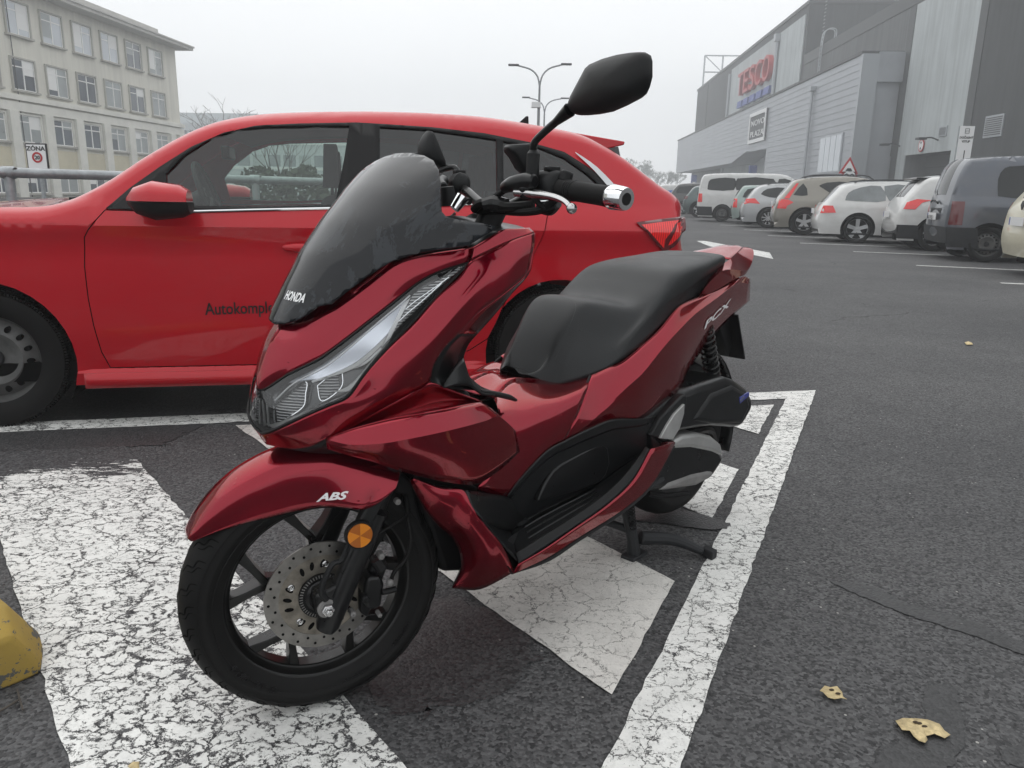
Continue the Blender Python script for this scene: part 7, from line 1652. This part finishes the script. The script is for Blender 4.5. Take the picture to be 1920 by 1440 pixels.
p = Q(731, 1092, .09); sbuild(B().ball(tuple(p), .008, 10), 'banjo_bolt', 'engine_grey')
qb('inner_fender', [(742, 880), (775, 905), (785, 960), (798, 1005), (800, 1040), (775, 985), (760, 930), (742, 925)], -.05, .05, 'rubber_trim', .006)
p = Q(746, 941, .09); sbuild(B().lathe([(.001, .004), (.0035, .004), (.006, .002), (.006, -.01)], tuple(p), 'y', 16), 'bolt', 'engine_grey')
# lower yoke and column
bb = B(); y_ = AX+RK*.40; bb.box((y_[0]-.05, -.07, y_[2]-.02), (y_[0]+.0, .07, y_[2]+.02)); bb.tube([(y_[0]-.02, 0, y_[2]), (-.385, 0, .99)], .025, 12, sm=False); sbuild(bb, 'steering_column', 'rubber_trim', bevel=.005)

# ---------------------------------------------------------------- handlebar
gi, go2, ge = Q(1056, 355, .232), Q(1146, 369, .345), Q(1183, 374, .388)
hbx = B(); hbx.tube([(-.385, 0, .99), (-.385, .07, .995), (gi[0]+.01, .16, 1.02), tuple(gi), tuple(go2)], .011, 12); hbx.tube([(-.385, 0, .99), (-.385, -.07, .995), (gi[0]+.01, -.16, 1.02), (gi[0], -gi[1], gi[2]), (go2[0], -go2[1], go2[2])], .011, 12)
sbuild(hbx, 'handlebar', 'wheel_black')
gdir = (go2-gi); gl__ = np.linalg.norm(gdir); gdir /= gl__
def along(p, d): return tuple(np.array(p)+gdir*d)
for s in (1, -1):
    fx_ = lambda p: (p[0], s*p[1], p[2])
    bb = B(); rs_ = [.0185, .0175, .0168, .0168, .0168, .017, .0178, .0178]; ds_ = np.array([-.004, .002, .012, .04, .08, .10, .11, gl__])
    bb.tube([fx_(along(gi, d)) for d in ds_], rs_, 24, sm=False); gp = sbuild(bb, 'grip', 'rubber')
    for k_ in range(4): bb = B(); c0_, c1_ = along(gi, .012+k_*.005), along(gi, .0145+k_*.005); bb.tube([fx_(c0_), fx_(c1_)], .0178, 24, sm=False); bb.build('grip_rib', 'rubber_trim', gp)
    bb = B(); bb.tube([fx_(along(go2, -.002)), fx_(along(go2, .004)), fx_(along(go2, .028)), fx_(along(go2, .034)), fx_(along(go2, .034))], [.0178, .0205, .0188, .0175, .012], 28, sm=False, cap=True); be = sbuild(bb, 'bar_end', 'chrome', sharp=30)
    bb = B(); bb.tube([fx_(along(go2, .030)), fx_(along(go2, .0346))], .010, 20, sm=False); bb.build('bar_end_recess', 'rubber_trim', be)
    # switch housing
    c0_ = np.array(along(gi, -.042)); rings = []
    for d, r1, r2 in ((-.062, .012, .014), (-.056, .021, .023), (-.03, .026, .027), (-.012, .025, .026), (-.006, .019, .02)):
        c_ = np.array(along(gi, d)); rings.append([fx_((c_[0]+r1*math.cos(u_)*1.0, c_[1], c_[2]+.004+r2*math.sin(u_))) for u_ in np.linspace(0, 2*math.pi, 20, endpoint=False)])
    sw_ = sbuild(B().rings(rings), 'switch_housing', 'matte_black', sharp=50)
    c_ = along(gi, -.030); bb = B(); bb.box((c_[0]-.012, s*c_[1]-.012, c_[2]+.026), (c_[0]+.012, s*c_[1]+.010, c_[2]+.036)); bb.build('switch', 'rubber_trim', sw_, bevel=.003)
    c_ = along(gi, -.004); bb = B(); bb.tube([fx_((c_[0]-.004, c_[1], c_[2]+.012)), fx_((c_[0]-.010, c_[1]+.002, c_[2]+.030))], [.014, .011], 10, sm=False); bb.build('horn_button', 'rubber_trim', sw_, bevel=.003)
    # lever perch, lever
    l0, l1, l2, l3, l4 = [Q(*p) for p in ((968, 360, .175), (1000, 363, .205), (1038, 369, .245), (1060, 378, .275), (1072, 391, .295))]
    bb = B(); bb.tube([fx_(p) for p in (l0, l1, l2, l3, l4)], [.011, .0105, .0085, .0065, .006], 12, flat=.75); bb.ball(fx_(l4), .0092, 14); sbuild(bb, 'brake_lever', 'bolt')
    pa = [Q(*p) for p in ((945, 352, .14), (962, 345, .17), (985, 340, .19), (1003, 340, .21))]; bb = B(); bb.tube([fx_(p) for p in pa], [.010, .014, .015, .012], 12); bb.tube([fx_(Q(985, 350, .19)), fx_(Q(985, 372, .19))], [.014, .010], 8, sm=False); sbuild(bb, 'lever_perch', 'satin_black', bevel=.003)
    # mirror
    if s < 0: continue
    m0 = Q(998, 335, .19); m1 = Q(1000, 288, .19); m2 = Q(1002, 268, .195); m3 = Q(1018, 250, .215); m4 = Q(1068, 206, .275)
    bb = B(); bb.tube([fx_(m0), fx_(m1)], [.0115, .0115], 14, sm=False); bb.tube([fx_(m1), fx_(m1+np.array([0, 0, .006]))], [.0115, .007], 14, sm=False); mb2 = sbuild(bb, 'mirror_boot', 'matte_black')
    bb = B(); bb.tube([fx_(p) for p in (m1, m2, m3, (m3+m4)/2, m4)], [.0065, .0065, .0065, .0068, .012], 12); bb.build('mirror_stem', 'satin_black', mb2)
    xm = m4[0]-.004
    op = [S2.at(px, py, x=xm) for px, py in ((1067, 201), (1073, 183), (1088, 155), (1103, 127), (1112, 119), (1135, 109), (1160, 102), (1185, 98), (1203, 97), (1210, 101), (1213, 112), (1213, 142), (1208, 162), (1202, 175), (1193, 183), (1165, 198), (1138, 210), (1118, 214), (1098, 216), (1083, 216), (1072, 210))]
    cc = np.mean(op, 0); rings = []
    for sc_, dx in ((.90, -.012), (.97, -.012), (1., -.006), (.985, .003), (.93, .009), (.74, .015), (.5, .019), (.15, .021)):
        rings.append([fx_(tuple(cc+(p-cc)*sc_+np.array([dx, 0, 0]))) for p in op])
    sbuild(B().rings(rings), 'mirror_shell', 'matte_black', sharp=50)
    gm = B(); rings = [[fx_(tuple(cc+(p-cc)*sc_+np.array([-.0115 if sc_ > .5 else -.0125, 0, 0]))) for p in op] for sc_ in (.88, .02)]; gm.rings(rings); sbuild(gm, 'mirror_glass', 'chrome')
op = [Q(x, y, -.30) for x, y in ((804, 245), (800, 250), (793, 264), (790, 280), (790, 296), (800, 308), (822, 316), (832, 318), (830, 304), (822, 282), (812, 258), (807, 247))]; cc = np.mean(op, 0); rings = []
for sc_, dy in ((.5, .02), (.85, .016), (.98, .008), (1., 0), (.98, -.012), (.9, -.018)): rings.append([tuple(cc+(p-cc)*sc_+np.array([-.25*dy, dy, 0])) for p in op])
sbuild(B().rings(rings), 'mirror_shell', 'matte_black', sharp=50)
sbuild(B().tube([tuple(cc+np.array([0, .02, -.05])), (-.40, -.24, 1.07), (-.40, -.22, 1.03)], .0065, 10), 'mirror_stem', 'satin_black')
# phone holder / instrument hood bits behind the screen
P = [Q(*p) for p in ((949, 276, .10), (953, 271, .10), (990, 269, .13), (996, 276, .13), (998, 300, .13), (990, 325, .12), (985, 329, .12), (974, 320, .11), (960, 295, .10), (950, 283, .10))]
cc = np.mean(P, 0); rings = [[tuple(cc+(p-cc)*s_+np.array([0, d_, 0])) for p in P] for s_, d_ in ((.7, .018), (.93, .014), (1., .006), (1., -.01), (.85, -.018))]; sbuild(B().rings(rings), 'phone_holder', 'matte_black', sharp=50)
bb = B()
for pth, r_ in (([(905, 388, .02), (925, 372, .06), (950, 355, .12), (985, 345, .18)], .006), ([(895, 395, 0), (930, 395, .06), (980, 398, .15), (1020, 392, .20), (1040, 375, .22)], .007), ([(890, 392, .0), (905, 380, .04), (935, 385, .09), (955, 388, .12), (1000, 385, .16)], .009), ([(880, 378, -.05), (860, 372, -.1), (850, 380, -.12)], .007), ([(1000, 370, .17), (1015, 385, .2), (1030, 392, .21), (1042, 388, .22)], .005)):
    bb.tube([tuple(Q(*p)) for p in pth], r_, 8)
sbuild(bb, 'cable_loom', 'rubber')
sbuild(B().tube([tuple(Q(*p)) for p in ((905, 385, .07), (925, 382, .08), (950, 386, .1))], [.012, .016, .014], 10), 'connector', 'satin_black')
bb = B(); bb.tube([tuple(Q(*p)) for p in ((1010, 388, .17), (1030, 390, .19), (1045, 380, .21))], [.01, .014, .01], 10); sbuild(bb, 'connector', 'satin_black')
sbuild(B().tube([tuple(Q(868, 370, -.03)), tuple(Q(852, 392, -.03))], [.014, .010], 12, sm=False), 'bar_clamp', 'chrome')
sbuild(B().tube([tuple(Q(838, 350, -.1)), tuple(Q(842, 385, -.1))], [.014, .018], 12, sm=False), 'throttle_housing', 'rubber_trim')
# dash
dp = AA([(884, 466, .18), (942, 434, .188), (1001, 437, .19)]); rows = [dp, [p*np.array([1, .6, 1])+np.array([-.03, 0, .01]) for p in dp], [p*np.array([1, 0, 1])+np.array([-.03, 0, .02]) for p in dp]]
gg = surf(rows, 4, 4); bb = B(); bb.grid(gg); bb.grid(mir(gg)); bb.build('dashboard', 'satin_black', sr, thick=.004)
P = [A(*p) for p in ((868, 412, .05), (900, 398, .02), (940, 418, .06))]
net('dash_trim', [[(872, 408, .02), (890, 400, .03), (915, 405, .05)], [(876, 415, .03), (900, 414, .05), (925, 420, .08)]], 'satin_black')
sc.cycles.use_denoising = True

for word, a0, sz in (('CITY GRIP', -62, .017), ('110/70-14', -118, .010), ('TUBELESS', -150, .010)):
    for i, ch in enumerate(word):
        if ch == ' ': continue
        a = rad(a0+i*(sz/.21)*57.3*.78); r_ = .208 if sz > .012 else .203
        c_ = (r_*math.cos(a), .0552, r_*math.sin(a)); tx = (-math.sin(a)*-1, 0, math.cos(a)*-1)
        text_mesh('sidewall_letter', ch, sz, 'rubber_trim', fwh, basis(c_, (math.sin(-a)*-1*-1, 0, math.cos(a)), (-math.cos(a), 0, -math.sin(a))), ext=.0006, bold=.0004)
